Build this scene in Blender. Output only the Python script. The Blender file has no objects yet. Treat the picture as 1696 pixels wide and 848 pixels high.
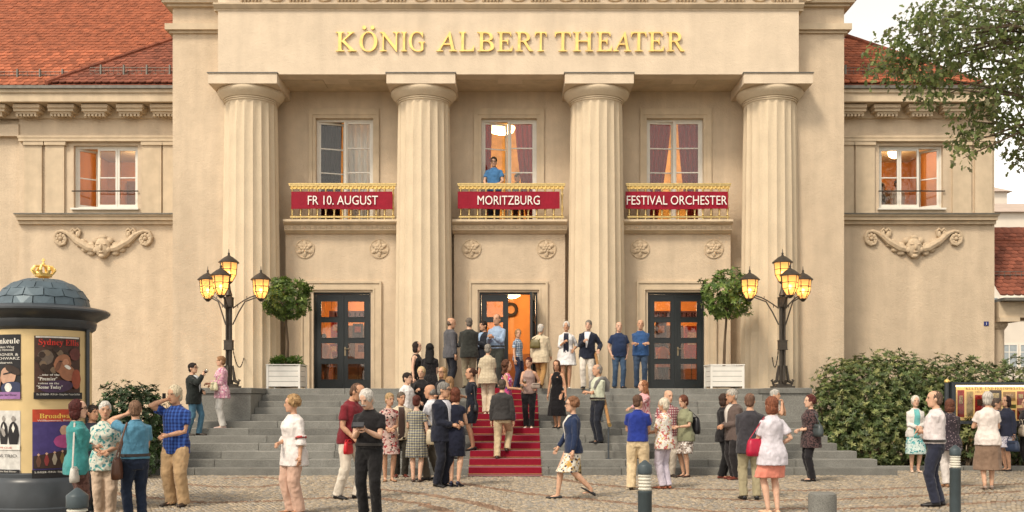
import bpy, math, random
import numpy as np
from mathutils import Vector, Matrix, noise as mnoise
R = math.radians
random.seed(7)
SC = bpy.context.scene
COL = SC.collection

# ------------------------------------------------------------------ camera, sky, sun, exposure
F, HORIZ, CAMH, CX = 1640.0, 660.0, 1.63, 848.0          # photograph pixels (1696 x 848)
cam_data = bpy.data.cameras.new('camera')
cam_data.sensor_width = 36.0
cam_data.lens = F / 1696.0 * 36.0
cam_data.shift_y = (HORIZ - 424.0) / 1696.0
cam_data.clip_start, cam_data.clip_end = 0.1, 3000.0
cam = bpy.data.objects.new('camera', cam_data)
cam.location = (0, 0, CAMH)
cam.rotation_euler = (R(90), 0, 0)
COL.objects.link(cam)
SC.camera = cam

SUN_AZ, SUN_EL = R(218), R(48)      # towards the sun: behind and to the left of the camera
world = bpy.data.worlds.new('World')
SC.world = world
world.use_nodes = True
wn, wl = world.node_tree.nodes, world.node_tree.links
wn.clear()
w_out = wn.new('ShaderNodeOutputWorld')
w_bg = wn.new('ShaderNodeBackground')
w_sky = wn.new('ShaderNodeTexSky')
w_sky.sky_type = 'NISHITA'
w_sky.sun_disc = False
w_sky.sun_elevation = SUN_EL
w_sky.sun_rotation = SUN_AZ
w_sky.air_density, w_sky.dust_density, w_sky.ozone_density = 1.0, 1.0, 1.0
w_hs = wn.new('ShaderNodeHueSaturation')
w_hs.inputs['Saturation'].default_value = 0.12
w_mx = wn.new('ShaderNodeMix')
w_mx.data_type = 'RGBA'
w_mx.blend_type = 'MULTIPLY'
w_mx.inputs['Factor'].default_value = 1.0
w_mx.inputs['B'].default_value = (1.0, 0.925, 0.82, 1)
wl.new(w_sky.outputs[0], w_hs.inputs['Color'])
wl.new(w_hs.outputs[0], w_mx.inputs['A'])
wl.new(w_mx.outputs['Result'], w_bg.inputs['Color'])
w_bg.inputs['Strength'].default_value = 0.15
wl.new(w_bg.outputs[0], w_out.inputs['Surface'])

sun_d = bpy.data.lights.new('sun', 'SUN')
sun_d.energy = 1.5
sun_d.angle = R(11)
sun_d.color = (1.0, 0.87, 0.70)
sun = bpy.data.objects.new('sun', sun_d)
sdir = Vector((math.sin(SUN_AZ) * math.cos(SUN_EL), math.cos(SUN_AZ) * math.cos(SUN_EL), math.sin(SUN_EL)))
sun.rotation_euler = sdir.to_track_quat('Z', 'Y').to_euler()
sun.location = sdir * 60
COL.objects.link(sun)

vs = SC.view_settings
vs.view_transform = 'Standard'
vs.look = 'None'
vs.gamma = 1.0
vs.use_curve_mapping = False
vs.exposure = 0.9
SC.cycles.max_bounces = 6
SC.cycles.transparent_max_bounces = 8
SC.cycles.sample_clamp_indirect = 4.0
SC.cycles.use_denoising = True

def wx(px, Z): return (px - CX) * Z / F
def wz(py, Z): return CAMH + (HORIZ - py) * Z / F
def gz(py): return CAMH * F / (py - HORIZ)          # depth of a ground pixel

# ------------------------------------------------------------------ materials
MATS = {}
def srgb(r, g, b):
    f = lambda c: ((c / 255) / 12.92 if c / 255 <= 0.04045 else ((c / 255 + 0.055) / 1.055) ** 2.4)
    return (f(r), f(g), f(b))
def mat(name, col, rough=0.75, var=0.12, vs_=6.0, bump=0.0, bs=40.0, bd=0.01, metal=0.0, spec=0.3, stain=0.0, sheen=0.0,
        stretch=None, speck=0.0, attr=None, sub=0.0, coat=0.0, rnd=0.0):
    if name in MATS: return MATS[name]
    m = bpy.data.materials.new(name)
    m.use_nodes = True
    nt = m.node_tree; N = nt.nodes; L = nt.links
    bsdf = N['Principled BSDF']
    bsdf.inputs['Roughness'].default_value = rough
    bsdf.inputs['Metallic'].default_value = metal
    bsdf.inputs['Specular IOR Level'].default_value = spec
    if sheen: bsdf.inputs['Sheen Weight'].default_value = sheen
    if coat: bsdf.inputs['Coat Weight'].default_value = coat
    if sub:
        bsdf.inputs['Subsurface Weight'].default_value = sub
        bsdf.inputs['Subsurface Radius'].default_value = (0.012, 0.005, 0.003)
    tc = N.new('ShaderNodeTexCoord')
    vec = tc.outputs['Object']
    if stretch:
        mp = N.new('ShaderNodeMapping'); mp.inputs['Scale'].default_value = stretch
        L.new(vec, mp.inputs['Vector']); vec = mp.outputs[0]
    cur = None
    if attr:
        a = N.new('ShaderNodeAttribute'); a.attribute_name = attr
        cur = a.outputs['Color']
    def mul(cur, lo, hi, fac):
        mx = N.new('ShaderNodeMix'); mx.data_type = 'RGBA'; mx.blend_type = 'MULTIPLY'; mx.inputs['Factor'].default_value = 1.0
        rp = N.new('ShaderNodeMapRange'); rp.inputs['From Min'].default_value = 0.3; rp.inputs['From Max'].default_value = 0.7
        rp.inputs['To Min'].default_value = lo; rp.inputs['To Max'].default_value = hi
        L.new(fac, rp.inputs['Value'])
        if cur is None: mx.inputs['A'].default_value = (*col, 1)
        else: L.new(cur, mx.inputs['A'])
        L.new(rp.outputs[0], mx.inputs['B'])
        return mx.outputs['Result']
    if var:
        n = N.new('ShaderNodeTexNoise'); n.inputs['Scale'].default_value = vs_; n.inputs['Detail'].default_value = 5
        L.new(vec, n.inputs['Vector'])
        cur = mul(cur, 1 - var, 1 + var, n.outputs['Fac'])
    if stain:
        mp = N.new('ShaderNodeMapping'); mp.inputs['Scale'].default_value = (1.6, 1.6, 0.22)
        L.new(tc.outputs['Object'], mp.inputs['Vector'])
        n = N.new('ShaderNodeTexNoise'); n.inputs['Scale'].default_value = 1.3; n.inputs['Detail'].default_value = 7
        L.new(mp.outputs[0], n.inputs['Vector'])
        cur = mul(cur, 1 - stain, 1 + stain * 0.5, n.outputs['Fac'])
        mp = N.new('ShaderNodeMapping'); mp.inputs['Scale'].default_value = (7, 7, .35)      # rain streaks
        L.new(tc.outputs['Object'], mp.inputs['Vector'])
        n = N.new('ShaderNodeTexNoise'); n.inputs['Scale'].default_value = 1.0; n.inputs['Detail'].default_value = 6
        L.new(mp.outputs[0], n.inputs['Vector'])
        cur = mul(cur, 1 - stain * .28, 1 + stain * .15, n.outputs['Fac'])
    if speck:
        n = N.new('ShaderNodeTexNoise'); n.inputs['Scale'].default_value = 70; n.inputs['Detail'].default_value = 3
        L.new(tc.outputs['Object'], n.inputs['Vector'])
        cur = mul(cur, 1 - speck, 1 + speck, n.outputs['Fac'])
    if rnd:
        oi = N.new('ShaderNodeObjectInfo'); mr = N.new('ShaderNodeMath'); mr.operation = 'MULTIPLY_ADD'; mr.inputs[1].default_value = .4; mr.inputs[2].default_value = .3
        L.new(oi.outputs['Random'], mr.inputs[0])
        cur = mul(cur, 1 - rnd, 1 + rnd, mr.outputs[0])
    if cur is None: bsdf.inputs['Base Color'].default_value = (*col, 1)
    else: L.new(cur, bsdf.inputs['Base Color'])
    if bump:
        n = N.new('ShaderNodeTexNoise'); n.inputs['Scale'].default_value = bs; n.inputs['Detail'].default_value = 4
        L.new(vec, n.inputs['Vector'])
        b = N.new('ShaderNodeBump'); b.inputs['Strength'].default_value = bump; b.inputs['Distance'].default_value = bd
        hgt = n.outputs['Fac']
        if stain:
            n2 = N.new('ShaderNodeTexNoise'); n2.inputs['Scale'].default_value = bs * .38; n2.inputs['Detail'].default_value = 3; L.new(vec, n2.inputs['Vector'])
            ma = N.new('ShaderNodeMath'); ma.operation = 'MULTIPLY_ADD'; ma.inputs[1].default_value = 1.1; L.new(n2.outputs['Fac'], ma.inputs[0]); L.new(hgt, ma.inputs[2]); hgt = ma.outputs[0]
        L.new(hgt, b.inputs['Height'])
        L.new(b.outputs[0], bsdf.inputs['Normal'])
    MATS[name] = m
    return m
def emit_mat(name, col, strength, base=(0.8, 0.8, 0.8)):
    if name in MATS: return MATS[name]
    m = mat(name, base, 0.5, 0)
    b = m.node_tree.nodes['Principled BSDF']
    b.inputs['Emission Color'].default_value = (*col, 1)
    b.inputs['Emission Strength'].default_value = strength
    return m
def glass_mat(name, tint=(1, 1, 1), refl=0.12, rough=0.02):
    if name in MATS: return MATS[name]
    m = bpy.data.materials.new(name); m.use_nodes = True
    N = m.node_tree.nodes; L = m.node_tree.links; N.clear()
    o = N.new('ShaderNodeOutputMaterial'); mx = N.new('ShaderNodeMixShader')
    t = N.new('ShaderNodeBsdfTransparent'); g = N.new('ShaderNodeBsdfGlossy')
    t.inputs[0].default_value = (*tint, 1); g.inputs['Roughness'].default_value = rough
    lw = N.new('ShaderNodeFresnel'); lw.inputs[0].default_value = 1.45
    ad = N.new('ShaderNodeMath'); ad.operation = 'ADD'; ad.use_clamp = True; ad.inputs[1].default_value = refl
    L.new(lw.outputs[0], ad.inputs[0]); L.new(ad.outputs[0], mx.inputs[0])
    L.new(t.outputs[0], mx.inputs[1]); L.new(g.outputs[0], mx.inputs[2]); L.new(mx.outputs[0], o.inputs[0])
    MATS[name] = m
    return m

STUCCO = (0.60, 0.485, 0.355)
M_wall = mat('stucco_wall', STUCCO, 0.9, 0.06, 3, 0.55, 42, 0.016, stain=0.13, speck=0.10, spec=0.15)
M_ent = mat('stucco_entablature', (0.68, 0.565, 0.43), 0.9, 0.05, 3, 0.5, 42, 0.014, stain=0.08, speck=0.06, spec=0.15)
M_stone = mat('sandstone', (0.63, 0.52, 0.375), 0.88, 0.05, 2, 0.5, 40, 0.012, stain=0.05, speck=0.10, spec=0.15)
M_trim = mat('trim_render', (0.585, 0.475, 0.34), 0.88, 0.08, 4, 0.3, 40, 0.008, stain=0.12, spec=0.15)
M_ornament = mat('ornament_stone', (0.53, 0.42, 0.295), 0.9, 0.15, 12, 0.4, 50, 0.008, spec=0.1)
M_granite = mat('granite', (0.19, 0.188, 0.172), 0.75, 0.14, 3, 0.3, 90, 0.004, speck=0.28, spec=0.25, rnd=0.16)
M_gold = mat('gilding', (0.86, 0.60, 0.20), 0.38, 0.15, 6, metal=0.45, spec=0.5)
M_brass = mat('brass', (0.60, 0.44, 0.19), 0.34, 0.2, 20, metal=0.9, spec=0.5)
M_whitepaint = mat('white_paint', (0.72, 0.69, 0.62), 0.45, 0.05, 8, spec=0.4)
M_doorpaint = mat('dark_door_paint', (0.012, 0.016, 0.018), 0.32, 0.15, 10, spec=0.5)
M_zinc = mat('zinc_flashing', (0.16, 0.15, 0.13), 0.5, 0.2, 8, metal=0.5)
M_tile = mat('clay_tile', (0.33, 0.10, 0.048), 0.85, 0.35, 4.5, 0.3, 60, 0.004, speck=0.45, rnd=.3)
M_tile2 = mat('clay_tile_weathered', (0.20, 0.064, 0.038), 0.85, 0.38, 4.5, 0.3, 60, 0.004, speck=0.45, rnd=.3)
M_iron = mat('cast_iron', (0.06, 0.05, 0.04), 0.45, 0.2, 20, metal=0.4, spec=0.5)
M_glass = glass_mat('window_glass', (0.96, 0.94, 0.9), 0.015)
M_foyer = mat('foyer_wall_paint', (0.50, 0.21, 0.06), 0.8, 0.15, 1.2)
M_salon = mat('salon_gold_wallpaper', (0.62, 0.38, 0.13), 0.7, 0.25, 3.5)
M_dark = mat('dark_recess', (0.03, 0.026, 0.022), 0.8, 0.1)
M_curtain = mat('red_curtain', (0.11, 0.009, 0.011), 0.85, 0.2, 8, sheen=0.3)
_n = M_curtain.node_tree
_t = _n.nodes.new('ShaderNodeBsdfTranslucent'); _t.inputs[0].default_value = (.24, .012, .014, 1); _m = _n.nodes.new('ShaderNodeMixShader'); _m.inputs[0].default_value = .4
_n.links.new(_n.nodes['Principled BSDF'].outputs[0], _m.inputs[1]); _n.links.new(_t.outputs[0], _m.inputs[2]); _n.links.new(_m.outputs[0], [q for q in _n.nodes if q.type == 'OUTPUT_MATERIAL'][0].inputs[0])
M_woodfloor = mat('parquet_floor', (0.22, 0.10, 0.035), 0.5, 0.2, 5)

# ------------------------------------------------------------------ mesh builder
class MB:
    def __init__(s): s.v = []; s.f = []; s.col = None
    def add(s, vs_, fs):
        b = len(s.v); s.v.extend([tuple(p) for p in vs_]); s.f.extend([tuple(i + b for i in f) for f in fs]); return s
    def box(s, x0, x1, y0, y1, z0, z1):
        x0, x1 = sorted((x0, x1)); y0, y1 = sorted((y0, y1)); z0, z1 = sorted((z0, z1))
        return s.add([(x0, y0, z0), (x1, y0, z0), (x1, y1, z0), (x0, y1, z0), (x0, y0, z1), (x1, y0, z1), (x1, y1, z1), (x0, y1, z1)],
                     [(0, 3, 2, 1), (4, 5, 6, 7), (0, 1, 5, 4), (1, 2, 6, 5), (2, 3, 7, 6), (3, 0, 4, 7)])
    def cbox(s, x0, x1, y0, y1, z0, z1, c):      # box with chamfered front (y0) and top edges
        x0, x1 = sorted((x0, x1)); y0, y1 = sorted((y0, y1)); z0, z1 = sorted((z0, z1))
        vs_ = [(x0, y0, z0), (x1, y0, z0), (x1, y1, z0), (x0, y1, z0),
               (x0, y0, z1 - c), (x1, y0, z1 - c), (x1, y1, z1 - c), (x0, y1, z1 - c),
               (x0 + c, y0 + c, z1), (x1 - c, y0 + c, z1), (x1 - c, y1, z1), (x0 + c, y1, z1)]
        return s.add(vs_, [(0, 3, 2, 1), (0, 1, 5, 4), (1, 2, 6, 5), (2, 3, 7, 6), (3, 0, 4, 7),
                           (4, 5, 9, 8), (5, 6, 10, 9), (6, 7, 11, 10), (7, 4, 8, 11), (8, 9, 10, 11)])
    def loft(s, rings, caps=True, closed=True):
        n = len(rings[0]); b = len(s.v)
        for r in rings: s.v.extend([tuple(p) for p in r])
        for i in range(len(rings) - 1):
            for j in range(n if closed else n - 1):
                k = (j + 1) % n
                s.f.append((b + i * n + j, b + i * n + k, b + (i + 1) * n + k, b + (i + 1) * n + j))
        if caps:
            s.f.append(tuple(b + j for j in reversed(range(n))))
            s.f.append(tuple(b + (len(rings) - 1) * n + j for j in range(n)))
        return s
    def tube(s, path, rad, n=8, caps=True):
        path = [Vector(p) for p in path]
        rads = rad if isinstance(rad, (list, tuple)) else [rad] * len(path)
        rings = []; prev = None
        for i, p in enumerate(path):
            d = (path[min(i + 1, len(path) - 1)] - path[max(i - 1, 0)])
            d = d.normalized() if d.length > 1e-9 else Vector((0, 0, 1))
            if prev is None:
                a = d.orthogonal().normalized()
                if abs(d.z) > 0.5:
                    a = Vector((1, 0, 0)); a = (a - d * a.dot(d)).normalized()
            else:
                a = (prev - d * prev.dot(d)); a = a.normalized() if a.length > 1e-6 else d.orthogonal().normalized()
            prev = a; c = d.cross(a)
            rr = rads[i]; ra, rc = rr if isinstance(rr, (tuple, list)) else (rr, rr)
            rings.append([p + a * (ra * math.cos(2 * math.pi * k / n)) + c * (rc * math.sin(2 * math.pi * k / n)) for k in range(n)])
        return s.loft(rings, caps)
    def lathe(s, prof, n=24, c=(0, 0, 0), a0=0.0):    # prof: list of (r, z)
        rings = [[(c[0] + r * math.cos(a0 + 2 * math.pi * k / n), c[1] + r * math.sin(a0 + 2 * math.pi * k / n), c[2] + z) for k in range(n)] for r, z in prof]
        return s.loft(rings, True)
    def ell(s, c, r, n=10, m=6, rot=None):
        rings = []
        for i in range(m + 1):
            t = math.pi * i / m; rr = max(math.sin(t), 0.02)
            ring = []
            for k in range(n):
                a = 2 * math.pi * k / n
                p = Vector((r[0] * rr * math.cos(a), r[1] * rr * math.sin(a), -r[2] * math.cos(t)))
                if rot: p = rot @ p
                ring.append(p + Vector(c))
            rings.append(ring)
        return s.loft(rings, True)
    def prism(s, poly, y0, y1):      # poly in (x, z), extruded along y; poly counter-clockwise seen from -y
        n = len(poly)
        return s.add([(x, y0, z) for x, z in poly] + [(x, y1, z) for x, z in poly],
                     [tuple(range(n)), tuple(reversed(range(n, 2 * n)))] + [(j, n + j, n + (j + 1) % n, (j + 1) % n) for j in range(n)])
    def extr_x(s, prof, x0, x1):     # prof in (y, z), extruded along x
        n = len(prof)
        return s.add([(x0, y, z) for y, z in prof] + [(x1, y, z) for y, z in prof],
                     [tuple(range(n)), tuple(reversed(range(n, 2 * n)))] + [(j, n + j, n + (j + 1) % n, (j + 1) % n) for j in range(n)])
    def mesh(s, name, smooth=False, origin=(0, 0, 0), fix=True):
        me = bpy.data.meshes.new(name)
        o = Vector(origin)
        me.from_pydata([(p[0] - o.x, p[1] - o.y, p[2] - o.z) for p in s.v], [], s.f)
        if fix:
            import bmesh
            bm = bmesh.new(); bm.from_mesh(me); bmesh.ops.recalc_face_normals(bm, faces=bm.faces); bm.to_mesh(me); bm.free()
        if smooth:
            me.polygons.foreach_set('use_smooth', [True] * len(me.polygons))
            if smooth != 'all': me.set_sharp_from_angle(angle=R(smooth if smooth is not True else 40))
        me.update()
        return me
    def build(s, name, m, parent=None, smooth=False):
        o = wloc(parent)
        ob = bpy.data.objects.new(name, s.mesh(name, smooth, o))
        if m: ob.data.materials.append(m)
        COL.objects.link(ob)
        if parent: ob.parent = parent
        return ob
def wloc(p):
    v = Vector((0, 0, 0))
    while p is not None:
        v = v + p.location; p = p.parent
    return v
def tag(o, label=None, cat=None, group=None, kind=None):
    if label: o['label'] = label
    if cat: o['category'] = cat
    if group: o['group'] = group
    if kind: o['kind'] = kind
    return o
def thing(name, label, cat, loc=(0, 0, 0), group=None):
    o = bpy.data.objects.new(name, None)
    o.location = loc; o.empty_display_size = 0.2
    COL.objects.link(o)
    return tag(o, label, cat, group)
def share(name, me, parent, loc=(0, 0, 0), rot=(0, 0, 0), scale=(1, 1, 1), m=None):   # object with shared mesh; loc in world axes
    o = bpy.data.objects.new(name, me)
    COL.objects.link(o)
    o.location = Vector(loc) - wloc(parent); o.rotation_euler = rot; o.scale = scale
    if parent: o.parent = parent
    return o
def copy_tree(o, parent=None):
    c = o.copy(); COL.objects.link(c)
    if parent is not None: c.parent = parent
    for ch in o.children: copy_tree(ch, c)
    return c

_FC = bpy.data.curves.new('lettering', 'FONT')
_FO = bpy.data.objects.new('lettering', _FC)
def text_verts(body, width=None, height=None, depth=0.0, offset=0.0, bevel=0.0, align='CENTER', shear=0.0):
    """2-D text triangulated: returns mesh with x centred and baseline 0, scaled so caps are height and the line is width."""
    _FC.body = body; _FC.size = 1.0; _FC.extrude = depth; _FC.offset = offset; _FC.bevel_depth = bevel; _FC.align_x = 'LEFT'; _FC.resolution_u = 3
    COL.objects.link(_FO)
    dg = bpy.context.evaluated_depsgraph_get()
    me = bpy.data.meshes.new_from_object(_FO.evaluated_get(dg))
    COL.objects.unlink(_FO)
    n = len(me.vertices); co = np.empty(n * 3); me.vertices.foreach_get('co', co); co = co.reshape(-1, 3)
    co[:, 0] -= co[:, 1] * shear
    x0, x1 = co[:, 0].min(), co[:, 0].max()
    capy = 0.70
    sy = (height / capy) if height else 1.0
    sx = (width / (x1 - x0)) if width else sy
    if align == 'CENTER': co[:, 0] -= (x0 + x1) / 2
    else: co[:, 0] -= x0
    co[:, 0] *= sx; co[:, 1] *= sy
    return me, co
def sign_text(name, body, m, parent, x, y, z, width=None, height=0.1, depth=0.0, offset=0.0, align='CENTER', shear=0.0):
    """flat lettering standing in the x-z plane and facing -y, baseline at z"""
    me, co = text_verts(body, width, height, depth, offset, align=align, shear=shear)
    o = wloc(parent)
    new = np.stack([co[:, 0] + x - o.x, -co[:, 2] + y - o.y, co[:, 1] + z - o.z], 1)
    me.vertices.foreach_set('co', new.ravel()); me.update()
    me.name = name
    me.materials.clear(); me.materials.append(m)
    ob = bpy.data.objects.new(name, me); COL.objects.link(ob); ob.parent = parent
    return ob
def roman(t):       # regular-weight serif capitals
    return ''.join(chr(0x1D434 + ord(c) - 65) if 'A' <= c <= 'Z' else c for c in t)
def serif(t):
    return ''.join(chr(0x1D400 + ord(c) - 65) if 'A' <= c <= 'Z' else (chr(0x1D41A + ord(c) - 97) if 'a' <= c <= 'z' else c) for c in t)
# ------------------------------------------------------------------ ground and paving
M_mortar = mat('paving_joint_sand', (0.16, 0.125, 0.085), 0.95, 0.2, 3, 0.4, 30, 0.01)
g = MB(); g.add([(-900, -60, -0.016), (900, -60, -0.016), (900, 1500, -0.016), (-900, 1500, -0.016)], [(0, 1, 2, 3)])
ground = tag(g.build('ground', M_mortar), kind='structure', label='cobbled forecourt of small grey-brown setts before the theatre steps')

def px_path(pts):
    return [(wx(x, gz(y)), gz(y)) for x, y in pts]
BANDS = [px_path(p) for p in [
    [(905, 789), (960, 799), (1030, 806), (1100, 809), (1200, 811), (1330, 812), (1480, 809), (1600, 804), (1720, 800)],
    [(690, 790), (740, 796), (800, 806), (880, 818), (1000, 829), (1100, 839), (1220, 850)],
    [(560, 806), (640, 811), (720, 820), (790, 833), (850, 850)],
    [(300, 801), (360, 806), (430, 806), (480, 800), (470, 793), (430, 790), (380, 792)],
    [(150, 812), (250, 824), (340, 832), (440, 830), (540, 824), (620, 824), (700, 834), (760, 852)],
    [(1150, 824), (1260, 829), (1400, 826), (1540, 820), (1720, 812)],
    [(1230, 842), (1400, 842), (1560, 836), (1740, 826)]]]
rng = np.random.default_rng(3)
P = 0.078
gx, gy = np.meshgrid(np.arange(-13.5, 13.5, P), np.arange(11.6, 23.2, P))
row = np.arange(gy.shape[0])[:, None]
gx = gx + (row % 2) * P * 0.5
W = 1.7
ph = ((gx / W) % 1.0) - 0.5
gy = gy + 0.85 * (0.25 - ph ** 2)
gx = gx.ravel() + rng.uniform(-.009, .009, gx.size); gy = gy.ravel() + rng.uniform(-.009, .009, gy.size); ph = ph.ravel()
keep = ~((np.abs(gx - 0.05) < 8.0) & (gy > 21.12)) & ~((gx > 7.9) & (gy > 22.45)) & (gy < 23.0)
gx, gy, ph = gx[keep], gy[keep], ph[keep]
n = gx.size
band = np.full(n, 9.0)
for pth in BANDS:
    for (ax, ay), (bx, by) in zip(pth[:-1], pth[1:]):
        dx, dy = bx - ax, by - ay
        t = np.clip(((gx - ax) * dx + (gy - ay) * dy) / (dx * dx + dy * dy + 1e-9), 0, 1)
        band = np.minimum(band, np.hypot(gx - ax - t * dx, gy - ay - t * dy))
isb = band < 0.11
hx = rng.uniform(.027, .036, n); hy = rng.uniform(.027, .036, n)
top = rng.normal(0, .003, n)
ang = rng.normal(0, .12, n) - np.arctan(0.85 * 2 * ph / W) * 1.0
ca, sa = np.cos(ang), np.sin(ang)
tmpl = np.array([(-1, -1, 0), (1, -1, 0), (1, 1, 0), (-1, 1, 0), (-.72, -.72, 1), (.72, -.72, 1), (.72, .72, 1), (-.72, .72, 1)])
V = np.empty((n, 8, 3))
lx = tmpl[None, :, 0] * hx[:, None] * rng.uniform(.88, 1.08, (n, 8)); ly = tmpl[None, :, 1] * hy[:, None] * rng.uniform(.88, 1.08, (n, 8))
V[:, :, 0] = gx[:, None] + lx * ca[:, None] - ly * sa[:, None]
V[:, :, 1] = gy[:, None] + lx * sa[:, None] + ly * ca[:, None]
V[:, :, 2] = np.where(tmpl[None, :, 2] > 0, top[:, None], -0.018)
fq = np.array([(4, 5, 6, 7), (0, 1, 5, 4), (1, 2, 6, 5), (2, 3, 7, 6), (3, 0, 4, 7)])
FQ = (np.arange(n)[:, None, None] * 8 + fq[None]).reshape(-1, 4)
def np_mesh(name, V, FQ, colors=None, smooth=False):
    me = bpy.data.meshes.new(name)
    V = np.asarray(V, dtype=np.float32).reshape(-1, 3); k = FQ.shape[1]
    me.vertices.add(len(V)); me.vertices.foreach_set('co', V.ravel())
    me.loops.add(FQ.size); me.loops.foreach_set('vertex_index', FQ.astype(np.int32).ravel())
    me.polygons.add(len(FQ)); me.polygons.foreach_set('loop_start', np.arange(0, FQ.size, k, dtype=np.int32))
    me.polygons.foreach_set('loop_total', np.full(len(FQ), k, dtype=np.int32))
    if smooth: me.polygons.foreach_set('use_smooth', np.ones(len(FQ), dtype=bool))
    me.update(calc_edges=True)
    if colors is not None:
        a = me.color_attributes.new('tone', 'FLOAT_COLOR', 'POINT'); a.data.foreach_set('color', np.asarray(colors, dtype=np.float32).ravel())
    return me
c0 = np.array([.31, .26, .195]); c1 = np.array([.26, .235, .20]); c2 = np.array([.36, .295, .215]); cb = np.array([.21, .135, .09]); cb2 = np.array([.26, .175, .12])
r1 = rng.random(n)[:, None]; r2 = rng.random(n)[:, None]
base = np.where(r1 < .4, c0, np.where(r1 < .75, c1, c2)) * (0.78 + 0.5 * r2)
bandc = np.where(r1 < .5, cb, cb2) * (0.75 + 0.5 * r2)
cc = np.where(isb[:, None], bandc, base)
colr = np.ones((n, 8, 4)); colr[:, :, :3] = cc[:, None, :]
M_sett = mat('granite_sett', (1, 1, 1), 0.7, 0.12, 9, 0.3, 120, 0.003, attr='tone', spec=0.3)
so = bpy.data.objects.new('paving_setts', np_mesh('paving_setts', V, FQ, colr))
so.data.materials.append(M_sett); COL.objects.link(so); so.parent = ground
tag(so, kind='stuff')

# ------------------------------------------------------------------ staircase
RISE, TREAD, NST, Z0 = 0.157, 0.35, 12, 21.05
LAND = RISE * NST
def step_h(i): return RISE * i
def step_z(i): return Z0 + TREAD * (i - 1)
stairs = thing('staircase', 'broad grey granite staircase leading up to the theatre doors', 'staircase', (0, Z0, 0))
EXT_R = {1: 8.20, 2: 7.90, 3: 7.58, 4: 7.26, 5: 7.16, 6: 7.12, 7: 7.09}
EXT_L = {1: 8.7, 2: 8.4, 3: 8.1, 4: 7.8, 5: 7.66, 6: 7.6, 7: 7.55}
rs = random.Random(11)
for i in range(1, NST + 1):
    xl, xr = -EXT_L.get(i, 6.2), EXT_R.get(i, 6.22)
    x = xl
    while x < xr - 0.05:
        L = rs.uniform(1.5, 2.5)
        x2 = min(x + L, xr)
        if xr - x2 < 0.8: x2 = xr
        b = MB().cbox(x + .006, x2 - .006, step_z(i) + rs.uniform(0, .005), step_z(i) + TREAD + .04, step_h(i - 1) + (0.0 if i > 1 else -.05), step_h(i) - rs.uniform(0, .003), .012)
        b.build('stone_tread', M_granite, stairs)
        x = x2
# landing slabs behind the top step
x = -6.2
while x < 6.2:
    x2 = min(x + 1.55, 6.22)
    for (ya, yb) in ((step_z(12) + TREAD + .045, 26.3), (26.305, 27.6)):
        MB().cbox(x + .003, x2 - .003, ya, yb, LAND - .16, LAND - .002, .006).build('landing_slab', M_granite, stairs)
    x = x2
for sx, x0, x1 in ((-1, -7.52, -6.205), (1, 6.225, 7.08)):
    MB().cbox(x0, x1, 23.50, 27.0, step_h(7) + .002, LAND - .13, .01).build('plinth_block', M_granite, stairs)
    MB().cbox(x0 - .03, x1 + .03, 23.46, 27.0, LAND - .128, LAND, .012).build('plinth_cap', M_granite, stairs)
MB().box(-7.4, 7.0, 22.0, 27.0, -.05, .3).build('foundation', M_granite, stairs)
for k, (x0, x1, z1) in enumerate(((-7.3, 6.9, .62), )):
    MB().box(x0, x1, 23.55, 27.0, .31, step_h(7) - .02).build('foundation', M_granite, stairs)

# red carpet over the steps
M_carpet = mat('red_carpet', (0.23, 0.006, 0.022), 0.95, 0.1, 25, 0.4, 220, 0.004, sheen=0.35, spec=0.1)
carpet = thing('red_carpet', 'long red carpet running up the middle of the stone steps', 'carpet', (-.15, Z0, 0))
cxl, cxr = wx(776, 21.0), wx(897, 21.0)
prof_o, t = [], .010
prof_o.append((20.72, .012)); prof_o.append((Z0 - t, .012))
for i in range(1, NST + 1):
    prof_o.append((step_z(i) - t, step_h(i) + t)); prof_o.append(((step_z(i + 1) - t) if i < NST else 27.2, step_h(i) + t))
rows = []
b = MB()
pts = prof_o
prof_i = [(y + (0.012 if k % 2 == 0 and k > 1 else 0.0), z - .011) for k, (y, z) in enumerate(pts)]
rings = [[(cxl, y, z), (cxr, y, z), (cxr, y + .009, z - .010), (cxl, y + .009, z - .010)] for (y, z) in pts]
b.loft(rings, True)
b.build('carpet_runner', M_carpet, carpet)
for i in range(1, NST + 1):
    rr = MB().tube([(cxl - .02, step_z(i) - t - .011, step_h(i - 1) + t + .016), (cxr + .02, step_z(i) - t - .011, step_h(i - 1) + t + .016)], .0085, 6)
    rr.build('stair_rod', M_brass, carpet)

# handrail to the right of the carpet
M_oak = mat('oak_handrail', (0.36, 0.19, 0.075), 0.4, 0.25, 6, stretch=(8, 1, 1), spec=0.4)
M_steel = mat('grey_steel', (0.10, 0.115, 0.13), 0.4, 0.15, 12, metal=0.6)
hr = thing('handrail', 'slim wooden handrail on steel posts going down the stone steps', 'handrail', (2.1, 21.5, step_h(1)))
p0, p1 = Vector((2.1, 24.98, LAND + .92)), Vector((2.1, 21.45, 1.09))
MB().tube([p0 + Vector((0, .16, 0)), p0, p1, p1 + Vector((0, -.14, -.03))], [.033, .036, .036, .03], 10).build('rail', M_oak, hr, 60)
MB().tube([p1 + Vector((0, -.10, -.02)), p1 + Vector((0, -.17, -.035))], .042, 10).build('end_cap', M_brass, hr, 40)
for yy, h0, zz in ((21.55, step_h(2), 1.12), (23.2, step_h(7), 1.93), (24.93, LAND, LAND + .90)):
    MB().tube([(2.1, yy, h0), (2.1, yy, zz)], .021, 8).lathe([(.06, 0), (.06, .012), (.03, .02)], 10, (2.1, yy, h0)).build('post', M_steel, hr, 40)

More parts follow.
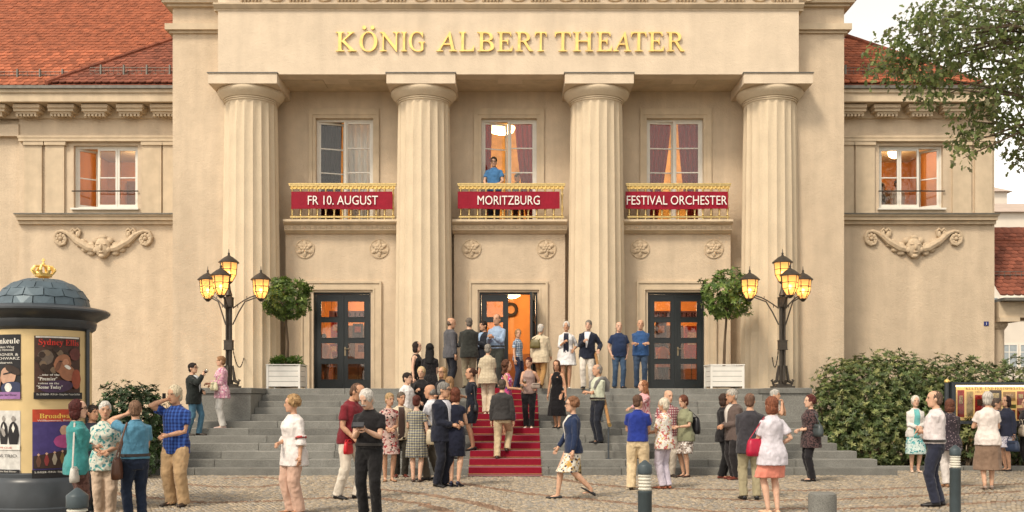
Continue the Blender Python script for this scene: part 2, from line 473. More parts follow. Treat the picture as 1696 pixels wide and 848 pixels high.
# ------------------------------------------------------------------ theatre
ZW, ZP, ZE, ZC, ZA, ZG = 27.5, 27.1, 26.0, 26.78, 26.6, 27.9     # bay wall, door panel, entablature, column axis, anta, wing wall
theatre = thing('theatre', 'cream stucco theatre with four fluted columns and red tiled roof', 'theatre', (0, 27.5, 0))
def pbox(b, x0, x1, y0, y1, zf, zb, zref=None):      # box from photograph pixels, front face at depth zf
    zr = zref or zf
    return b.box(wx(x0, zr), wx(x1, zr), zf, zb, wz(y1, zr), wz(y0, zr))
COLX = [-7.05, -2.385, 2.285, 6.97]
SOFF = wz(123, ZE)
# side walls of the portico (antae) and their mouldings
M_interior = mat('interior_plaster', (0.5, 0.4, 0.28), 0.9, 0.05)
for sgn, xa, xb in ((-1, wx(286, ZA), -6.6), (1, 6.6, wx(1398, ZA))):
    MB().box(xa, xb, ZA, 31.0, 0.0, 16.0).build('portico_side_wall', M_wall, theatre)
    m = MB()
    e = .14
    for (y0, y1, pr) in ((42, 52, .16), (52, 56, .07), (0, 9, .22), (9, 13, .12), (-40, 0, .34)):
        m.box(xa - pr, xb + pr, ZA - pr, 30.9, wz(y1, ZA), wz(y0, ZA) - .002)
    m.build('cornice_moulding', M_trim, theatre)
# bays
BAYS = [dict(p=(473, 656), w=(523, 618), s=(512, 628), d=(519, 614), ds=(499, 632)),
        dict(p=(752, 936), w=(797, 889), s=(785, 901), d=(794, 890), ds=(777, 907)),
        dict(p=(1031, 1210), w=(1071, 1165), s=(1060, 1178), d=(1073, 1167), ds=(1054, 1186))]
for k, B in enumerate(BAYS):
    cxp = (B['p'][0] + B['p'][1]) / 2
    xL, xR = COLX[k] , COLX[k + 1]
    # upper wall around the french window
    x0, x1 = wx(B['w'][0], ZW), wx(B['w'][1], ZW)
    zt, zb = wz(196, ZW), wz(366, ZW)
    zbal = wz(366, 26.8)
    m = MB()
    m.box(xL, x0, ZW, ZW + .4, zb - .3, SOFF + .3); m.box(x1, xR, ZW, ZW + .4, zb - .3, SOFF + .3); m.box(x0, x1, ZW, ZW + .4, zt, SOFF + .3)
    m.build('bay_wall', M_wall, theatre)
    # moulded window surround
    m = MB()
    so0, so1, szt = wx(B['s'][0], ZW), wx(B['s'][1], ZW), wz(180, ZW)
    for pr, a in ((.05, 0.0), (.025, .07)):
        m.box(so0 + a, x0 - (.0 if a else .09), ZW - pr - (.0 if a == 0 else .0), ZW - .001, zb, szt - a)
        m.box(x1 + (.0 if a else .09), so1 - a, ZW - pr, ZW - .001, zb, szt - a)
        m.box(so0 + a + .001, so1 - a - .001, ZW - pr + .001, ZW - .0015, zt + (.0 if a else .09), szt - a - .001)
    m.build('window_surround', M_trim, theatre)
    # door panel below the balcony
    d0, d1, dzt = wx(B['d'][0], ZP), wx(B['d'][1], ZP), wz(484, ZP)
    q0, q1 = wx(B['p'][0], ZP), wx(B['p'][1], ZP)
    pt = wz(380, ZP)
    m = MB()
    m.box(q0, d0, ZP, ZW - .01, LAND - .05, pt); m.box(d1, q1, ZP, ZW - .01, LAND - .05, pt); m.box(d0, d1, ZP, ZW - .01, dzt, pt)
    m.box(xL, q0 - .002, ZW - .02, ZW + .4, LAND - .05, pt); m.box(q1 + .002, xR, ZW - .02, ZW + .4, LAND - .05, pt)
    m.build('door_bay_wall', M_wall, theatre)
    m = MB()
    s0, s1, sz = wx(B['ds'][0], ZP), wx(B['ds'][1], ZP), wz(466, ZP)
    for pr, a, e in ((.075, 0.0, .055), (.045, .055, .13), (.06, .185, .05)):
        m.box(s0 + a, s0 + a + e, ZP - pr, ZP - .001, LAND, sz - a); m.box(s1 - a - e, s1 - a, ZP - pr, ZP - .001, LAND, sz - a)
        m.box(s0 + a + e, s1 - a - e, ZP - pr, ZP - .001, sz - a - e, sz - a)
    m.build('door_surround', M_trim, theatre)
    # balcony slab with guilloche band
    b0, b1 = wx(B['p'][0] - 3, 26.85), wx(B['p'][1] + 3, 26.85)
    m = MB()
    yT = wz(363, 26.75)
    prof = [(27.45, yT), (26.75, yT), (26.74, yT - .06), (26.80, yT - .10), (26.86, yT - .12), (26.90, yT - .125), (26.90, yT - .27), (26.97, yT - .30), (27.03, yT - .34), (27.45, yT - .34)]
    m.extr_x(prof, b0, b1)
    bs = m.build('balcony_slab', M_trim, theatre)
    m = MB(); nn = 22
    for j in range(nn):
        xx = b0 + (b1 - b0) * (j + .5) / nn
        m.ell((xx, 26.9, yT - .20), ((b1 - b0) / nn * .46, .02, .045), 8, 4)
        m.box(xx + (b1 - b0) / nn * .44, xx + (b1 - b0) / nn * .56, 26.885, 26.91, yT - .25, yT - .15)
    m.build('guilloche_band', M_ornament, bs)
    # rosettes
    for px in ((505, 628), (781, 905), (1060, 1182))[k]:
        c = Vector((wx(px, ZP), ZP, wz(412, ZP)))
        ros = MB()
        rot = Matrix.Rotation(R(90), 3, 'X')
        rings = [[c + Vector((r * math.cos(2 * math.pi * j / 24), -y, r * math.sin(2 * math.pi * j / 24))) for j in range(24)] for r, y in ((.27, -.01), (.27, .022), (.245, .03), (.235, .016), (.02, .018))]
        ros.loft(rings, True)
        disc = ros.build('rosette', M_ornament, theatre, 30)
        pm = MB()
        for lay, (rl, ln, wd, off) in enumerate(((.13, .105, .055, 0), (.075, .06, .034, 30))):
            for j in range(6):
                a = R(60 * j + off + 90)
                rt = Matrix.Rotation(-a, 3, 'Y')
                pm.ell(c + Vector((rl * math.cos(a), -.028 - .018 * lay, rl * math.sin(a))), (ln, .026, wd), 8, 6, rt)
        pm.ell(c + Vector((0, -.05, 0)), (.042, .035, .042), 10, 6)
        pm.build('petals', M_ornament, disc, True)
# soffit over the portico with recessed coffers
m = MB(); m.box(wx(361, ZE) + .01, wx(1323, ZE) - .01, ZE + .02, ZW + .3, SOFF, SOFF + .3)
sof = m.build('portico_soffit', M_trim, theatre)
for k in range(3):
    for s_ in (-.95, .95):
        xc = (COLX[k] + COLX[k + 1]) / 2 + s_
        MB().box(xc - .62, xc + .62, 26.45, 27.15, SOFF - .018, SOFF - .001).build('soffit_panel', M_trim, sof)
# entablature
ent = MB().box(wx(361, ZE), wx(1323, ZE), ZE, ZA + .2, SOFF - .001, 13.2).build('entablature', M_ent, theatre)
m = MB()
yt = wz(18, ZE)
prof = [(ZE + .3, yt), (ZE - .02, yt), (ZE - .02, yt + .035), (ZE - .05, yt + .05), (ZE - .09, yt + .09), (ZE - .13, yt + .13), (ZE - .13, yt + .17), (ZE - .10, yt + .18), (ZE - .02, yt + .19), (ZE + .3, yt + .19)]
m.extr_x(prof, wx(355, ZE), wx(1330, ZE))
m.build('upper_moulding', M_trim, ent)
m = MB()
x = wx(398, ZE); per = wx(80 + 848, ZE)
while x < wx(1320, ZE):
    for j in range(6): m.ell((x + .045 + j * .092, ZE - .03, yt + .31), (.043, .06, .11), 6, 5)
    pa = []
    for j in range(9):
        a = math.pi + math.pi * j / 8
        pa.append((x + .95 + .20 * math.cos(a), ZE - .03, yt + .46 + .20 * math.sin(a)))
    m.tube(pa, .05, 6)
    x += per
m.build('frieze_ornament', M_ornament, ent, True)
MB().box(wx(352, ZE), wx(1333, ZE), ZE - .5, ZE + .4, yt + .95, yt + 1.5).build('crown_cornice', M_trim, ent)
# gilded name
LETX = [('K', 556, 592), ('O', 595, 626), ('N', 629, 663), ('I', 664, 675), ('G', 677, 705), ('A', 722, 758), ('L', 760, 786), ('B', 790, 819), ('E', 823, 850), ('R', 853, 884), ('T', 868 + 17, 906),
        ('T', 918, 946), ('H', 948, 983), ('E', 987, 1014), ('A', 1014, 1046), ('T', 1044, 1071), ('E', 1073, 1100), ('R', 1103, 1134)]
zb = wz(86, ZE); hcap = wz(54, ZE) - zb
for ch, a, c in LETX:
    xa, xc = wx(a, ZE), wx(c, ZE)
    o = sign_text('letter', roman(ch), M_gold, ent, (xa + xc) / 2, ZE - .045, zb, xc - xa - .02, hcap, .024, .003, shear=.255)
    if ch == 'O':
        m = MB()
        for dx in (-.11, .11): m.tube([((xa + xc) / 2 + dx, ZE - .058, zb + hcap + .115), ((xa + xc) / 2 + dx, ZE - .012, zb + hcap + .115)], .052, 12)
        m.build('umlaut_dots', M_gold, o)
# columns
def column_meshes():
    zb, zt = LAND, wz(166, 26.1)
    nf, sub = 20, 5
    m = MB(); rings = []
    hs = 9
    for i in range(hs + 1):
        t = i / hs
        z = zb + (zt - zb) * t
        r = .775 - .08 * (t ** 1.6)
        ring = []
        for j in range(nf):
            for q in range(sub):
                u = q / sub
                a = 2 * math.pi * (j + u) / nf
                d = .034 * math.sin(math.pi * u) ** .8 if q else 0
                ring.append(((r - d) * math.cos(a), (r - d) * math.sin(a), z))
        rings.append(ring)
    ring = [(.675 * math.cos(2 * math.pi * j / (nf * sub)), .675 * math.sin(2 * math.pi * j / (nf * sub)), zt + .03) for j in range(nf * sub)]
    rings.append(ring)
    m.loft(rings, True)
    shaft = m.mesh('shaft', 24)
    za = wz(138, 25.9) ; ztop = SOFF
    m = MB()
    h = za - zt
    prof = [(.66, zt - .02), (.675, zt + .05), (.70, zt + .055), (.70, zt + .085), (.685, zt + .09), (.685, zt + .105), (.72, zt + .11), (.72, zt + .14), (.70, zt + .145), (.70, zt + .16),
            (.735, zt + .165), (.775, zt + .22), (.83, zt + .29), (.868, zt + .36), (.875, zt + .41), (.85, zt + .46), (.80, za + .02)]
    prof = [(r_ + .012, zt + (z_ - zt) * (za - zt + .01) / (.46 if z_ - zt > .44 else .48)) for r_, z_ in prof[:-1]] + [(.80, za + .015)]
    m.lathe(prof, 48)
    cap = m.mesh('capital', 35)
    m = MB().box(-.90, .90, -.88, .70, za, ztop - .003)
    ab = m.mesh('abacus')
    m = MB().box(-.925, .925, -.91, -.785, ztop - .002, ztop + .02)
    fl = m.mesh('flashing')
    for me, mm in ((shaft, M_stone), (cap, M_stone), (ab, M_ent), (fl, M_zinc)): me.materials.append(mm)
    return shaft, cap, ab, fl
shaft, cap, ab, fl = column_meshes()
for k, cxx in enumerate(COLX):
    c = share('column', shaft, theatre, (cxx, ZC, 0))
    for nm, me in (('capital', cap), ('abacus', ab), ('flashing', fl)): share(nm, me, c, (cxx, ZC, 0))

# french windows, balconies, banners
M_sash = M_whitepaint
def sash(parent, x0, x1, z0, z1, y, rows, swing=0.0, hinge='l', glass=M_glass, t=.055, reveal=None):
    """one casement: frame mesh + pane per row, swung open about its hinge (radians, positive inwards)"""
    w = x1 - x0; s = 1 if hinge == 'l' else -1
    hx = x0 if hinge == 'l' else x1
    def tr(b):
        nv = []
        for (x, yy, z) in b.v:
            lx, ly = (x - hx) * s, yy - y
            c, sn = math.cos(swing), math.sin(swing)
            nv.append((hx + s * (lx * c - ly * sn), y + lx * sn + ly * c, z))
        b.v = nv; return b
    m = MB()
    m.box(x0, x0 + t, y, y + .05, z0, z1); m.box(x1 - t, x1, y, y + .05, z0, z1)
    m.box(x0 + t, x1 - t, y, y + .05, z0, z0 + t * 1.3); m.box(x0 + t, x1 - t, y, y + .05, z1 - t, z1)
    zi0, zi1 = z0 + t * 1.3, z1 - t
    for r_ in range(1, rows):
        zz = zi0 + (zi1 - zi0) * r_ / rows
        m.box(x0 + t, x1 - t, y + .008, y + .042, zz - .016, zz + .016)
    fr = tr(m).build('casement', M_sash, parent)
    for r_ in range(rows):
        za, zb_ = zi0 + (zi1 - zi0) * r_ / rows + .014, zi0 + (zi1 - zi0) * (r_ + 1) / rows - .014
        tr(MB().box(x0 + t - .004, x1 - t + .004, y + .02, y + .026, za, zb_)).build('pane', glass, fr)
    return fr
def wavy_curtain(x0a, x1a, x0b, x1b, y, z0, z1):      # a drape: (x0a..x1a) at the top to (x0b..x1b) at the bottom
    nx, nz = 36, 10; V = []; Fc = []
    for i in range(nz + 1):
        t = i / nz; z = z1 + (z0 - z1) * t; e = t ** 1.4
        a = x0a + (x0b - x0a) * e; b = x1a + (x1b - x1a) * e
        for j in range(nx + 1):
            u = j / nx
            V.append((a + (b - a) * u, y + .045 * math.sin(u * 34 + t * 1.5) + .02 * math.sin(u * 13 + 2 * t), z))
    for i in range(nz):
        for j in range(nx):
            q = i * (nx + 1) + j
            Fc.append((q, q + 1, q + nx + 2, q + nx + 1))
    return MB().add(V, Fc)
for k, B in enumerate(BAYS):
    x0, x1 = wx(B['w'][0], ZW), wx(B['w'][1], ZW)
    zt, zb = wz(196, ZW), wz(363, 26.75) + .02
    win = bpy.data.objects.new('window', None); COL.objects.link(win); win.parent = theatre; win.location = Vector(((x0 + x1) / 2, ZW + .2, zb)) - wloc(theatre)
    m = MB(); f = .06; y = ZW + .16
    m.box(x0, x0 + f, y - .03, y + .09, zb, zt); m.box(x1 - f, x1, y - .03, y + .09, zb, zt); m.box(x0 + f, x1 - f, y - .03, y + .09, zt - f, zt)
    m.build('window_frame', M_whitepaint, win)
    xm = (x0 + x1) / 2
    sash(win, x0 + f, xm - .01, zb + .02, zt - f, y, 4, R(18 if k != 2 else 6), 'l')
    sash(win, xm + .01, x1 - f, zb + .02, zt - f, y, 4, 0.0, 'r')
    MB().box(xm - .035, xm + .035, y - .035, y - .005, zb + .02, zt - f).build('astragal', M_whitepaint, win)
    # balcony railing
    z0r, z1r = wz(363, 26.75), wz(304, 26.85)
    r0, r1 = wx(B['p'][0] + 8, 26.85), wx(B['p'][1] - 2, 26.85)
    rail = bpy.data.objects.new('balcony_railing', None); COL.objects.link(rail); rail.parent = theatre; rail.location = Vector(((r0 + r1) / 2, 26.85, z0r)) - wloc(theatre)
    m = MB()
    m.box(r0 - .04, r1 + .04, 26.79, 26.91, z1r - .035, z1r); m.box(r0 - .03, r1 + .03, 26.80, 26.90, z1r - .075, z1r - .036)
    m.build('top_rail', M_brass, rail)
    m = MB(); nb = 26
    for j in range(nb):
        xx = r0 + (r1 - r0) * (j + .5) / nb
        m.ell((xx, 26.825, z1r - .105), (.038, .02, .034), 8, 4)
    m.box(r0, r1, 26.83, 26.87, z1r - .15, z1r - .0765)
    m.build('festoon_band', M_gold, rail, True)
    MB().box(r0, r1, 26.82, 26.88, z0r + .055, z0r + .10).build('bottom_rail', M_brass, rail)
    if k == 0:
        h = z1r - .15 - z0r - .10; 
        bal = MB().lathe([(.016, 0), (.03, .02), (.03, .04), (.018, .06), (.036, h * .25), (.04, h * .32), (.022, h * .42), (.018, h * .6), (.034, h * .75), (.036, h * .8), (.018, h * .88), (.03, h * .95), (.03, h)], 10).mesh('baluster', 50)
        bal.materials.append(M_brass)
        stud = MB().lathe([(.022, 0), (.026, .02), (.02, .056)], 8).mesh('stud', 40); stud.materials.append(M_brass)
    for j in range(13):
        xx = r0 + .05 + (r1 - r0 - .1) * j / 12
        bb = share('baluster', bal, rail, (xx, 26.85, z0r + .10)); share('foot', stud, bb, (xx, 26.85, z0r))
    # banner
    txt = ('FR 10. AUGUST', 'MORITZBURG', 'FESTIVAL ORCHESTER')[k]
    lab = ('red banner with white lettering for the tenth of August on a balcony', 'red banner with one white word on the middle balcony', 'red banner with two long white words on a balcony')[k]
    bx0, bx1 = ((482, 650), (758, 927), (1036, 1206))[k]
    ban = thing('banner', lab, 'banner', (wx((bx0 + bx1) / 2, 26.74), 26.74, wz(345, 26.74)))
    V = []; Fc = []; nx = 30
    z0b, z1b = wz(346, 26.74), wz(317, 26.74)
    for i in range(5):
        for j in range(nx + 1):
            u = j / nx; v = i / 4
            V.append((wx(bx0, 26.74) + (wx(bx1, 26.74) - wx(bx0, 26.74)) * u, 26.765 - .010 * math.sin(u * 9 + k) * (0.4 + v) * .6 - .006 * math.sin(u * 31 + v * 3), z0b + (z1b - z0b) * v + .012 * math.sin(u * math.pi * 2 + k) * (1 if i == 0 else 0)))
    for i in range(4):
        for j in range(nx):
            q = i * (nx + 1) + j; Fc.append((q, q + 1, q + nx + 2, q + nx + 1))
    mban = MB().add(V, Fc)
    M_ban = mat('banner_cloth', (0.27, 0.005, 0.022), 0.6, 0.12, 3, spec=0.25)
    cl = mban.build('cloth', M_ban, ban)
    sm = cl.modifiers.new('thick', 'SOLIDIFY'); sm.thickness = .006; sm.offset = 1
    tx = ((510, 626), (791, 894), (1038, 1204))[k]
    o = sign_text('lettering', txt, mat('white_print', (0.82, 0.78, 0.74), 0.6, 0), ban, wx((tx[0] + tx[1]) / 2, 26.74), 26.728, wz(339, 26.74), wx(tx[1], 26.74) - wx(tx[0], 26.74), (339 - 324) * 26.74 / F, 0.003, 0.0)

# entrance doors
def door_leaf(parent, x0, x1, y, z0, z1, swing, hinge, handle):
    s = 1 if hinge == 'l' else -1; hx = x0 if hinge == 'l' else x1
    def tr(b):
        nv = []
        for (x, yy, z) in b.v:
            lx, ly = (x - hx) * s, yy - y
            c, sn = math.cos(swing), math.sin(swing)
            nv.append((hx + s * (lx * c - ly * sn), y + lx * sn + ly * c, z))
        b.v = nv; return b
    w = x1 - x0; st = w * .17
    m = MB()
    m.box(x0, x0 + st, y, y + .06, z0, z1); m.box(x1 - st, x1, y, y + .06, z0, z1)
    zs = [z0, z0 + .24]; H = z1 - z0
    op = []
    ph = (H - .24 - .17 - 3 * .11) / 4
    zc = z0 + .24
    m.box(x0 + st, x1 - st, y, y + .06, z0, zc)
    for r_ in range(4):
        op.append((zc, zc + ph)); zc += ph
        hh = .11 if r_ < 3 else z1 - zc
        m.box(x0 + st, x1 - st, y, y + .06, zc, zc + hh); zc += hh
    for (a, b_) in op:      # glazing beads
        m.box(x0 + st, x0 + st + .02, y - .012, y, a, b_); m.box(x1 - st - .02, x1 - st, y - .012, y, a, b_)
        m.box(x0 + st + .02, x1 - st - .02, y - .012, y, a, a + .02); m.box(x0 + st + .02, x1 - st - .02, y - .012, y, b_ - .02, b_)
    lf = tr(m).build('door_leaf', M_doorpaint, parent)
    for (a, b_) in op: tr(MB().box(x0 + st - .005, x1 - st + .005, y + .028, y + .034, a - .005, b_ + .005)).build('pane', M_glass, lf)
    if handle:
        hx_ = (x0 + st * .5) if hinge == 'r' else (x1 - st * .5); d = 1 if hinge == 'r' else -1
        zc = z0 + 1.05
        tr(MB().box(hx_ - .022, hx_ + .022, y - .01, y, zc - .14, zc + .10).tube([(hx_, y - .005, zc + .04), (hx_, y - .06, zc + .04), (hx_ + d * .13, y - .065, zc + .045)], .012, 8)).build('handle', mat('bronze', (.30, .24, .16), .4, .1, metal=.8), lf)
    return lf
for k, B in enumerate(BAYS):
    d0, d1, dzt = wx(B['d'][0], ZP), wx(B['d'][1], ZP), wz(484, ZP)
    y = ZP + .12
    dr = bpy.data.objects.new('entrance_door', None); COL.objects.link(dr); dr.parent = theatre; dr.location = Vector(((d0 + d1) / 2, y, LAND)) - wloc(theatre)
    f = .05
    m = MB().box(d0, d0 + f, y - .02, y + .1, LAND, dzt).box(d1 - f, d1, y - .02, y + .1, LAND, dzt).box(d0 + f, d1 - f, y - .02, y + .1, dzt - f, dzt)
    m.build('door_frame', M_doorpaint, dr)
    xm = (d0 + d1) / 2
    door_leaf(dr, d0 + f + .004, xm - .004, y, LAND + .012, dzt - f - .006, 0.0, 'l', False)
    door_leaf(dr, xm + .004, d1 - f - .004, y, LAND + .012, dzt - f - .006, R(0 if k != 1 else -82), 'r', True)
    if k != 1: MB().box(xm - .03, xm + .03, y - .022, y - .002, LAND + .02, dzt - f - .01).build('astragal', M_doorpaint, dr)
# ------------------------------------------------------------------ rooms behind the openings
def room(x0, x1, y0, y1, z0, z1, wallm, floorm, name):
    m = MB(); t = .1
    m.box(x0 - t, x1 + t, y1, y1 + t, z0, z1); m.box(x0 - t, x0, y0, y1, z0, z1); m.box(x1, x1 + t, y0, y1, z0, z1)
    m.box(x0 - t, x1 + t, y0, y1 + t, z1, z1 + t)
    o = m.build(name, wallm, theatre)
    MB().box(x0 - t, x1 + t, y0, y1 + t, z0 - t, z0).build('room_floor', floorm, o)
    return o
FZ1 = 5.55
foyer = room(-7.2, 7.2, ZW + .42, 33.5, LAND - .01, FZ1, M_foyer, M_woodfloor, 'foyer')
M_wains = mat('foyer_wainscot', (0.22, 0.09, 0.04), 0.5, 0.2, 4)
MB().box(-7.15, 7.15, 33.38, 33.49, LAND, LAND + 1.25).build('wainscot', M_wains, foyer)
for k_ in range(9):
    xx = -6.4 + 1.6 * k_
    MB().box(xx - .07, xx + .07, 33.40, 33.495, LAND + 1.25, FZ1 - .25).build('wall_pilaster', mat('foyer_trim', (.42, .2, .08), .7, .1), foyer)
MB().box(-7.15, 7.15, 33.36, 33.499, FZ1 - .25, FZ1 - .01).build('foyer_cornice', MATS['foyer_trim'], foyer)
for xx in (-5.4, -1.4, 3.0, 5.2):
    MB().box(xx - .55, xx + .55, 33.30, 33.379, LAND, LAND + 2.2).build('inner_door', mat('dark_inner_door', (.05, .025, .015), .4, .2), foyer)
SALZ = wz(363, 26.75)
salon = room(-7.2, 7.2, ZW + .42, 33.2, SALZ - .02, SALZ + 4.4, M_salon, M_woodfloor, 'salon')
def lamp_light(name, loc, energy, col=(1.0, .72, .40), r=.25):
    d = bpy.data.lights.new(name, 'POINT'); d.energy = energy; d.color = col; d.shadow_soft_size = r
    o = bpy.data.objects.new(name, d); o.location = loc; COL.objects.link(o)
    return o
M_lampglass = emit_mat('lit_lamp_shade', (1.0, .66, .28), 6.0, (.8, .7, .5))
def foyer_lamp(x, y, ztop, drop, r, energy, room_, cat_label):
    t = thing('ceiling_lamp', cat_label, 'ceiling lamp', (x, y, ztop))
    MB().tube([(x, y, ztop), (x, y, ztop - drop + .1)], .015, 6).lathe([(.08, ztop - .03), (.08, ztop)], 10, (x, y, 0)).build('stem', M_brass, t)
    zb = ztop - drop
    MB().lathe([(r * .35, zb - .22), (r * .85, zb - .15), (r, zb - .02), (r, zb + .12), (r * .9, zb + .14)], 20, (x, y, 0)).build('shade', M_lampglass, t, True)
    MB().lathe([(r + .02, zb - .03), (r + .02, zb + .02), (r + .005, zb + .02), (r + .005, zb - .03)], 20, (x, y, 0)).build('ring', M_brass, t)
    l = lamp_light('lamp_light', (x, y, zb - .45), energy)
    l.parent = t; l.location = l.location - Vector((x, y, ztop))
    return t
for x, lab in ((-4.6, 'glowing foyer ceiling lamp behind the door beneath the date banner'), (0.0, 'glowing foyer ceiling lamp behind the open middle door'), (4.6, 'glowing foyer ceiling lamp behind the door with festival banner above')):
    foyer_lamp(x, 31.6, FZ1, .5, .3, 115, foyer, lab)
# salon lamps; the middle one shows through the middle french window
foyer_lamp(wx(831, 30.0), 30.0, SALZ + 4.4, wz(196, 30) and (SALZ + 4.4 - wz(210, 30.0)), .42, 120, salon, 'glowing chandelier drum seen through the middle balcony window')
foyer_lamp(4.4, 31.0, SALZ + 4.4, 1.2, .35, 110, salon, 'glowing salon lamp above the festival banner window')
foyer_lamp(-4.4, 31.0, SALZ + 4.4, 1.2, .35, 60, salon, 'glowing salon lamp above the date banner window')
zt, zb = wz(190, ZW), SALZ + .03
yc = ZW + .75
def cur(a, b, c, d): wavy_curtain(wx(a, yc), wx(b, yc), wx(c, yc), wx(d, yc), yc, zb, zt + .2).build('curtain_or_reflection', M_curtain, salon, True)
cur(792, 815, 792, 808); cur(852, 896, 874, 896)
cur(1066, 1112, 1066, 1086); cur(1122, 1172, 1140, 1172)
M_sky_refl = mat('pale_sky_reflection', (.78, .80, .78), .9, .06, 2, sheen=.2)
wavy_curtain(wx(568, yc), wx(624, yc), wx(580, yc), wx(624, yc), yc + .1, zb, zt + .2).build('curtain_or_reflection', M_sky_refl, salon, True)  # added sheet: its pale colour stands in for sky mirrored in the pane
wavy_curtain(wx(515, yc), wx(566, yc), wx(515, yc), wx(563, yc), yc, zb, zt + .2).build('curtain_or_reflection', mat('dark_tree_reflection', (.02, .014, .012), .9, .5, 3), salon, True)  # added dark sheet, coloured like the trees mirrored in the left pane
# things in the foyer: posters, sign strip, wreath ring
M_lilac = mat('lilac_sign', (.42, .30, .55), .6, .05)
M_ink = mat('dark_violet_ink', (.06, .03, .12), .6, 0)
for (x0, x1, lab, tx) in ((545, 628, 'lilac sign strip with dark capitals behind the door beneath the date banner', 'UND LOST'), (1078, 1162, 'lilac sign strip with dark capitals behind the door beneath the festival banner', 'THEATER')):
    Z = 30.2
    t = thing('sign_strip', lab, 'sign', (wx((x0 + x1) / 2, Z), Z, wz(526, Z)))
    MB().box(wx(x0, Z), wx(x1, Z), Z, Z + .03, wz(527, Z), wz(515, Z)).build('board', M_lilac, t)
    sign_text('lettering', serif(tx), M_ink, t, wx((x0 + x1) / 2, Z), Z - .004, wz(524.5, Z), (x1 - x0) * .8 * Z / F, 7 * Z / F)
    for xx in (x0 + 4, x1 - 4): MB().tube([(wx(xx, Z), Z + .015, wz(515, Z)), (wx(xx, Z), Z + .015, FZ1)], .006, 6).build('wire', M_iron, t)
pcols = [((.45, .05, .03), (.65, .5, .35)), ((.05, .04, .05), (.5, .15, .1)), ((.5, .3, .2), (.12, .05, .05)), ((.3, .03, .04), (.75, .6, .4)), ((.62, .38, .24), (.2, .06, .04)), ((.1, .08, .1), (.55, .35, .25))]
k = 0
for (x0, x1, y0, y1) in ((548, 563, 533, 558), (584, 601, 536, 560), (604, 616, 533, 560), (545, 560, 570, 590), (588, 612, 566, 594), (1086, 1104, 534, 562), (1134, 1158, 540, 592), (1080, 1106, 570, 596)):
    Z = 31.2
    t = thing('framed_poster', ['small red playbill', 'dark playbill', 'pink-brown playbill', 'crimson playbill', 'tan playbill', 'charcoal playbill', 'long tan notice', 'wide red notice'][k] + ' standing in the foyer behind a glazed door', 'poster', (wx((x0 + x1) / 2, Z), Z, LAND))
    a, b = pcols[k % 6]
    MB().box(wx(x0, Z), wx(x1, Z), Z, Z + .03, wz(y1, Z), wz(y0, Z)).build('board', mat('playbill_%d' % k, a, .6, .3, 9), t)
    MB().box(wx(x0 + (x1 - x0) * .2, Z), wx(x0 + (x1 - x0) * .8, Z), Z - .004, Z - .001, wz(y0 + (y1 - y0) * .6, Z), wz(y0 + (y1 - y0) * .2, Z)).build('print', mat('playbill_print_%d' % k, b, .6, .4, 14), t)
    MB().tube([(wx((x0 + x1) / 2, Z), Z + .045, LAND), (wx((x0 + x1) / 2, Z), Z + .045, wz(y0 + 3, Z))], .015, 6).lathe([(.2, 0), (.2, .02), (.03, .03)], 12, (wx((x0 + x1) / 2, Z), Z + .045, LAND)).build('stand', M_iron, t)
    k += 1
Z = 33.3; c = Vector((wx(846, Z), Z, wz(513, Z)))
wr = thing('wreath', 'dark round wreath on the orange foyer wall inside the open door', 'wreath', c)
pa = [c + Vector((.19 * math.cos(R(15 * j)), -.02, .19 * math.sin(R(15 * j)))) for j in range(24)]
m = MB()
rg = random.Random(4)
m.tube(pa + [pa[0]], .055, 8)
m.build('ring', mat('dark_laurel', (.02, .014, .01), .7, .3, 30), wr, True)

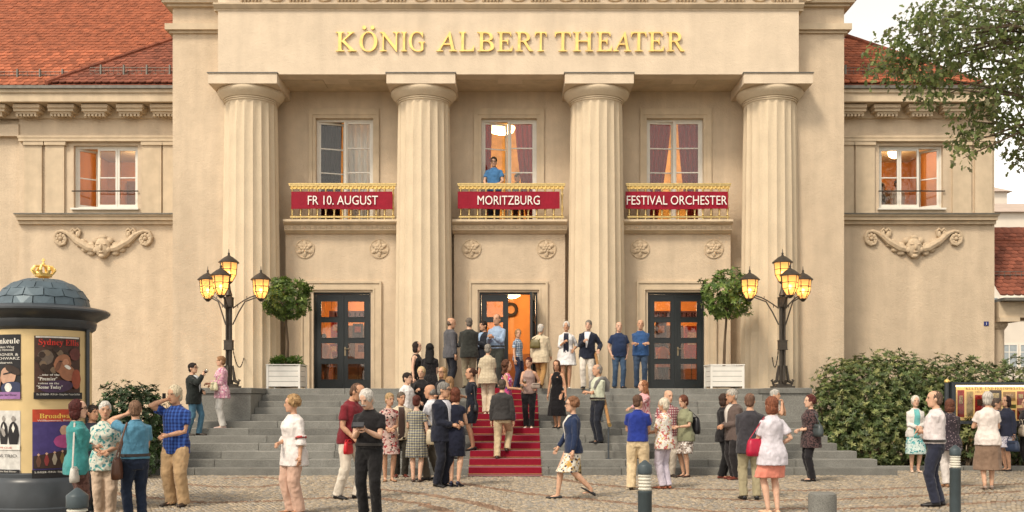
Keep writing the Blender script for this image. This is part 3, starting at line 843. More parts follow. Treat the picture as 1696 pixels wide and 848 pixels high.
# ------------------------------------------------------------------ wings
def wing(sgn):
    P = (lambda x: x) if sgn < 0 else (lambda x: 1684 - x)      # mirror pixels for the right-hand wing
    def b(m, x0, x1, y0, y1, zf, zb=None):
        a, c = sorted((wx(P(x0), zf), wx(P(x1), zf)))
        return m.box(a, c, zf, zb or ZG + .4, wz(y1, zf), wz(y0, zf))
    xo = 32 if sgn < 0 else 37
    win = (122, 228) if sgn < 0 else (122, 228)
    m = MB()
    bot = 900
    b(m, xo, win[0], 230, bot, ZG); b(m, win[1], 300, 230, bot, ZG); b(m, win[0], win[1], 140, 241, ZG); b(m, xo, win[0], 140, 230, ZG); b(m, win[1], 300, 140, 230, ZG)
    b(m, win[0], win[1], 345, bot, ZG)
    w = m.build('wing_wall', M_wall, theatre)
    # flat pilasters, architrave and string course
    for (x0, x1) in ((40, 69), (75, 106), (235, 267), (270, 290)):
        m = MB(); b(m, x0, x1, 240, 353, ZG - .07, ZG); b(m, x0 - 2, x1 + 2, 233, 240, ZG - .12, ZG); m.build('pilaster', M_trim, theatre)
    m = MB(); b(m, xo - 4, 300, 224, 228, ZG - .10, ZG); b(m, xo - 2, 300, 229, 233.5, ZG - .14, ZG)
    m.build('architrave_moulding', M_trim, theatre)
    m = MB(); b(m, xo - 9, 300, 354.5, 357, ZG - .26, ZG); b(m, xo - 6, 300, 357.3, 364, ZG - .2, ZG); b(m, xo - 3, 300, 364.3, 371, ZG - .1, ZG)
    m.build('string_course', M_trim, theatre)
    m = MB(); b(m, xo - 10, 300, 352.5, 354.3, ZG - .29, ZG); m.build('flashing', M_zinc, theatre)
    # cornice with mutules
    ZK = ZG - .62
    xe = -60 if sgn < 0 else 34
    m = MB(); b(m, xe, 300, 146, 153, ZK - .05, ZG); b(m, xe, 300, 153.2, 168, ZK, ZG); b(m, xe, 300, 168.2, 172, ZK + .28, ZG); b(m, xe, 300, 172.2, 196, ZG - .06, ZG)
    m.build('cornice', M_trim, theatre)
    m = MB(); b(m, xe, 300, 141, 145.8, ZK - .12, ZG - .2); m.build('gutter', M_zinc, theatre)
    ctr = (43, 100, 156, 214, 270) if sgn < 0 else (100, 156, 214, 270)
    for c in ctr + ((-14,) if sgn < 0 else ()):
        m = MB(); b(m, c - 22, c + 22, 172.4, 178, ZK + .16, ZG); b(m, c - 21, c + 21, 178.2, 184, ZK + .22, ZG); b(m, c - 17, c + 17, 184.2, 188, ZK + .28, ZG)
        mu = m.build('mutule', M_trim, theatre)
        for j in range(6):
            gm = MB(); q = c - 15 + j * 6
            b(gm, q - 1.9, q + 1.9, 188.2, 192.5, ZK + .30, ZK + .42); gm.build('gutta', M_trim, mu)
    # window
    wd = bpy.data.objects.new('window', None); COL.objects.link(wd); wd.parent = theatre
    xa, xb = sorted((wx(P(win[0]), ZG), wx(P(win[1]), ZG))); z0, z1 = wz(345, ZG), wz(241, ZG)
    wd.location = Vector(((xa + xb) / 2, ZG + .2, z0)) - wloc(theatre)
    m = MB(); f = .06; y = ZG + .14
    m.box(xa, xa + f, y - .02, y + .1, z0, z1).box(xb - f, xb, y - .02, y + .1, z0, z1).box(xa + f, xb - f, y - .02, y + .1, z1 - f, z1).box(xa + f, xb - f, y - .02, y + .1, z0, z0 + f)
    m.build('window_frame', M_whitepaint, wd)
    t3 = (xb - xa - 2 * f) / 3
    for j in range(3):
        op = (j == 0 and sgn < 0) or (j == 2 and sgn > 0)
        sash(wd, xa + f + j * t3 + .004, xa + f + (j + 1) * t3 - .004, z0 + f, z1 - f, y, 2, R(38) if op else 0.0, 'l' if j == 0 else 'r')
    MB().box(xa - .05, xb + .05, ZG - .1, ZG + .14, z0 - .05, z0 - .002).build('window_sill', M_whitepaint, wd)
    zz = wz(317, ZG)
    MB().tube([(xa - .03, ZG - .05, zz), (xb + .03, ZG - .05, zz)], .018, 6).build('guard_bar', M_iron, wd)
    # warm room
    r = room(xa - .5, xb + .5, ZG + .42, 31.5, z0 - .7, z1 + .6, M_foyer, M_woodfloor, 'wing_room')
    foyer_lamp((xa + xb) / 2 + .3, 29.9, z1 + .6, .25, .2, 34 if sgn < 0 else 28, r, 'glowing lamp in the wing room ' + ('above the advertising column' if sgn < 0 else 'behind the oak branches'))
    fx = (xa + xb) / 2; fy = 31.36
    MB().box(fx - .75, fx - .15, fy, fy + .12, z0 - .6, z1 - .25).build('inner_door', mat('brown_panel_door', (.16, .07, .03), .5, .2, 4), r)
    MB().box(fx + .25, fx + .95, fy + .05, fy + .12, z0 + .45, z0 + 1.25).build('picture', mat('dark_picture', (.10, .06, .035), .5, .5, 6), r)
    MB().box(fx + .1, fx + 1.1, fy - .5, fy + .1, z0 - .6, z0 + .28).build('cabinet', mat('brown_panel_door', (.16, .07, .03), .5, .2, 4), r)
    MB().box(xa - .45, xb + .45, ZG + .5, 31.5, z1 + .38, z1 + .58).build('ceiling_beam', M_interior, r)
    # mask relief with scrolls
    cpx = P(172); cy = 405
    C = Vector((wx(cpx, ZG), ZG, wz(cy, ZG))); S = ZG / F
    rl = bpy.data.objects.new('mask_relief', None); COL.objects.link(rl); rl.parent = theatre; rl.location = C - wloc(theatre)
    m = MB()
    m.ell(C + Vector((0, -.06, -.10)), (.23, .15, .30), 14, 10)
    m.ell(C + Vector((0, -.20, -.10)), (.045, .05, .09), 8, 6)
    for s_ in (-1, 1):
        m.ell(C + Vector((s_ * .09, -.185, -.02)), (.06, .03, .025), 8, 5); m.ell(C + Vector((s_ * .17, -.12, -.17)), (.09, .06, .09), 8, 5); m.ell(C + Vector((s_ * .2, -.06, .1)), (.10, .06, .10), 8, 5)
    m.ell(C + Vector((0, -.19, -.235)), (.075, .03, .028), 8, 5); m.ell(C + Vector((0, -.13, -.34)), (.10, .07, .07), 8, 5); m.ell(C + Vector((0, -.08, .18)), (.12, .07, .08), 8, 5)
    m.build('mask_face', M_ornament, rl, True)
    for s_ in (-1, 1):
        m = MB()
        def pt(dx, dy, o=.05): return C + Vector((s_ * dx * S, -o, -dy * S))
        pa = [pt(14, 8), pt(24, 6), pt(34, 0), (pt(44, -6)), pt(52, -14), pt(60, -19), pt(68, -22), pt(76, -20), pt(80, -12), pt(78, -4), pt(71, 1), pt(64, -1), pt(61, -8), pt(64, -14), pt(70, -14)]
        m.tube(pa, [.10, .12, .11, .10, .09, .06, .05, .05, .05, .05, .05, .045, .04, .035, .03], 8)
        for (dx, dy, rx, rz) in ((20, 2, .12, .10), (20, 14, .12, .09), (30, 8, .12, .10), (34, -4, .11, .09), (40, 0, .10, .08), (46, -10, .10, .08), (42, -16, .07, .12), (50, -18, .05, .10)):
            m.ell(pt(dx, dy, .03), (rx, .07, rz), 8, 5)
        m.tube([pt(40, -14), pt(38, -22), pt(42, -26), pt(46, -22), pt(50, -26), pt(54, -21), pt(49, -16)], .04, 6)
        for j in range(8):
            a = 2 * math.pi * j / 8
            m.ell(pt(70, -9, .05) + Vector((.11 * math.cos(a), 0, .11 * math.sin(a))), (.06, .05, .06), 6, 5)
        m.ell(pt(70, -9, .07), (.06, .06, .06), 8, 6)
        m.build('scroll', M_ornament, rl, True)
wing(-1); wing(1)
# set-back wall at the far left
m = MB().box(-19, wx(32, ZG), ZG + .12, ZG + .6, 0, wz(141, ZG)); m.box(-19, wx(32, ZG) , ZG - .05, ZG + .1195, wz(226, ZG), wz(207, ZG)).build('wing_wall', M_wall, theatre)
# house number
hn = thing('house_number_plate', 'small blue enamel house number plate on the theatre corner', 'house number', (wx(1633, ZG), ZG, wz(540, ZG)))
MB().box(wx(1629.5, ZG), wx(1637, ZG), ZG - .02, ZG - .001, wz(539.5, ZG), wz(532.5, ZG)).build('plate', mat('blue_enamel', (.02, .03, .16), .3, .05), hn)
sign_text('numeral', '1', MATS['white_print'], hn, wx(1633.2, ZG), ZG - .023, wz(538.3, ZG), None, 4.6 * ZG / F)

# ------------------------------------------------------------------ roofs with single tiles
def tile_mesh(w, l):
    # beaver-tail tile, rounded lower end, lying in x-y plane with the tail at -y, thickness up
    pts = [(-w / 2, l), (-w / 2, .045), (-w * .36, .018), (-w * .15, .003), (w * .15, .003), (w * .36, .018), (w / 2, .045), (w / 2, l)]
    n = len(pts); t = .034
    v = [(x, y, t * (1 - .75 * y / l)) for x, y in pts] + [(x, y, -.002) for x, y in pts]
    f = [tuple(range(n))[::-1]] + [(j, (j + 1) % n, n + (j + 1) % n, n + j) for j in range(n)]
    return MB().add(v, f)
def roof(name, x0, x1, eave_y, eave_z, slope, rows, clip, mats, visible, tw=.20, gap=.185, base=True, rootparent=None, seed=1, piece_budget=300):
    """front roof plane rising away from the camera; clip(x, d) says whether a tile exists; visible(px, py) rank for the singled-out tiles"""
    rg = random.Random(seed)
    par = rootparent or theatre
    tm = tile_mesh(tw - .006, gap * 2.1)
    me = tm.mesh('tile')
    me.materials.append(mats)
    rf = bpy.data.objects.new(name, None); COL.objects.link(rf); rf.parent = par; rf.location = Vector(((x0 + x1) / 2, eave_y, eave_z)) - wloc(par)
    cs, sn = math.cos(slope), math.sin(slope)
    tiles = []
    for r_ in range(rows):
        d = r_ * gap
        for c in range(int((x1 - x0) / tw) + 2):
            x = x0 + (c + (r_ % 2) * .5) * tw
            if x > x1 or not clip(x, d * cs): continue
            Y, Zz = eave_y + d * cs, eave_z + d * sn
            px, py = CX + x * F / Y, HORIZ - (Zz - CAMH) * F / Y
            tiles.append((visible(px, py), x, Y, Zz))
    tiles.sort(key=lambda t: (-t[0], t[2], abs(t[1] + 11)))
    bulk = MB()
    for i, (vis, x, Y, Zz) in enumerate(tiles):
        rx, ry, rz = slope + rg.gauss(0, .012) - .0, rg.gauss(0, .02), rg.gauss(0, .015)
        dx, dz = rg.uniform(-.006, .006), rg.uniform(0, .006) + .03
        if vis and i < piece_budget:
            share('tile', me, rf, (x + dx, Y, Zz + dz), (rx, ry, rz))
        else:
            Mx = Matrix.Translation((x + dx, Y, Zz + dz)) @ Matrix.Rotation(rz, 4, 'Z') @ Matrix.Rotation(ry, 4, 'Y') @ Matrix.Rotation(rx, 4, 'X')
            bulk.add([Mx @ Vector(p) for p in tm.v], tm.f)
    if bulk.v:
        o = bulk.build('tiles', mats, rf); tag(o, kind='stuff')
    return rf
EAVZ = wz(141, ZG - .7)
inpic = lambda px, py: 1 if (-6 < px < 1700 and py > -8) else 0
# great roof at the left
SL = R(44)
def great(x, d): return x < -9.0 + 0 * d
vis_l = lambda px, py: 1 if (-6 < px < 292 and py > -8) else 0
roof_l = roof('great_roof', -19.0, -8.9, 27.75, EAVZ + .12, SL, 40, great, M_tile, lambda px, py: vis_l(px, py), seed=5)
sn_, cs_ = math.sin(SL), math.cos(SL)
MB().add([(-19.2, 27.8, EAVZ + .05), (-8.6, 27.8, EAVZ + .05), (-8.6, 27.8 + 8 * cs_, EAVZ + .05 + 8 * sn_), (-19.2, 27.8 + 8 * cs_, EAVZ + .05 + 8 * sn_)], [(0, 1, 2, 3)]).build('roof_deck', M_dark, roof_l)
# hipped wing roofs
def hip(sgn):
    ey = ZG - .72; sl = R(40); tn = math.tan(sl)
    xc = wx(78, ey) if sgn < 0 else wx(1626, ey)
    xin = -8.6 if sgn < 0 else 8.6
    clip = (lambda x, d: x > xc + d * 1.06 + .08) if sgn < 0 else (lambda x, d: x < xc - d * 1.06 - .08)
    vis = (lambda px, py: 1 if (60 < px < 288 and py > -8) else 0) if sgn < 0 else (lambda px, py: 1 if (1396 < px < 1640 and py > 0) else 0)
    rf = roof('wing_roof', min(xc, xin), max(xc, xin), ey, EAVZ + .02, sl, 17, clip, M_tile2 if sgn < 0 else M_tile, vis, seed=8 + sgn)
    D = 3.0
    a = Vector((xc, ey, EAVZ)); b = Vector((xc - sgn * D * 1.06, ey + D, EAVZ + D * tn))
    e = Vector((xin, ey, EAVZ)); f_ = Vector((xin, ey + D, EAVZ + D * tn)); h = Vector((xc, ey + 3.4, EAVZ))
    MB().add([a, e, f_, b, h], [(0, 1, 2, 3), (0, 3, 4)]).build('roof_deck', M_tile2, rf)
    nrm = Vector((sgn * .3, -.3, .9)) * .06
    for j in range(11):
        p, q = a.lerp(b, j / 11) + nrm, a.lerp(b, (j + 1.12) / 11) + nrm * 1.3
        MB().tube([p, q], [.085, .07], 8).build('ridge_tile', M_tile2, rf, True)
    # snow guard: grid of rods on brackets
    sg = bpy.data.objects.new('snow_guard', None); COL.objects.link(sg); sg.parent = theatre
    d = .42; yy, zz = ey + d, EAVZ + d * tn + .06
    sg.location = Vector(((xc + xin) / 2, yy, zz)) - wloc(theatre)
    xs, xe = (xc + 1.0, -9.15) if sgn < 0 else (9.0, xc - .9)
    m = MB()
    for q in (.02, .11, .2): m.tube([(xs, yy, zz + q), (xe, yy, zz + q)], .009, 5)
    x = xs
    while x < xe: m.tube([(x, yy, zz), (x, yy, zz + .22)], .006, 4); x += .13
    m.build('grating', M_zinc, sg)
    x = xs + .3
    while x < xe:
        MB().box(x - .02, x + .02, yy - .02, yy + .05, zz - .05, zz + .28).build('bracket', M_zinc, sg); x += .64
hip(-1); hip(1)
sg = bpy.data.objects.new('snow_guard', None); COL.objects.link(sg); sg.parent = theatre
yy, zz = 27.75 + .35, EAVZ + .46; sg.location = Vector((-14, yy, zz)) - wloc(theatre)
m = MB()
for q in (.02, .11, .2): m.tube([(-17, yy, zz + q), (-12.6, yy, zz + q)], .009, 5)
x = -17
while x < -12.6: m.tube([(x, yy, zz), (x, yy, zz + .22)], .006, 4); x += .13
m.build('grating', M_zinc, sg)
x = -16.6
while x < -12.6:
    MB().box(x - .02, x + .02, yy - .02, yy + .05, zz - .05, zz + .28).build('bracket', M_zinc, sg); x += .64
# ------------------------------------------------------------------ foliage helpers
def leaf_template(kind):
    if kind == 'laurel':     # narrow pointed leaf, folded along the midrib, along +x
        return np.array([(0, 0, 0), (.35, .17, .04), (.75, .13, .03), (1, 0, -.06), (.75, -.13, .03), (.35, -.17, .04)]), [(0, 1, 2, 3), (0, 3, 4, 5)]
    return np.array([(0, 0, 0), (.25, .22, .05), (.42, .13, .02), (.62, .30, .03), (.78, .15, 0), (1, 0, -.08), (.78, -.15, 0), (.62, -.30, .03), (.42, -.13, .02), (.25, -.22, .05)]), \
        [(0, 1, 2, 9), (2, 3, 4, 7), (4, 5, 6, 7), (2, 7, 8, 9)]      # lobed oak leaf
def leaves_mesh(name, centers, dirs, ups, sizes, kind, tones):
    T, Fc = leaf_template(kind)
    n = len(centers)
    d = dirs / (np.linalg.norm(dirs, axis=1, keepdims=True) + 1e-9)
    u = ups - d * (ups * d).sum(1, keepdims=True); u /= (np.linalg.norm(u, axis=1, keepdims=True) + 1e-9)
    s = np.cross(u, d)
    V = centers[:, None, :] + sizes[:, None, None] * (T[None, :, 0:1] * d[:, None, :] + T[None, :, 1:2] * s[:, None, :] + T[None, :, 2:3] * u[:, None, :])
    k = len(T)
    FQ = (np.arange(n)[:, None, None] * k + np.array(Fc)[None]).reshape(-1, 4)
    c = np.ones((n, k, 4)); c[:, :, :3] = tones[:, None, :]
    return np_mesh(name, V, FQ, c)
def leaf_mat(name, rough=.42, trans=.25):
    if name in MATS: return MATS[name]
    m = mat(name, (1, 1, 1), rough, .15, 20, attr='tone', spec=.4)
    N = m.node_tree.nodes; L = m.node_tree.links
    b = N['Principled BSDF']; o = [x for x in N if x.type == 'OUTPUT_MATERIAL'][0]
    tr = N.new('ShaderNodeBsdfTranslucent'); mx = N.new('ShaderNodeMixShader'); mx.inputs[0].default_value = trans
    src = b.inputs['Base Color'].links[0].from_socket
    L.new(src, tr.inputs[0]); L.new(b.outputs[0], mx.inputs[1]); L.new(tr.outputs[0], mx.inputs[2]); L.new(mx.outputs[0], o.inputs['Surface'])
    return m
M_leaf = leaf_mat('laurel_leaf'); M_oakleaf = leaf_mat('oak_leaf', .55, .5)
M_bark = mat('bark', (.10, .07, .045), .9, .3, 8, .6, 30, .02, stretch=(3, 3, .5))
def tones_for(n, pal, rg, lo=.65, hi=1.35):
    pal = np.array(pal); return pal[rg.integers(0, len(pal), n)] * rg.uniform(lo, hi, (n, 1))
GREENS = [(.09, .15, .03), (.12, .19, .04), (.06, .11, .025), (.17, .24, .055)]
def rosettes(points, normals, rg, leaf=.11, per=7, kind='laurel', pal=GREENS, fresh=.1):
    """whorls of leaves at the twig ends"""
    n = len(points); N_ = normals / (np.linalg.norm(normals, axis=1, keepdims=True) + 1e-9)
    ref = rg.normal(size=(n, 3)); a = ref - N_ * (ref * N_).sum(1, keepdims=True); a /= np.linalg.norm(a, axis=1, keepdims=True)
    b = np.cross(N_, a)
    C, D, U, S, T = [], [], [], [], []
    wt = tones_for(n, pal, rg)
    for j in range(per):
        an = 2 * math.pi * (j / per) + rg.uniform(-.3, .3, n)
        lift = rg.uniform(-.1, .75, n)
        d = a * np.cos(an)[:, None] + b * np.sin(an)[:, None] + N_ * lift[:, None]
        C.append(points); D.append(d); U.append(N_ + rg.normal(0, .15, (n, 3))); S.append(leaf * rg.uniform(.7, 1.25, n)); T.append(wt * rg.uniform(.75, 1.3, (n, 1)))
    return [np.concatenate(q) for q in (C, D, U, S, T)]
def leaf_obj(name, arr, kind, parent, m):
    o_ = wloc(parent)
    me = leaves_mesh(name, arr[0] - np.array(o_)[None], arr[1], arr[2], arr[3], kind, arr[4])
    me.materials.append(m)
    ob = bpy.data.objects.new(name, me); COL.objects.link(ob); ob.parent = parent
    return ob
def lump(d, seed, f=2.2):       # smooth lumpiness of a crown in direction d
    return mnoise.noise(Vector((d[0] * f + seed, d[1] * f, d[2] * f)))

# bay trees in white planters
M_slat = mat('white_planter_slat', (.74, .72, .67), .5, .05, 6, spec=.4)
def bay_tree(px, cy, rpx, bx0, bx1, under, tl, pl, seed):
    rg = np.random.default_rng(seed)
    Zf = 24.98
    X0, X1 = wx(bx0, Zf), wx(bx1, Zf); w = X1 - X0
    top = wz(605, Zf)
    pt = thing('planter_box', pl, 'planter', ((X0 + X1) / 2, Zf + w / 2, LAND), 'white planters by the entrance')
    ns = 4; sh = (top - LAND - .06) / ns
    for sd in range(4):
        for j in range(ns):
            z0 = LAND + .05 + j * sh; z1 = z0 + sh - .009
            if sd == 0: b = MB().box(X0 + .05, X1 - .05, Zf + .012, Zf + .03, z0, z1)
            elif sd == 1: b = MB().box(X0 + .05, X1 - .05, Zf + w - .03, Zf + w - .012, z0, z1)
            elif sd == 2: b = MB().box(X0 + .012, X0 + .03, Zf + .05, Zf + w - .05, z0, z1)
            else: b = MB().box(X1 - .03, X1 - .012, Zf + .05, Zf + w - .05, z0, z1)
            b.build('slat', M_slat, pt)
    for xx in (X0, X1 - .05):
        for yy in (Zf, Zf + w - .05): MB().box(xx, xx + .05, yy, yy + .05, LAND, top).build('corner_post', M_slat, pt)
    MB().box(X0 + .052, X1 - .052, Zf + .035, Zf + w - .035, LAND + .03, top - .06).build('soil', mat('potting_soil', (.03, .02, .013), .95, .3, 20), pt)
    MB().box(X0 - .012, X1 + .012, Zf - .012, Zf + .045, top + .001, top + .028).box(X0 - .012, X1 + .012, Zf + w - .045, Zf + w + .012, top + .001, top + .028).box(X0 - .012, X0 + .045, Zf + .0455, Zf + w - .0455, top + .001, top + .028).box(X1 - .045, X1 + .012, Zf + .0455, Zf + w - .0455, top + .001, top + .028).build('rim', M_slat, pt)
    Yc = Zf + w / 2
    c = np.array((wx(px, Yc), Yc, wz(cy, Yc))); r = rpx * Yc / F
    t = thing('bay_tree', tl, 'tree', (c[0], Yc, top - .06), 'bay trees by the entrance')
    zt = c[2] - r * .45
    sx = (X0 + X1) / 2
    path = [(sx, Yc, top - .07), (sx + .02, Yc + .01, top + (zt - top) * .4), (c[0] - .02, Yc, top + (zt - top) * .75), (c[0], Yc, zt), (c[0], Yc, zt + r * .5)]
    trm = MB().tube(path, [.042, .033, .03, .03, .015], 8)
    for j in range(9):
        a = 2 * math.pi * j / 9 + .3; e = .2 + .5 * ((j * 7) % 5) / 5
        trm.tube([(c[0], Yc, zt - .05 + .03 * (j % 3)), (c[0] + .28 * r * math.cos(a), Yc + .28 * r * math.sin(a), zt + .12 * r), (c[0] + .75 * r * math.cos(a), Yc + .75 * r * math.sin(a), zt + r * e)], [.017, .013, .006], 5)
    trm.build('trunk', M_bark, t, True)
    n = 540
    d = rg.normal(size=(n, 3)); d /= np.linalg.norm(d, axis=1, keepdims=True)
    rad = np.array([r * (.95 + .42 * lump(q, seed, 2.3)) for q in d]) * rg.uniform(.5, 1.0, n) ** .33
    pts = c + d * rad[:, None] * np.array([1, 1, .92])
    ok = pts[:, 2] > c[2] - r * .80
    leaf_obj('crown', rosettes(pts[ok], d[ok] + rg.normal(0, .35, (ok.sum(), 3)) + np.array([0, 0, .25]), rg, .105, 7), 'laurel', t, M_leaf)
    if under:
        n = 110
        pts = np.stack([rg.uniform(X0 + .08, X1 - .08, n), rg.uniform(Zf + .08, Zf + w - .08, n), top - .03 + rg.uniform(0, .24, n)], 1)
        un = thing('underplanting', 'low leafy plants filling the planter at the foot of the bay tree', 'plant', (sx, Yc, top - .06))
        leaf_obj('foliage', rosettes(pts, rg.normal(0, .5, (n, 3)) + np.array([0, 0, 1.0]), rg, .10, 7, pal=[(.07, .13, .02), (.05, .1, .02), (.1, .17, .03)]), 'laurel', un, M_leaf)
bay_tree(475, 496, 39, 441, 497, True, 'clipped bay tree standing over low green underplanting', 'white slatted planter box with green underplanting', 21)
bay_tree(1204, 490, 44, 1177, 1233, False, 'clipped bay tree with bare trunk rising from its planter', 'white slatted planter box holding only a bare tree trunk', 33)

# ------------------------------------------------------------------ street lamps with four lit lanterns
def lantern_glass():
    m = bpy.data.materials.new('amber_lantern_glass'); m.use_nodes = True
    N = m.node_tree.nodes; L = m.node_tree.links; N.clear()
    o = N.new('ShaderNodeOutputMaterial'); mx = N.new('ShaderNodeMixShader'); ad = N.new('ShaderNodeAddShader')
    t = N.new('ShaderNodeBsdfTransparent'); t.inputs[0].default_value = (1, .72, .36, 1)
    d = N.new('ShaderNodeBsdfTranslucent'); d.inputs[0].default_value = (.9, .55, .2, 1)
    e = N.new('ShaderNodeEmission'); e.inputs[0].default_value = (1, .58, .25, 1); e.inputs[1].default_value = .22
    mx.inputs[0].default_value = .35
    L.new(d.outputs[0], mx.inputs[1]); L.new(t.outputs[0], mx.inputs[2]); L.new(mx.outputs[0], ad.inputs[0]); L.new(e.outputs[0], ad.inputs[1]); L.new(ad.outputs[0], o.inputs[0])
    return m
M_amber = lantern_glass()
M_bulb = emit_mat('lit_bulb', (1, .66, .30), 10.0, (1, .8, .5))
def lantern_meshes():
    n = 6
    prof = [(.085, 0.0), (.175, .16), (.205, .47)]
    fr = MB(); 
    P = lambda r, z, k: Vector((r * math.cos(2 * math.pi * k / n), r * math.sin(2 * math.pi * k / n), z))
    for k in range(n):
        fr.tube([P(prof[0][0], 0, k), P(prof[1][0], .16, k), P(prof[2][0], .47, k)], .011, 5)
        for r, z in prof + [(.192, .30)]: fr.tube([P(r, z, k), P(r, z, k + 1)], .009, 5)
    fr.lathe([(.03, -.07), (.05, -.05), (.09, -.01), (.09, .005)], 12)
    frame = fr.mesh('frame', 40)
    rf = MB().lathe([(.25, .455), (.255, .47), (.19, .53), (.10, .60), (.04, .63), (.022, .66), (.03, .69), (.012, .72), (.006, .80)], 12).mesh('lantern_roof', 40)
    gl = MB()
    for k in range(n):
        for (r0, z0), (r1, z1) in zip(prof[:-1], prof[1:]):
            gl.add([P(r0, z0, k), P(r0, z0, k + 1), P(r1, z1, k + 1), P(r1, z1, k)], [(0, 1, 2, 3)])
    glass = gl.mesh('lantern_glass')
    bl = MB().ell((0, 0, .20), (.045, .045, .06), 10, 8).mesh('bulb', 'all')
    for me, mm in ((frame, M_iron), (rf, M_iron), (glass, M_amber), (bl, M_bulb)): me.materials.append(mm)
    return frame, rf, glass, bl
LFRAME, LROOF, LGLASS, LBULB = lantern_meshes()
def street_lamp(px, angs, label, chain):
    Y = 24.2; X = wx(px, Y); B = LAND
    t = thing('street_lamp', label, 'street lamp', (X, Y, B), 'four-lantern street lamps')
    m = MB()
    m.box(X - .24, X + .24, Y - .24, Y + .24, B, B + .05).box(X - .19, X + .19, Y - .19, Y + .19, B + .05, B + .1)
    for k in range(4):
        a = R(90 * k + 0)
        u = Vector((math.cos(a), math.sin(a), 0))
        q = Vector((X, Y, B))
        m.tube([q + u * .10 + Vector((0, 0, .55)), q + u * .12 + Vector((0, 0, .35)), q + u * .14 + Vector((0, 0, .18)), q + u * .25 + Vector((0, 0, .12)), q + u * .27 + Vector((0, 0, .18)), q + u * .23 + Vector((0, 0, .21))], [.02, .035, .045, .04, .03, .018], 6)
    m.build('base', M_iron, t, 40)
    for k in range(4):
        a = R(45 + 90 * k); dx, dy = .066 * math.cos(a), .066 * math.sin(a)
        MB().tube([(X + dx, Y + dy, B + .05), (X + dx, Y + dy, B + 2.25)], .022, 8).build('rod', M_iron, t, 40)
    MB().tube([(X, Y, B + .05), (X, Y, B + 2.62)], .03, 8).lathe([(.07, B + 2.25), (.09, B + 2.27), (.05, B + 2.40), (.035, B + 2.52)], 12, (X, Y, 0)).build('shaft', M_iron, t, 40)
    for zz in (.95, 2.0):
        MB().box(X - .095, X + .095, Y - .095, Y + .095, B + zz, B + zz + .2).box(X - .105, X + .105, Y - .105, Y + .105, B + zz - .02, B + zz - .0005).box(X - .105, X + .105, Y - .105, Y + .105, B + zz + .2005, B + zz + .22).build('collar', M_iron, t)
    def lantern(loc):
        lf = share('lantern', LFRAME, t, loc)
        for nm, me in (('lantern_roof', LROOF), ('lantern_glass', LGLASS), ('bulb', LBULB)): share(nm, me, lf, loc)
        l = lamp_light('lantern_light', Vector(loc) + Vector((0, 0, .22)), 7, (1, .62, .28), .05); l.parent = lf; l.location = (0, 0, .22)
    lantern((X, Y, B + 2.60))
    for a, r in angs:
        a = R(a); u = Vector((math.cos(a), math.sin(a), 0)); q = Vector((X, Y, B))
        top = [q + u * (.09 + (r - .09) * s_) + Vector((0, 0, 1.95 + .34 * math.sin(min(s_, 1) * math.pi / 2))) for s_ in (0, .2, .4, .6, .8, 1.0)]
        low = [q + u * .09 + Vector((0, 0, 1.55)), q + u * (.2 * r + .08) + Vector((0, 0, 1.86)), q + u * (.5 * r) + Vector((0, 0, 2.12)), q + u * (r * .95) + Vector((0, 0, 2.26))]
        ar = MB().tube(top, .017, 6).tube(low, .017, 6)
        for s_ in (.18, .34, .5): ar.tube([q + u * (.09 + (r - .09) * s_) + Vector((0, 0, 1.95 + .34 * math.sin(s_ * math.pi / 2))), q + u * (.09 + (r - .09) * s_) + Vector((0, 0, 1.72 + .9 * s_ ** .75 - .0))], .010, 5)
        ar.build('arm', M_iron, t, 40)
        lantern(q + u * r + Vector((0, 0, 2.20)))
    # chain to a wall hook
    s_ = 1 if px < 848 else -1
    ch = thing('chain', 'slack iron chain hooked between lamp post and column ' + ('with bay tree underplanting nearby' if px < 848 else 'beside the bare-trunk bay tree'), 'chain', (X + s_ * .1, Y, B + .95))
    e = Vector((COLX[0 if px < 848 else 3] - s_ * .05, 26.03, B + .82))
    e.x = wx(404 if px < 848 else 1279, 26.03)
    a0 = Vector((X + s_ * .1, Y, B + .95))
    lk = MB()
    for k in range(26):
        u0, u1 = k / 26, (k + 1.25) / 26
        f = lambda u: a0.lerp(e, u) - Vector((0, 0, .34 * 4 * u * (1 - u)))
        lk.tube([f(u0), f(u1)], [(.016, .008) if k % 2 else (.008, .016)] * 2, 5)
    lk.build('chain_links', M_iron, ch)
street_lamp(379, ((12, .76), (162, .60), (270, .66)), 'black four-lantern street lamp beside the tree with green underplanting', True)
street_lamp(1296, ((168, .78), (18, .58), (270, .66)), 'black four-lantern street lamp on the plinth near the big hedge', True)

# ------------------------------------------------------------------ light bollards and stone stub
M_boll = mat('bollard_grey_paint', (.055, .075, .085), .42, .12, 8, metal=.2, spec=.45)
M_opal = mat('opal_louvre', (.62, .60, .52), .35, .05, 8, spec=.4)
def bollard(px, py_top, label):
    H = 1.0; s = (py_top - HORIZ) / (CAMH - H); Y = F / s; X = wx(px, Y)
    t = thing('light_bollard', label, 'bollard', (X, Y, 0), 'grey light bollards')
    MB().lathe([(.072, 0), (.072, .655), (.075, .66), (.075, .685), (.06, .69)], 24, (X, Y, 0)).build('post', M_boll, t, 40)
    pr = [(.058, .69)]
    for k in range(5):
        z = .69 + k * .034
        pr += [(.055, z + .004), (.070, z + .012), (.070, z + .020), (.055, z + .032)]
    MB().lathe(pr, 24, (X, Y, 0)).build('louvre', M_opal, t, 40)
    MB().lathe([(.074, .862), (.075, .868), (.075, .945), (.070, .952), (.012, 1.0), (.0, 1.002)], 24, (X, Y, 0)).build('cap', M_boll, t, 40)
bollard(128, 808, 'grey light bollard in front of the advertising column')
bollard(1068, 762, 'grey light bollard before the man in royal blue shirt')
bollard(1582, 737, 'grey light bollard beside the man in white shirt and navy trousers')
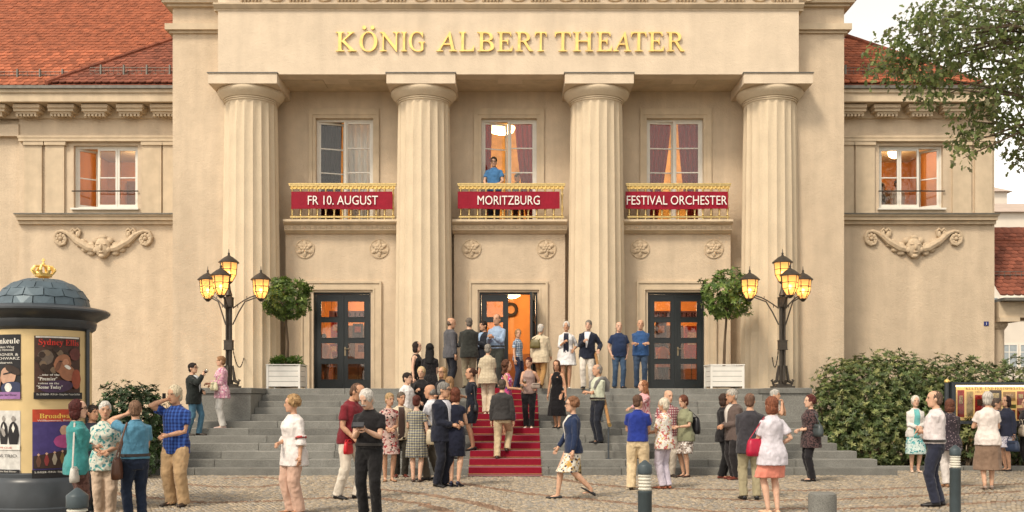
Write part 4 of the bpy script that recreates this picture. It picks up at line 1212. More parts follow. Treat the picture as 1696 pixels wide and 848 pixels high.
Zs = gz(660 + 133 * 1.63); Xs = wx(1362, Zs)
MB().lathe([(.165, -.02), (.17, .05), (.172, .40), (.165, .445), (.14, .46), (.0, .462)], 20, (Xs, Zs, 0)).build('stone_post', M_granite, None, 35)
tag(bpy.data.objects['stone_post'], 'short round granite post on the cobbles', 'stone post')

# ------------------------------------------------------------------ advertising column
AX, AY, AR = wx(72, 14.3), 14.3, .645
M_adblue = mat('slate_blue_paint', (.085, .12, .145), .45, .15, 5, metal=.25, spec=.45)
M_addark = mat('dark_column_paint', (.035, .042, .05), .35, .15, 6, spec=.5)
M_adcream = mat('cream_poster_board', (.62, .47, .24), .6, .1, 3)
ad = thing('advertising_column', 'round advertising column with slate blue dome and gold crown', 'advertising column', (AX, AY, 0))
zz = lambda py: wz(py, AY - .6)
MB().lathe([(.74, 0), (.74, .10), (.72, .12), (.72, .46), (.70, .50), (.67, .53), (.67, .58), (.65, .60)], 48, (AX, AY, 0)).build('base', M_addark, ad, 35)
MB().lathe([(AR, .60), (AR, zz(541))], 64, (AX, AY, 0)).build('drum', M_adcream, ad, 40)
MB().lathe([(AR + .004, zz(545)), (.70, zz(540)), (.715, zz(533)), (.715, zz(527)), (.78, zz(522)), (.86, zz(518)), (.90, zz(513)), (.90, zz(510)), (.86, zz(507)), (.66, zz(502)), (.62, zz(501))], 64, (AX, AY, 0)).build('eaves', M_addark, ad, 30)
# faceted scale dome
m = MB(); nseg = 14; rings = 5
z0, z1 = zz(503), zz(455)
prof = [(.70, z0)]
plate_r = [(math.cos(R(88 * i / rings)) ** .85 * .60 + .02, z0 + (z1 - z0) * math.sin(R(88 * i / rings))) for i in range(rings + 1)]
core = MB().lathe([(r - .012, z) for r, z in plate_r], nseg * 2, (AX, AY, 0)).build('dome', M_addark, ad)
for i in range(rings):
    (r0, za), (r1, zb_) = plate_r[i], plate_r[i + 1]
    for k in range(nseg):
        a0 = 2 * math.pi * (k + (i % 2) * .5) / nseg; a1 = a0 + 2 * math.pi / nseg; am = (a0 + a1) / 2
        Pq = lambda r, a, z: Vector((AX + r * math.cos(a), AY + r * math.sin(a), z))
        q = [Pq(r0 + .012, a0 + .012, za + (zb_ - za) * .10), Pq(r0 + .02, am, za - (zb_ - za) * .06), Pq(r0 + .012, a1 - .012, za + (zb_ - za) * .10), Pq(r1 + .004, a1 - .012, zb_ + (.02 if i < rings - 1 else 0)), Pq(r1 + .004, a0 + .012, zb_ + (.02 if i < rings - 1 else 0))]
        ctr = sum(q, Vector()) / 5; nrm = (q[1] - q[0]).cross(q[4] - q[0]).normalized()
        if nrm.dot(ctr - Vector((AX, AY, z0))) < 0: nrm = -nrm
        b = MB().loft([[p - nrm * .012 for p in q], q], True)
        b.build('dome_plate', M_adblue, core)
# gold crown
cr = MB(); zc = zz(455)
cr.lathe([(.06, zc - .03), (.10, zc - .02), (.10, zc + .015), (.06, zc + .03), (.115, zc + .045), (.125, zc + .085), (.115, zc + .09)], 20, (AX, AY, 0))
for k in range(8):
    a = 2 * math.pi * k / 8 + .2
    u = Vector((math.cos(a), math.sin(a), 0)); q = Vector((AX, AY, 0))
    cr.tube([q + u * .12 + Vector((0, 0, zc + .085)), q + u * .155 + Vector((0, 0, zc + .13)), q + u * .12 + Vector((0, 0, zc + .19)), q + u * .02 + Vector((0, 0, zc + .205))], [.02, .024, .018, .012], 6)
    cr.ell(q + u * .15 + Vector((0, 0, zc + .15)), (.022, .022, .022), 6, 4)
cr.ell((AX, AY, zc + .225), (.028, .028, .03), 8, 6)
cr.box(AX - .008, AX + .008, AY - .008, AY + .008, zc + .25, zc + .31).box(AX - .025, AX + .025, AY - .007, AY + .007, zc + .275, zc + .292)
cr.build('crown', M_gold, ad, True)
# posts and glazing frame
for px_ in (147,):
    pass
for a in (-6, 84, 174):
    a = R(a); MB().tube([(AX + .672 * math.cos(a), AY + .672 * math.sin(a), .58), (AX + .672 * math.cos(a), AY + .672 * math.sin(a), zz(541))], .03, 8).build('glazing_post', M_addark, ad, 40)
def wrap(me_or_co, a_c, z, r):       # flat (x, y) -> cylinder around the column axis
    x, yv = me_or_co[:, 0], me_or_co[:, 1]
    an = a_c + x / r
    return np.stack([AX + r * np.cos(an), AY + r * np.sin(an), z + yv], 1)
def pang(px):       # angle on the drum whose image column is px
    return min((R(-178 + .5 * k) for k in range(353)), key=lambda t: abs(CX + F * (AX + AR * math.cos(t)) / (AY + AR * math.sin(t)) - px) + (0 if abs(t + math.pi / 2) < R(84) else 1e4))
class Poster:
    def __init__(s, label, px0, px1, y0, y1, m):
        s.a0, s.a1 = pang(px0), pang(px1); s.zt, s.zb = zz(y0), zz(y1); s.r = AR + .004
        s.w = (s.a1 - s.a0) * s.r; s.h = s.zt - s.zb; s.ac = (s.a0 + s.a1) / 2
        s.t = thing('poster', label, 'poster', (AX + AR * math.cos(s.ac), AY + AR * math.sin(s.ac), s.zb))
        s.lev = 0
        s.patch('paper', [(0, 0), (1, 0), (1, 1), (0, 1)], m)
    def patch(s, name, poly, m, rad=None):
        """polygon in poster units (0..1 from the lower left), laid on the drum"""
        poly = [(min(1, max(0, x)), min(1, max(0, y))) for x, y in poly]
        s.lev += 1
        r = s.r + .0012 * s.lev
        # triangulate as a fan over a fine grid: cut polygon into vertical strips
        xs = [p[0] for p in poly]; x0, x1 = min(xs), max(xs); nst = max(2, int((x1 - x0) * s.w / .02))
        V = []; Fc = []
        cols_ = []
        for i in range(nst + 1):
            x = x0 + (x1 - x0) * min(max(i / nst, 1e-4), 1 - 1e-4)
            ys = []
            for (ax, ay), (bx, by) in zip(poly, poly[1:] + poly[:1]):
                if (ax - x) * (bx - x) <= 0 and ax != bx: ys.append(ay + (by - ay) * (x - ax) / (bx - ax))
            cols_.append((x, min(ys), max(ys)))
        for x, lo, hi in cols_:
            an = s.a0 + (s.a1 - s.a0) * x
            for y in (lo, hi): V.append((AX + r * math.cos(an), AY + r * math.sin(an), s.zb + s.h * y))
        for i in range(nst): Fc.append((2 * i, 2 * i + 2, 2 * i + 3, 2 * i + 1))
        o = MB().add(V, Fc).build(name, m, s.t, True); return o
    def oval(s, name, cx, cy, rx, ry, m, rot=0, n=16):
        pts = []
        for k in range(n):
            a = 2 * math.pi * k / n; x, y = rx * math.cos(a), ry * math.sin(a)
            pts.append((cx + x * math.cos(rot) - y * math.sin(rot) * s.h / s.w, cy + (x * math.sin(rot) * s.w / s.h + y * math.cos(rot))))
        return s.patch(name, pts, m)
    def text(s, body, cx, y, w, h, m):
        s.lev += 1
        me, co = text_verts(body, w * s.w, h * s.h)
        an = s.a0 + (s.a1 - s.a0) * cx
        new = wrap(co, an, s.zb + s.h * y, s.r + .0012 * s.lev + .001) - np.array(wloc(s.t))[None]
        me.vertices.foreach_set('co', new.ravel()); me.update(); me.materials.clear(); me.materials.append(m)
        ob = bpy.data.objects.new('lettering', me); COL.objects.link(ob); ob.parent = s.t
def ink(name, c): return mat('print_' + name, c, .5, .18, 12, spec=.35)
W_, K_, R_ = ink('white', (.7, .68, .62)), ink('black', (.012, .011, .013)), ink('red', (.5, .03, .02))
SKN, SKD = ink('skin', (.30, .13, .07)), ink('skin_light', (.48, .29, .2))
# four posters facing the forecourt
p = Poster('tall dark concert poster with red name and smiling singer', 57, 132, 556, 661, ink('umber', (.06, .028, .02)))
p.patch('margin', [(.03, .97), (.97, .97), (.97, .995), (.03, .995)], W_)
p.oval('hair_print', .36, .60, .30, .20, ink('hair', (.035, .02, .014)), .3); p.oval('hair_print', .22, .66, .17, .12, ink('hair_grey', (.12, .09, .07)), .5)
for j in range(14):
    aa = 2.2 + j * .42; p.oval('curl_print', .38 + (.24 + .05 * (j % 3)) * math.cos(aa) * .9, .61 + (.15 + .03 * (j % 2)) * math.sin(aa), .075, .05, ink('hair', (.035, .02, .014)) if j % 3 else ink('hair_lit', (.16, .11, .07)))
p.oval('glow_print', .84, .72, .14, .10, ink('wine', (.11, .03, .025)), .6)
p.oval('face_print', .56, .56, .18, .16, SKN, -.4); p.oval('cheek_print', .62, .585, .07, .06, ink('skin_lit', (.46, .22, .13)), -.4); p.oval('shade_print', .47, .53, .05, .10, ink('skin_shade', (.14, .06, .035)), -.4); p.oval('nose_print', .66, .575, .03, .028, ink('skin_lit', (.46, .22, .13)), -.4); p.oval('neck_print', .66, .42, .20, .12, SKN, -.7); p.oval('hand_print', .86, .32, .12, .16, ink('warm', (.26, .06, .03)))
p.oval('eye_print', .52, .60, .045, .010, K_, .2); p.oval('smile_print', .66, .51, .085, .028, W_, -.5); p.oval('dress_print', .44, .20, .34, .10, ink('violet', (.05, .025, .06)), .1)
p.text(serif('Sydney Ellis'), .5, .855, .86, .095, R_)
p.text(serif('...one of the'), .30, .37, .40, .032, W_); p.text(serif('"Premier"'), .26, .295, .38, .052, W_); p.text(serif('voices on the'), .28, .235, .42, .032, W_); p.text(serif('"Scene Today"'), .30, .165, .52, .050, W_)
p.patch('strip', [(0, 0), (1, 0), (1, .105), (0, .105)], K_); p.text('Do. 23.08.2018 - 19:30 Uhr - König Albert Theater Bad Elster', .5, .062, .94, .028, W_)
p = Poster('poster with red and gold title above singing couple', 54, 132, 678, 792, ink('blue', (.05, .035, .15)))
p.patch('header', [(0, .82), (1, .82), (1, 1), (0, 1)], ink('orange_red', (.42, .05, .02))); p.text(serif("Broadway's"), .52, .87, .78, .07, ink('gold', (.75, .5, .1))); p.text('Willkommen, Bienvenue', .52, .825, .86, .026, W_)
p.oval('face_print', .62, .69, .10, .075, SKD); p.oval('shoulder_print', .62, .53, .22, .10, ink('magenta', (.35, .06, .2))); p.oval('face_print', .86, .66, .09, .07, SKD); p.oval('shoulder_print', .88, .50, .18, .10, ink('plum', (.2, .04, .2)))
p.patch('photo_strip', [(.02, .14), (.98, .14), (.98, .45), (.02, .32)], ink('stage', (.035, .018, .014)))
for k in range(6): p.oval('figure_print', .12 + k * .15, .24 + .015 * k, .05, .085, [ink('dk1', (.12, .05, .03)), ink('dk2', (.2, .03, .03)), ink('dk3', (.3, .26, .2)), ink('dk4', (.16, .1, .03)), ink('dk5', (.1, .05, .06)), ink('blue2', (.08, .1, .3))][k]); p.oval('head_print', .12 + k * .15, .34 + .015 * k, .03, .022, SKD)
p.patch('strip', [(0, 0), (1, 0), (1, .12), (0, .12)], K_); p.text('Sa. 08.09.2018 - 19:30 Uhr - König Albert Theater Bad Elster', .5, .075, .94, .026, W_)
p = Poster('black comedy poster with white script title and two heads', -42, 35, 554, 661, K_)
p.text(serif('ommkeule'), .60, .86, .76, .085, W_); p.text('auf dem Weg', .62, .79, .5, .035, W_); p.text('zum Himmel', .62, .745, .48, .035, W_); p.text('WAGNER &', .66, .67, .6, .04, W_); p.text('SCHWARZ', .70, .61, .58, .04, W_); p.text('Kabarett', .64, .55, .4, .03, W_)
p.oval('face_print', .72, .36, .20, .14, SKD, .2); p.oval('hair_print', .84, .45, .20, .06, ink('hair', (.035, .02, .014)), -.4); p.oval('suit_print', .84, .17, .30, .10, ink('navy', (.03, .04, .09))); p.oval('shirt_print', .74, .18, .09, .07, W_)
p.oval('face_print', .40, .26, .16, .13, SKN, -.2); p.patch('glasses_print', [(.62, .375), (.82, .405), (.82, .425), (.62, .395)], K_)
p.patch('strip', [(0, 0), (1, 0), (1, .11), (0, .11)], ink('lilac', (.28, .14, .32))); p.text('König Albert Theater Bad Elster', .5, .05, .9, .03, K_)
p = Poster('grey-white trio poster with dark suited musicians', -42, 34, 680, 792, ink('paper', (.58, .57, .54)))
for cx_ in (.25, .62, .86):
    p.oval('suit_print', cx_, .64, .12, .20, K_); p.oval('head_print', cx_, .88, .05, .045, ink('grey', (.3, .28, .26))); p.oval('shirt_print', cx_, .74, .035, .07, W_)
p.oval('violin_print', .62, .68, .05, .08, ink('grey', (.3, .28, .26)), .5)
p.patch('band', [(0, .42), (1, .42), (1, .50), (0, .50)], W_); p.text('KLAAS TRIO', .60, .31, .70, .045, K_); p.text('IN THE CLUB', .62, .44, .44, .025, R_)
p.patch('strip', [(0, .08), (1, .08), (1, .13), (0, .13)], K_); p.text('König Albert Theater Bad Elster', .5, .092, .9, .024, W_)

# ------------------------------------------------------------------ notice case at the right
ZN = 23.0
nc = thing('notice_case', 'long lit glazed notice case with red and yellow posters', 'notice case', (wx(1700, ZN), ZN, 0))
nx0, nx1 = wx(1575, ZN), wx(1840, ZN)
MB().box(nx0, nx1, ZN + .14, ZN + .2, wz(702, ZN), wz(633, ZN)).build('back_panel', M_addark, nc)
m = MB().box(nx0, nx0 + .09, ZN - .06, ZN + .139, wz(702, ZN), wz(633, ZN)).box(nx1 - .09, nx1, ZN - .06, ZN + .139, wz(702, ZN), wz(633, ZN)).box(nx0 + .09, nx1 - .09, ZN - .06, ZN + .139, wz(638, ZN), wz(633, ZN)).box(nx0 + .09, nx1 - .09, ZN - .06, ZN + .139, wz(702, ZN), wz(697, ZN))
m.build('case_frame', M_addark, nc)
MB().box(nx0 + .09, nx1 - .09, ZN + .10, ZN + .138, wz(696.9, ZN), wz(638.1, ZN)).build('backing', emit_mat('lit_cream_backing', (1, .62, .22), .22, (.75, .6, .32)), nc)
MB().box(nx0 + .10, nx1 - .10, ZN - .045, ZN - .02, wz(640.5, ZN), wz(638.3, ZN)).build('light_tube', emit_mat('lit_tube', (1, .72, .35), 5.0), nc)
for xx in (nx0 - .07, nx1 + .07):
    MB().tube([(xx, ZN + .05, 0), (xx, ZN + .05, wz(634, ZN))], .06, 12).build('post', M_addark, nc, 40)
    MB().lathe([(.05, 0), (.07, .03), (.055, .06), (.03, .08), (.0, .1)], 10, (xx, ZN + .05, wz(634, ZN))).build('finial', M_gold, nc, True)
sign_text('heading', serif('KULTUR- UND FESTSPIELSTADT'), ink('brown', (.22, .12, .03)), nc, wx(1655, ZN), ZN + .094, wz(645.5, ZN), 105 * ZN / F, 4.4 * ZN / F)
sign_text('heading', 'HEUTE', ink('brown', (.22, .12, .03)), nc, wx(1627, ZN), ZN + .094, wz(651, ZN), 16 * ZN / F, 4 * ZN / F)
bills = [(1589, 1600, 646, 691, (.42, .02, .03)), (1618, 1636, 654, 690, (.45, .03, .03)), (1642, 1662, 646, 672, (.06, .05, .06)), (1665, 1685, 649, 664, (.45, .3, .16)), (1665, 1686, 670, 676, (.2, .3, .1)), (1688, 1700, 648, 671, (.42, .1, .1)), (1672, 1685, 679, 706 - 10, (.35, .05, .04)), (1688, 1700, 676, 695, (.4, .06, .04)), (1642, 1662, 676, 694, (.5, .36, .2)), (1604, 1615, 648, 690, (.6, .5, .3))]
for k, (a, b, c, d, col) in enumerate(bills):
    q = MB().box(wx(a, ZN), wx(b, ZN), ZN + .09, ZN + .099, wz(d, ZN), wz(c, ZN)).build('playbill', mat('case_bill_%d' % k, col, .5, .35, 9), nc)
    MB().box(wx(a + (b - a) * .2, ZN), wx(b - (b - a) * .2, ZN), ZN + .086, ZN + .0895, wz(c + (d - c) * .5, ZN), wz(c + (d - c) * .2, ZN)).build('print', mat('case_print_%d' % (k % 3), [(.55, .4, .3), (.1, .06, .05), (.6, .55, .4)][k % 3], .5, .5, 25), q)
MB().box(nx0 + .09, nx1 - .09, ZN - .05, ZN - .046, wz(696.9, ZN), wz(640.6, ZN)).build('pane', M_glass, nc)

# ------------------------------------------------------------------ planting bed, hedge and shrubs
M_soil = mat('bed_soil', (.045, .03, .02), .95, .35, 6, .6, 20, .03)
kz = 22.45
bed = MB().box(8.3, 30, kz + .12, 30, -.05, .05).build('planting_bed', M_soil); tag(bed, 'dark soil bed under the hedge', kind='structure')
kb = thing('kerb', 'low stone kerb in front of the planting bed', 'kerb', (12, kz, 0)); x = 8.25
while x < 20: MB().cbox(x, x + .98, kz, kz + .115, -.05, .10, .012).build('kerb_stone', M_granite, kb); x += 1.0
def shrub(name, label, cat, blobs, n, seed, leaf=.12, pal=GREENS, stems=True, zmin=.05, group=None, zcut=None):
    rg = np.random.default_rng(seed)
    base = np.mean(np.array([b[0] for b in blobs]), 0)
    t = thing(name, label, cat, (base[0], base[1], 0.0), group)
    vol = np.array([b[1][0] * b[1][1] * b[1][2] for b in blobs]) ** .67; vol /= vol.sum()
    PP, NN = [], []
    for (c, r), v in zip(blobs, vol):
        k = max(20, int(n * v)); d = rg.normal(size=(k, 3)); d /= np.linalg.norm(d, axis=1, keepdims=True)
        lm = np.array([1 + .30 * lump(q, seed + c[0], 2.4) + .12 * lump(q, seed + c[1], 6) for q in d])
        rad = (lm * rg.uniform(.35, 1, k) ** .28)[:, None]
        PP.append(np.array(c) + d * np.array(r) * rad); NN.append(d + np.array([0, -.1, .45]) + rg.normal(0, .3, (k, 3)))
    PP, NN = np.concatenate(PP), np.concatenate(NN); ok = PP[:, 2] > zmin
    if zcut: ok &= zcut(PP)
    leaf_obj('foliage', rosettes(PP[ok], NN[ok], rg, leaf, 8, pal=pal), 'laurel', t, M_leaf)
    if stems:
        m = MB()
        for (c, r) in blobs:
            for j in range(5):
                a = rg.uniform(0, 6.28); e = (c[0] + .6 * r[0] * math.cos(a), c[1] + .6 * r[1] * math.sin(a), c[2] + r[2] * rg.uniform(0, .7))
                m.tube([(c[0] + rg.uniform(-.2, .2), c[1] + rg.uniform(-.2, .2), 0.0), ((c[0] + e[0]) / 2, (c[1] + e[1]) / 2, e[2] * .5), e], [.03, .02, .008], 5)
        m.build('stems', M_bark, t)
RH = [(.12, .165, .055), (.09, .13, .045), (.17, .205, .07), (.23, .245, .09), (.06, .09, .03)]
def B(px, py, Z, rx, rz, ry=None): return ((wx(px, Z), Z, wz(py, Z)), (rx, ry or rx * .8, rz))
shrub('rhododendron', 'huge dark green rhododendron bush beside the stairs', 'bush', [B(1420, 668, 24.6, 1.15, 1.25), B(1385, 690, 24.0, .7, 1.0), B(1465, 660, 24.8, 1.2, 1.2), B(1440, 722, 23.8, 1.2, .9), B(1505, 655, 24.4, 1.0, 1.0), B(1490, 730, 23.6, .9, .8), B(1540, 690, 24.3, 1.1, 1.1)], 6600, 5, .088, RH,
      zcut=lambda P_: (P_[:, 0] > 7.12) | (P_[:, 2] > 1.95))
shrub('hedge', 'long leafy hedge behind the notice case', 'hedge', [B(1560 + 42 * k, 655 + (k % 3) * 4, 24.6, .85, 1.0, .6) for k in range(7)], 3200, 6, .086, RH)
shrub('shrub', 'low reddish green shrub beneath the notice case', 'bush', [B(1602, 725, 23.3, .55, .55, .4), B(1640, 735, 23.4, .5, .5, .4), B(1690, 730, 23.4, .6, .5, .4)], 750, 7, .10, RH + [(.14, .09, .03)])
shrub('shrub', 'dark laurel bush between the advertising column and the stairs', 'bush', [B(210, 690, 20.8, .75, .72), B(180, 720, 20.4, .6, .6), B(240, 700, 20.9, .55, .72), B(215, 745, 20.4, .7, .5)], 1700, 9, .09, [(.03, .06, .02), (.045, .085, .025), (.025, .045, .016)])

# ------------------------------------------------------------------ oak reaching in from the right
def oak():
    rg = np.random.default_rng(12)
    t = thing('oak_tree', 'spreading oak whose leafy boughs hang before the right wing', 'tree', (12.6, 17.2, 0))
    m = MB()
    m.tube([(12.6, 17.2, -.1), (12.55, 17.2, 1.5), (12.4, 17.1, 3.5), (12.3, 17.2, 5.5), (12.2, 17.3, 8), (12.3, 17.2, 10.5)], [.42, .34, .31, .28, .22, .12], 12)
    Zt = 17.0
    cl = []
    def c(px, py, Z, r): cl.append((np.array((wx(px, Z), Z, wz(py, Z))), r))
    for px, py, r in ((1448, 112, .26), (1470, 88, .40), (1500, 60, .42), (1535, 62, .5), (1495, 105, .38), (1530, 110, .5), (1560, 95, .5), (1540, 145, .35), (1545, 165, .22), (1520, 138, .28), (1580, 50, .55), (1545, 25, .4), (1590, 10, .5),
                      (1620, 60, .55), (1600, 105, .4), (1660, 30, .6), (1700, 60, .6), (1650, 100, .45), (1690, 110, .5), (1720, 30, .6), (1625, 5, .5), (1690, -10, .6), (1600, 200, .38), (1580, 235, .22), (1595, 262, .18), (1625, 190, .4), (1650, 165, .4), (1680, 170, .5),
                      (1640, 225, .32), (1610, 235, .28), (1675, 215, .32), (1690, 250, .30), (1678, 262, .2), (1700, 200, .45), (1665, 140, .45), (1720, 130, .6), (1760, 80, .8), (1780, 160, .8), (1750, 220, .5), (1800, 20, .9), (1520, 30, .25), (1480, 118, .3), (1565, 130, .3), (1610, 150, .28)):
        c(px, py, Zt + rg.uniform(-1.2, 1.2), r * 1.02)
    for k in range(70):      # rest of the crown, outside the frame
        a = rg.uniform(0, 6.28); h = rg.uniform(6, 12.5); rr = rg.uniform(.8, 4.2) * (1 - max(0, h - 9) / 7)
        q = np.array((12.9 + abs(rr * math.cos(a)) * .9, 17.2 + rr * math.sin(a), h)); cl.append((q, .75))
    limbs = {}
    for q, r in cl:
        inp = q[0] < 10.2
        hub = Vector((9.6, q[1] * .5 + 8.6, 6.2 if q[2] < 7.0 else 7.6)) if inp else Vector((12.4, 17.2, min(q[2] - .8, 10)))
        e = Vector(q); s_ = Vector((12.3, 17.2, 5.2 if q[2] < 7 else 6.6))
        if inp:
            key = q[2] < 7.0
            if key not in limbs:
                limbs[key] = 1
                for yy in (16.4, 17.2, 18.0): m.tube([s_, s_.lerp(Vector((9.6, yy, hub.z)), .5) + Vector((0, 0, .3)), Vector((9.6, yy, hub.z))], [.13, .10, .06], 7)
            hb = Vector((9.6, min((16.4, 17.2, 18.0), key=lambda y: abs(y - e.y)), hub.z))
            mid = hb.lerp(e, .5) + Vector((rg.uniform(-.15, .15), rg.uniform(-.15, .15), .18))
            m.tube([hb, mid, e], [.035, .02, .006], 5)
        else: m.tube([hub, hub.lerp(e, .5) + Vector((0, 0, .2)), e], [.07, .04, .01], 5)
    m.build('trunk', M_bark, t, True)
    C, D, U, S, T = [], [], [], [], []
    pal = [(.17, .22, .075), (.13, .18, .065), (.22, .26, .09), (.20, .20, .11)]
    for q, r in cl:
        inp = q[0] < 10.5
        k = int((175 if inp else 110) * (r / .5) ** 2)
        d = rg.normal(size=(k, 3)); d /= np.linalg.norm(d, axis=1, keepdims=True)
        lm = np.array([1 + .6 * lump(x, q[0] * 3 + q[2], 2.3) for x in d])
        pos = q + d * (r * lm * rg.uniform(.15, 1, k) ** .5)[:, None]
        C.append(pos); D.append(rg.normal(size=(k, 3)) + d * .6 + np.array([0, 0, -.45])); U.append(rg.normal(0, .6, (k, 3)) + np.array([0, 0, 1.0])); S.append(rg.uniform(.085, .15, k)); T.append(tones_for(k, pal, rg))
    leaf_obj('crown', [np.concatenate(x) for x in (C, D, U, S, T)], 'oak', t, M_oakleaf)
oak()

# trees across the square behind the camera: the windows mirror them
def park_tree(label, X, Y, h, r, seed):
    rg = np.random.default_rng(seed)
    t = thing('park_tree', label, 'tree', (X, Y, 0), 'trees across the square')
    m = MB().tube([(X, Y, -.1), (X + .1, Y, h * .35), (X, Y + .1, h * .75)], [.4, .3, .1], 9)
    for k in range(7):
        a = k * .9; m.tube([(X, Y, h * .4), (X + r * .7 * math.cos(a), Y + r * .7 * math.sin(a), h * .7)], [.12, .03], 6)
    m.build('trunk', M_bark, t, True)
    k = 2600
    d = rg.normal(size=(k, 3)); d /= np.linalg.norm(d, axis=1, keepdims=True)
    pos = np.array((X, Y, h * .68)) + d * np.array((r, r, h * .33)) * (np.array([1 + .5 * lump(q, seed, 2.2) for q in d]) * rg.uniform(.3, 1, k) ** .4)[:, None]
    leaf_obj('crown', [pos, rg.normal(size=(k, 3)), rg.normal(size=(k, 3)), rg.uniform(.35, .6, k), tones_for(k, [(.07, .10, .03), (.05, .08, .025)], rg)], 'oak', t, M_oakleaf)
for k, (X, Y, h, r) in enumerate(((-17, -16, 15, 5.2), (-5.5, -22, 17, 5.0), (9, -20, 16, 4.6), (21, -15, 15, 5.0))):
    park_tree(('park tree with broad crown across the square', 'tall park tree opposite the staircase', 'park tree opposite the festival banner', 'park tree opposite the notice case')[k], X, Y, h, r, 40 + k)

# ------------------------------------------------------------------ colonnade and houses at the right
col = thing('colonnade', 'low colonnade with red tiled roof joined to the theatre corner', 'colonnade', (15, 28.2, 0))
ZQ = 28.3
cx0 = wx(1647.5, ZQ)
MB().box(cx0, 24, ZQ - .25, ZQ + .9, wz(527, ZQ), wz(501, ZQ)).build('beam', M_trim, col)
MB().box(cx0, wx(1680, ZQ), ZQ - .32, ZQ + .9, wz(534, ZQ), wz(527.2, ZQ)).build('bracket', M_trim, col)
MB().box(cx0, 24, ZQ - .55, ZQ + .9, wz(500.8, ZQ), wz(496, ZQ)).build('gutter', M_zinc, col)
for x in (wx(1656, ZQ), wx(1656, ZQ) + 3.4, wx(1656, ZQ) + 6.8):
    o = MB().lathe([(.22, 0), (.205, wz(546, ZQ)), (.25, wz(543, ZQ)), (.30, wz(538, ZQ)), (.30, wz(534.2, ZQ))], 20, (x, ZQ + .2, 0)).build('column', M_wall, col, 40)
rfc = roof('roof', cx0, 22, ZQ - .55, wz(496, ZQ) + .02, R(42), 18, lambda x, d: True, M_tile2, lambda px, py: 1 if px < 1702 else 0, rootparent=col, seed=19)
for k in range(22):
    x = cx0 + k * .34; MB().tube([(x, ZQ - .55 + 17.6 * .16 * math.cos(R(42)), wz(496, ZQ) + 18 * .16 * math.sin(R(42))), (x + .36, ZQ - .55 + 17.6 * .16 * math.cos(R(42)), wz(496, ZQ) + 18 * .16 * math.sin(R(42)))], [.09, .075], 8).build('ridge_tile', M_tile2, rfc, True)
sgc = bpy.data.objects.new('snow_guard', None); COL.objects.link(sgc); sgc.parent = col
yy, zz_ = ZQ - .55 + .62, wz(496, ZQ) + .60; sgc.location = Vector((16, yy, zz_)) - wloc(col)
m = MB()
for q in (.02, .11, .2): m.tube([(cx0, yy, zz_ + q), (20, yy, zz_ + q)], .012, 5)
x = cx0
while x < 20: m.tube([(x, yy, zz_), (x, yy, zz_ + .22)], .008, 4); x += .16
m.build('grating', M_zinc, sgc)
M_house = mat('pale_house_render', (.66, .60, .52), .85, .05, 1, spec=.2)
M_hglass = mat('far_window_glass', (.30, .34, .36), .15, .1, spec=.6)
M_hroof = mat('far_roof', (.45, .36, .30), .8, .1, 1)
def house(label, x0, x1, y0, y1, h, wins, roofh, zwin):
    t = thing('house', label, 'house', ((x0 + x1) / 2, y0, 0))
    MB().box(x0, x1, y0, y1, 0, h).build('wall', M_house, t)
    ov = .4
    MB().add([(x0 - ov, y0 - ov, h), (x1 + ov, y0 - ov, h), (x1 + ov, y1 + ov, h), (x0 - ov, y1 + ov, h), (x0 - ov, (y0 + y1) / 2, h + roofh), (x1 + ov, (y0 + y1) / 2, h + roofh)], [(0, 1, 5, 4), (2, 3, 4, 5), (0, 4, 3), (1, 2, 5), (0, 3, 2, 1)]).build('roof', M_hroof, t)
    for x in wins:
        for z in zwin:
            w = MB().box(x - .62, x + .62, y0 - .04, y0 - .002, z, z + 1.75).build('window', M_hglass, t)
            f = MB().box(x - .7, x - .62, y0 - .07, y0 - .001, z - .08, z + 1.83).box(x + .62, x + .7, y0 - .07, y0 - .001, z - .08, z + 1.83).box(x - .619, x + .619, y0 - .07, y0 - .001, z + 1.75, z + 1.83).box(x - .619, x + .619, y0 - .07, y0 - .001, z - .08, z).box(x - .03, x + .03, y0 - .06, y0 - .041, z, z + 1.75).box(x - .619, x - .031, y0 - .06, y0 - .041, z + 1.15, z + 1.21).box(x + .031, x + .619, y0 - .06, y0 - .041, z + 1.15, z + 1.21)
            f.build('frame', M_whitepaint, w)
ZH = 80.0
house('pale house with white windows seen through the colonnade', wx(1615, ZH), wx(1830, ZH), ZH, ZH + 9, wz(352, ZH), [wx(q, ZH) for q in (1639, 1671, 1703, 1735)], 1.6, (1.0, 4.2, 8.0))
ZH = 96.0
house('tall pale house rising behind the colonnade roof', wx(1600, ZH), wx(1668, ZH), ZH, ZH + 12, wz(318, ZH), [wx(1655, ZH)], 2.0, (9.0,))
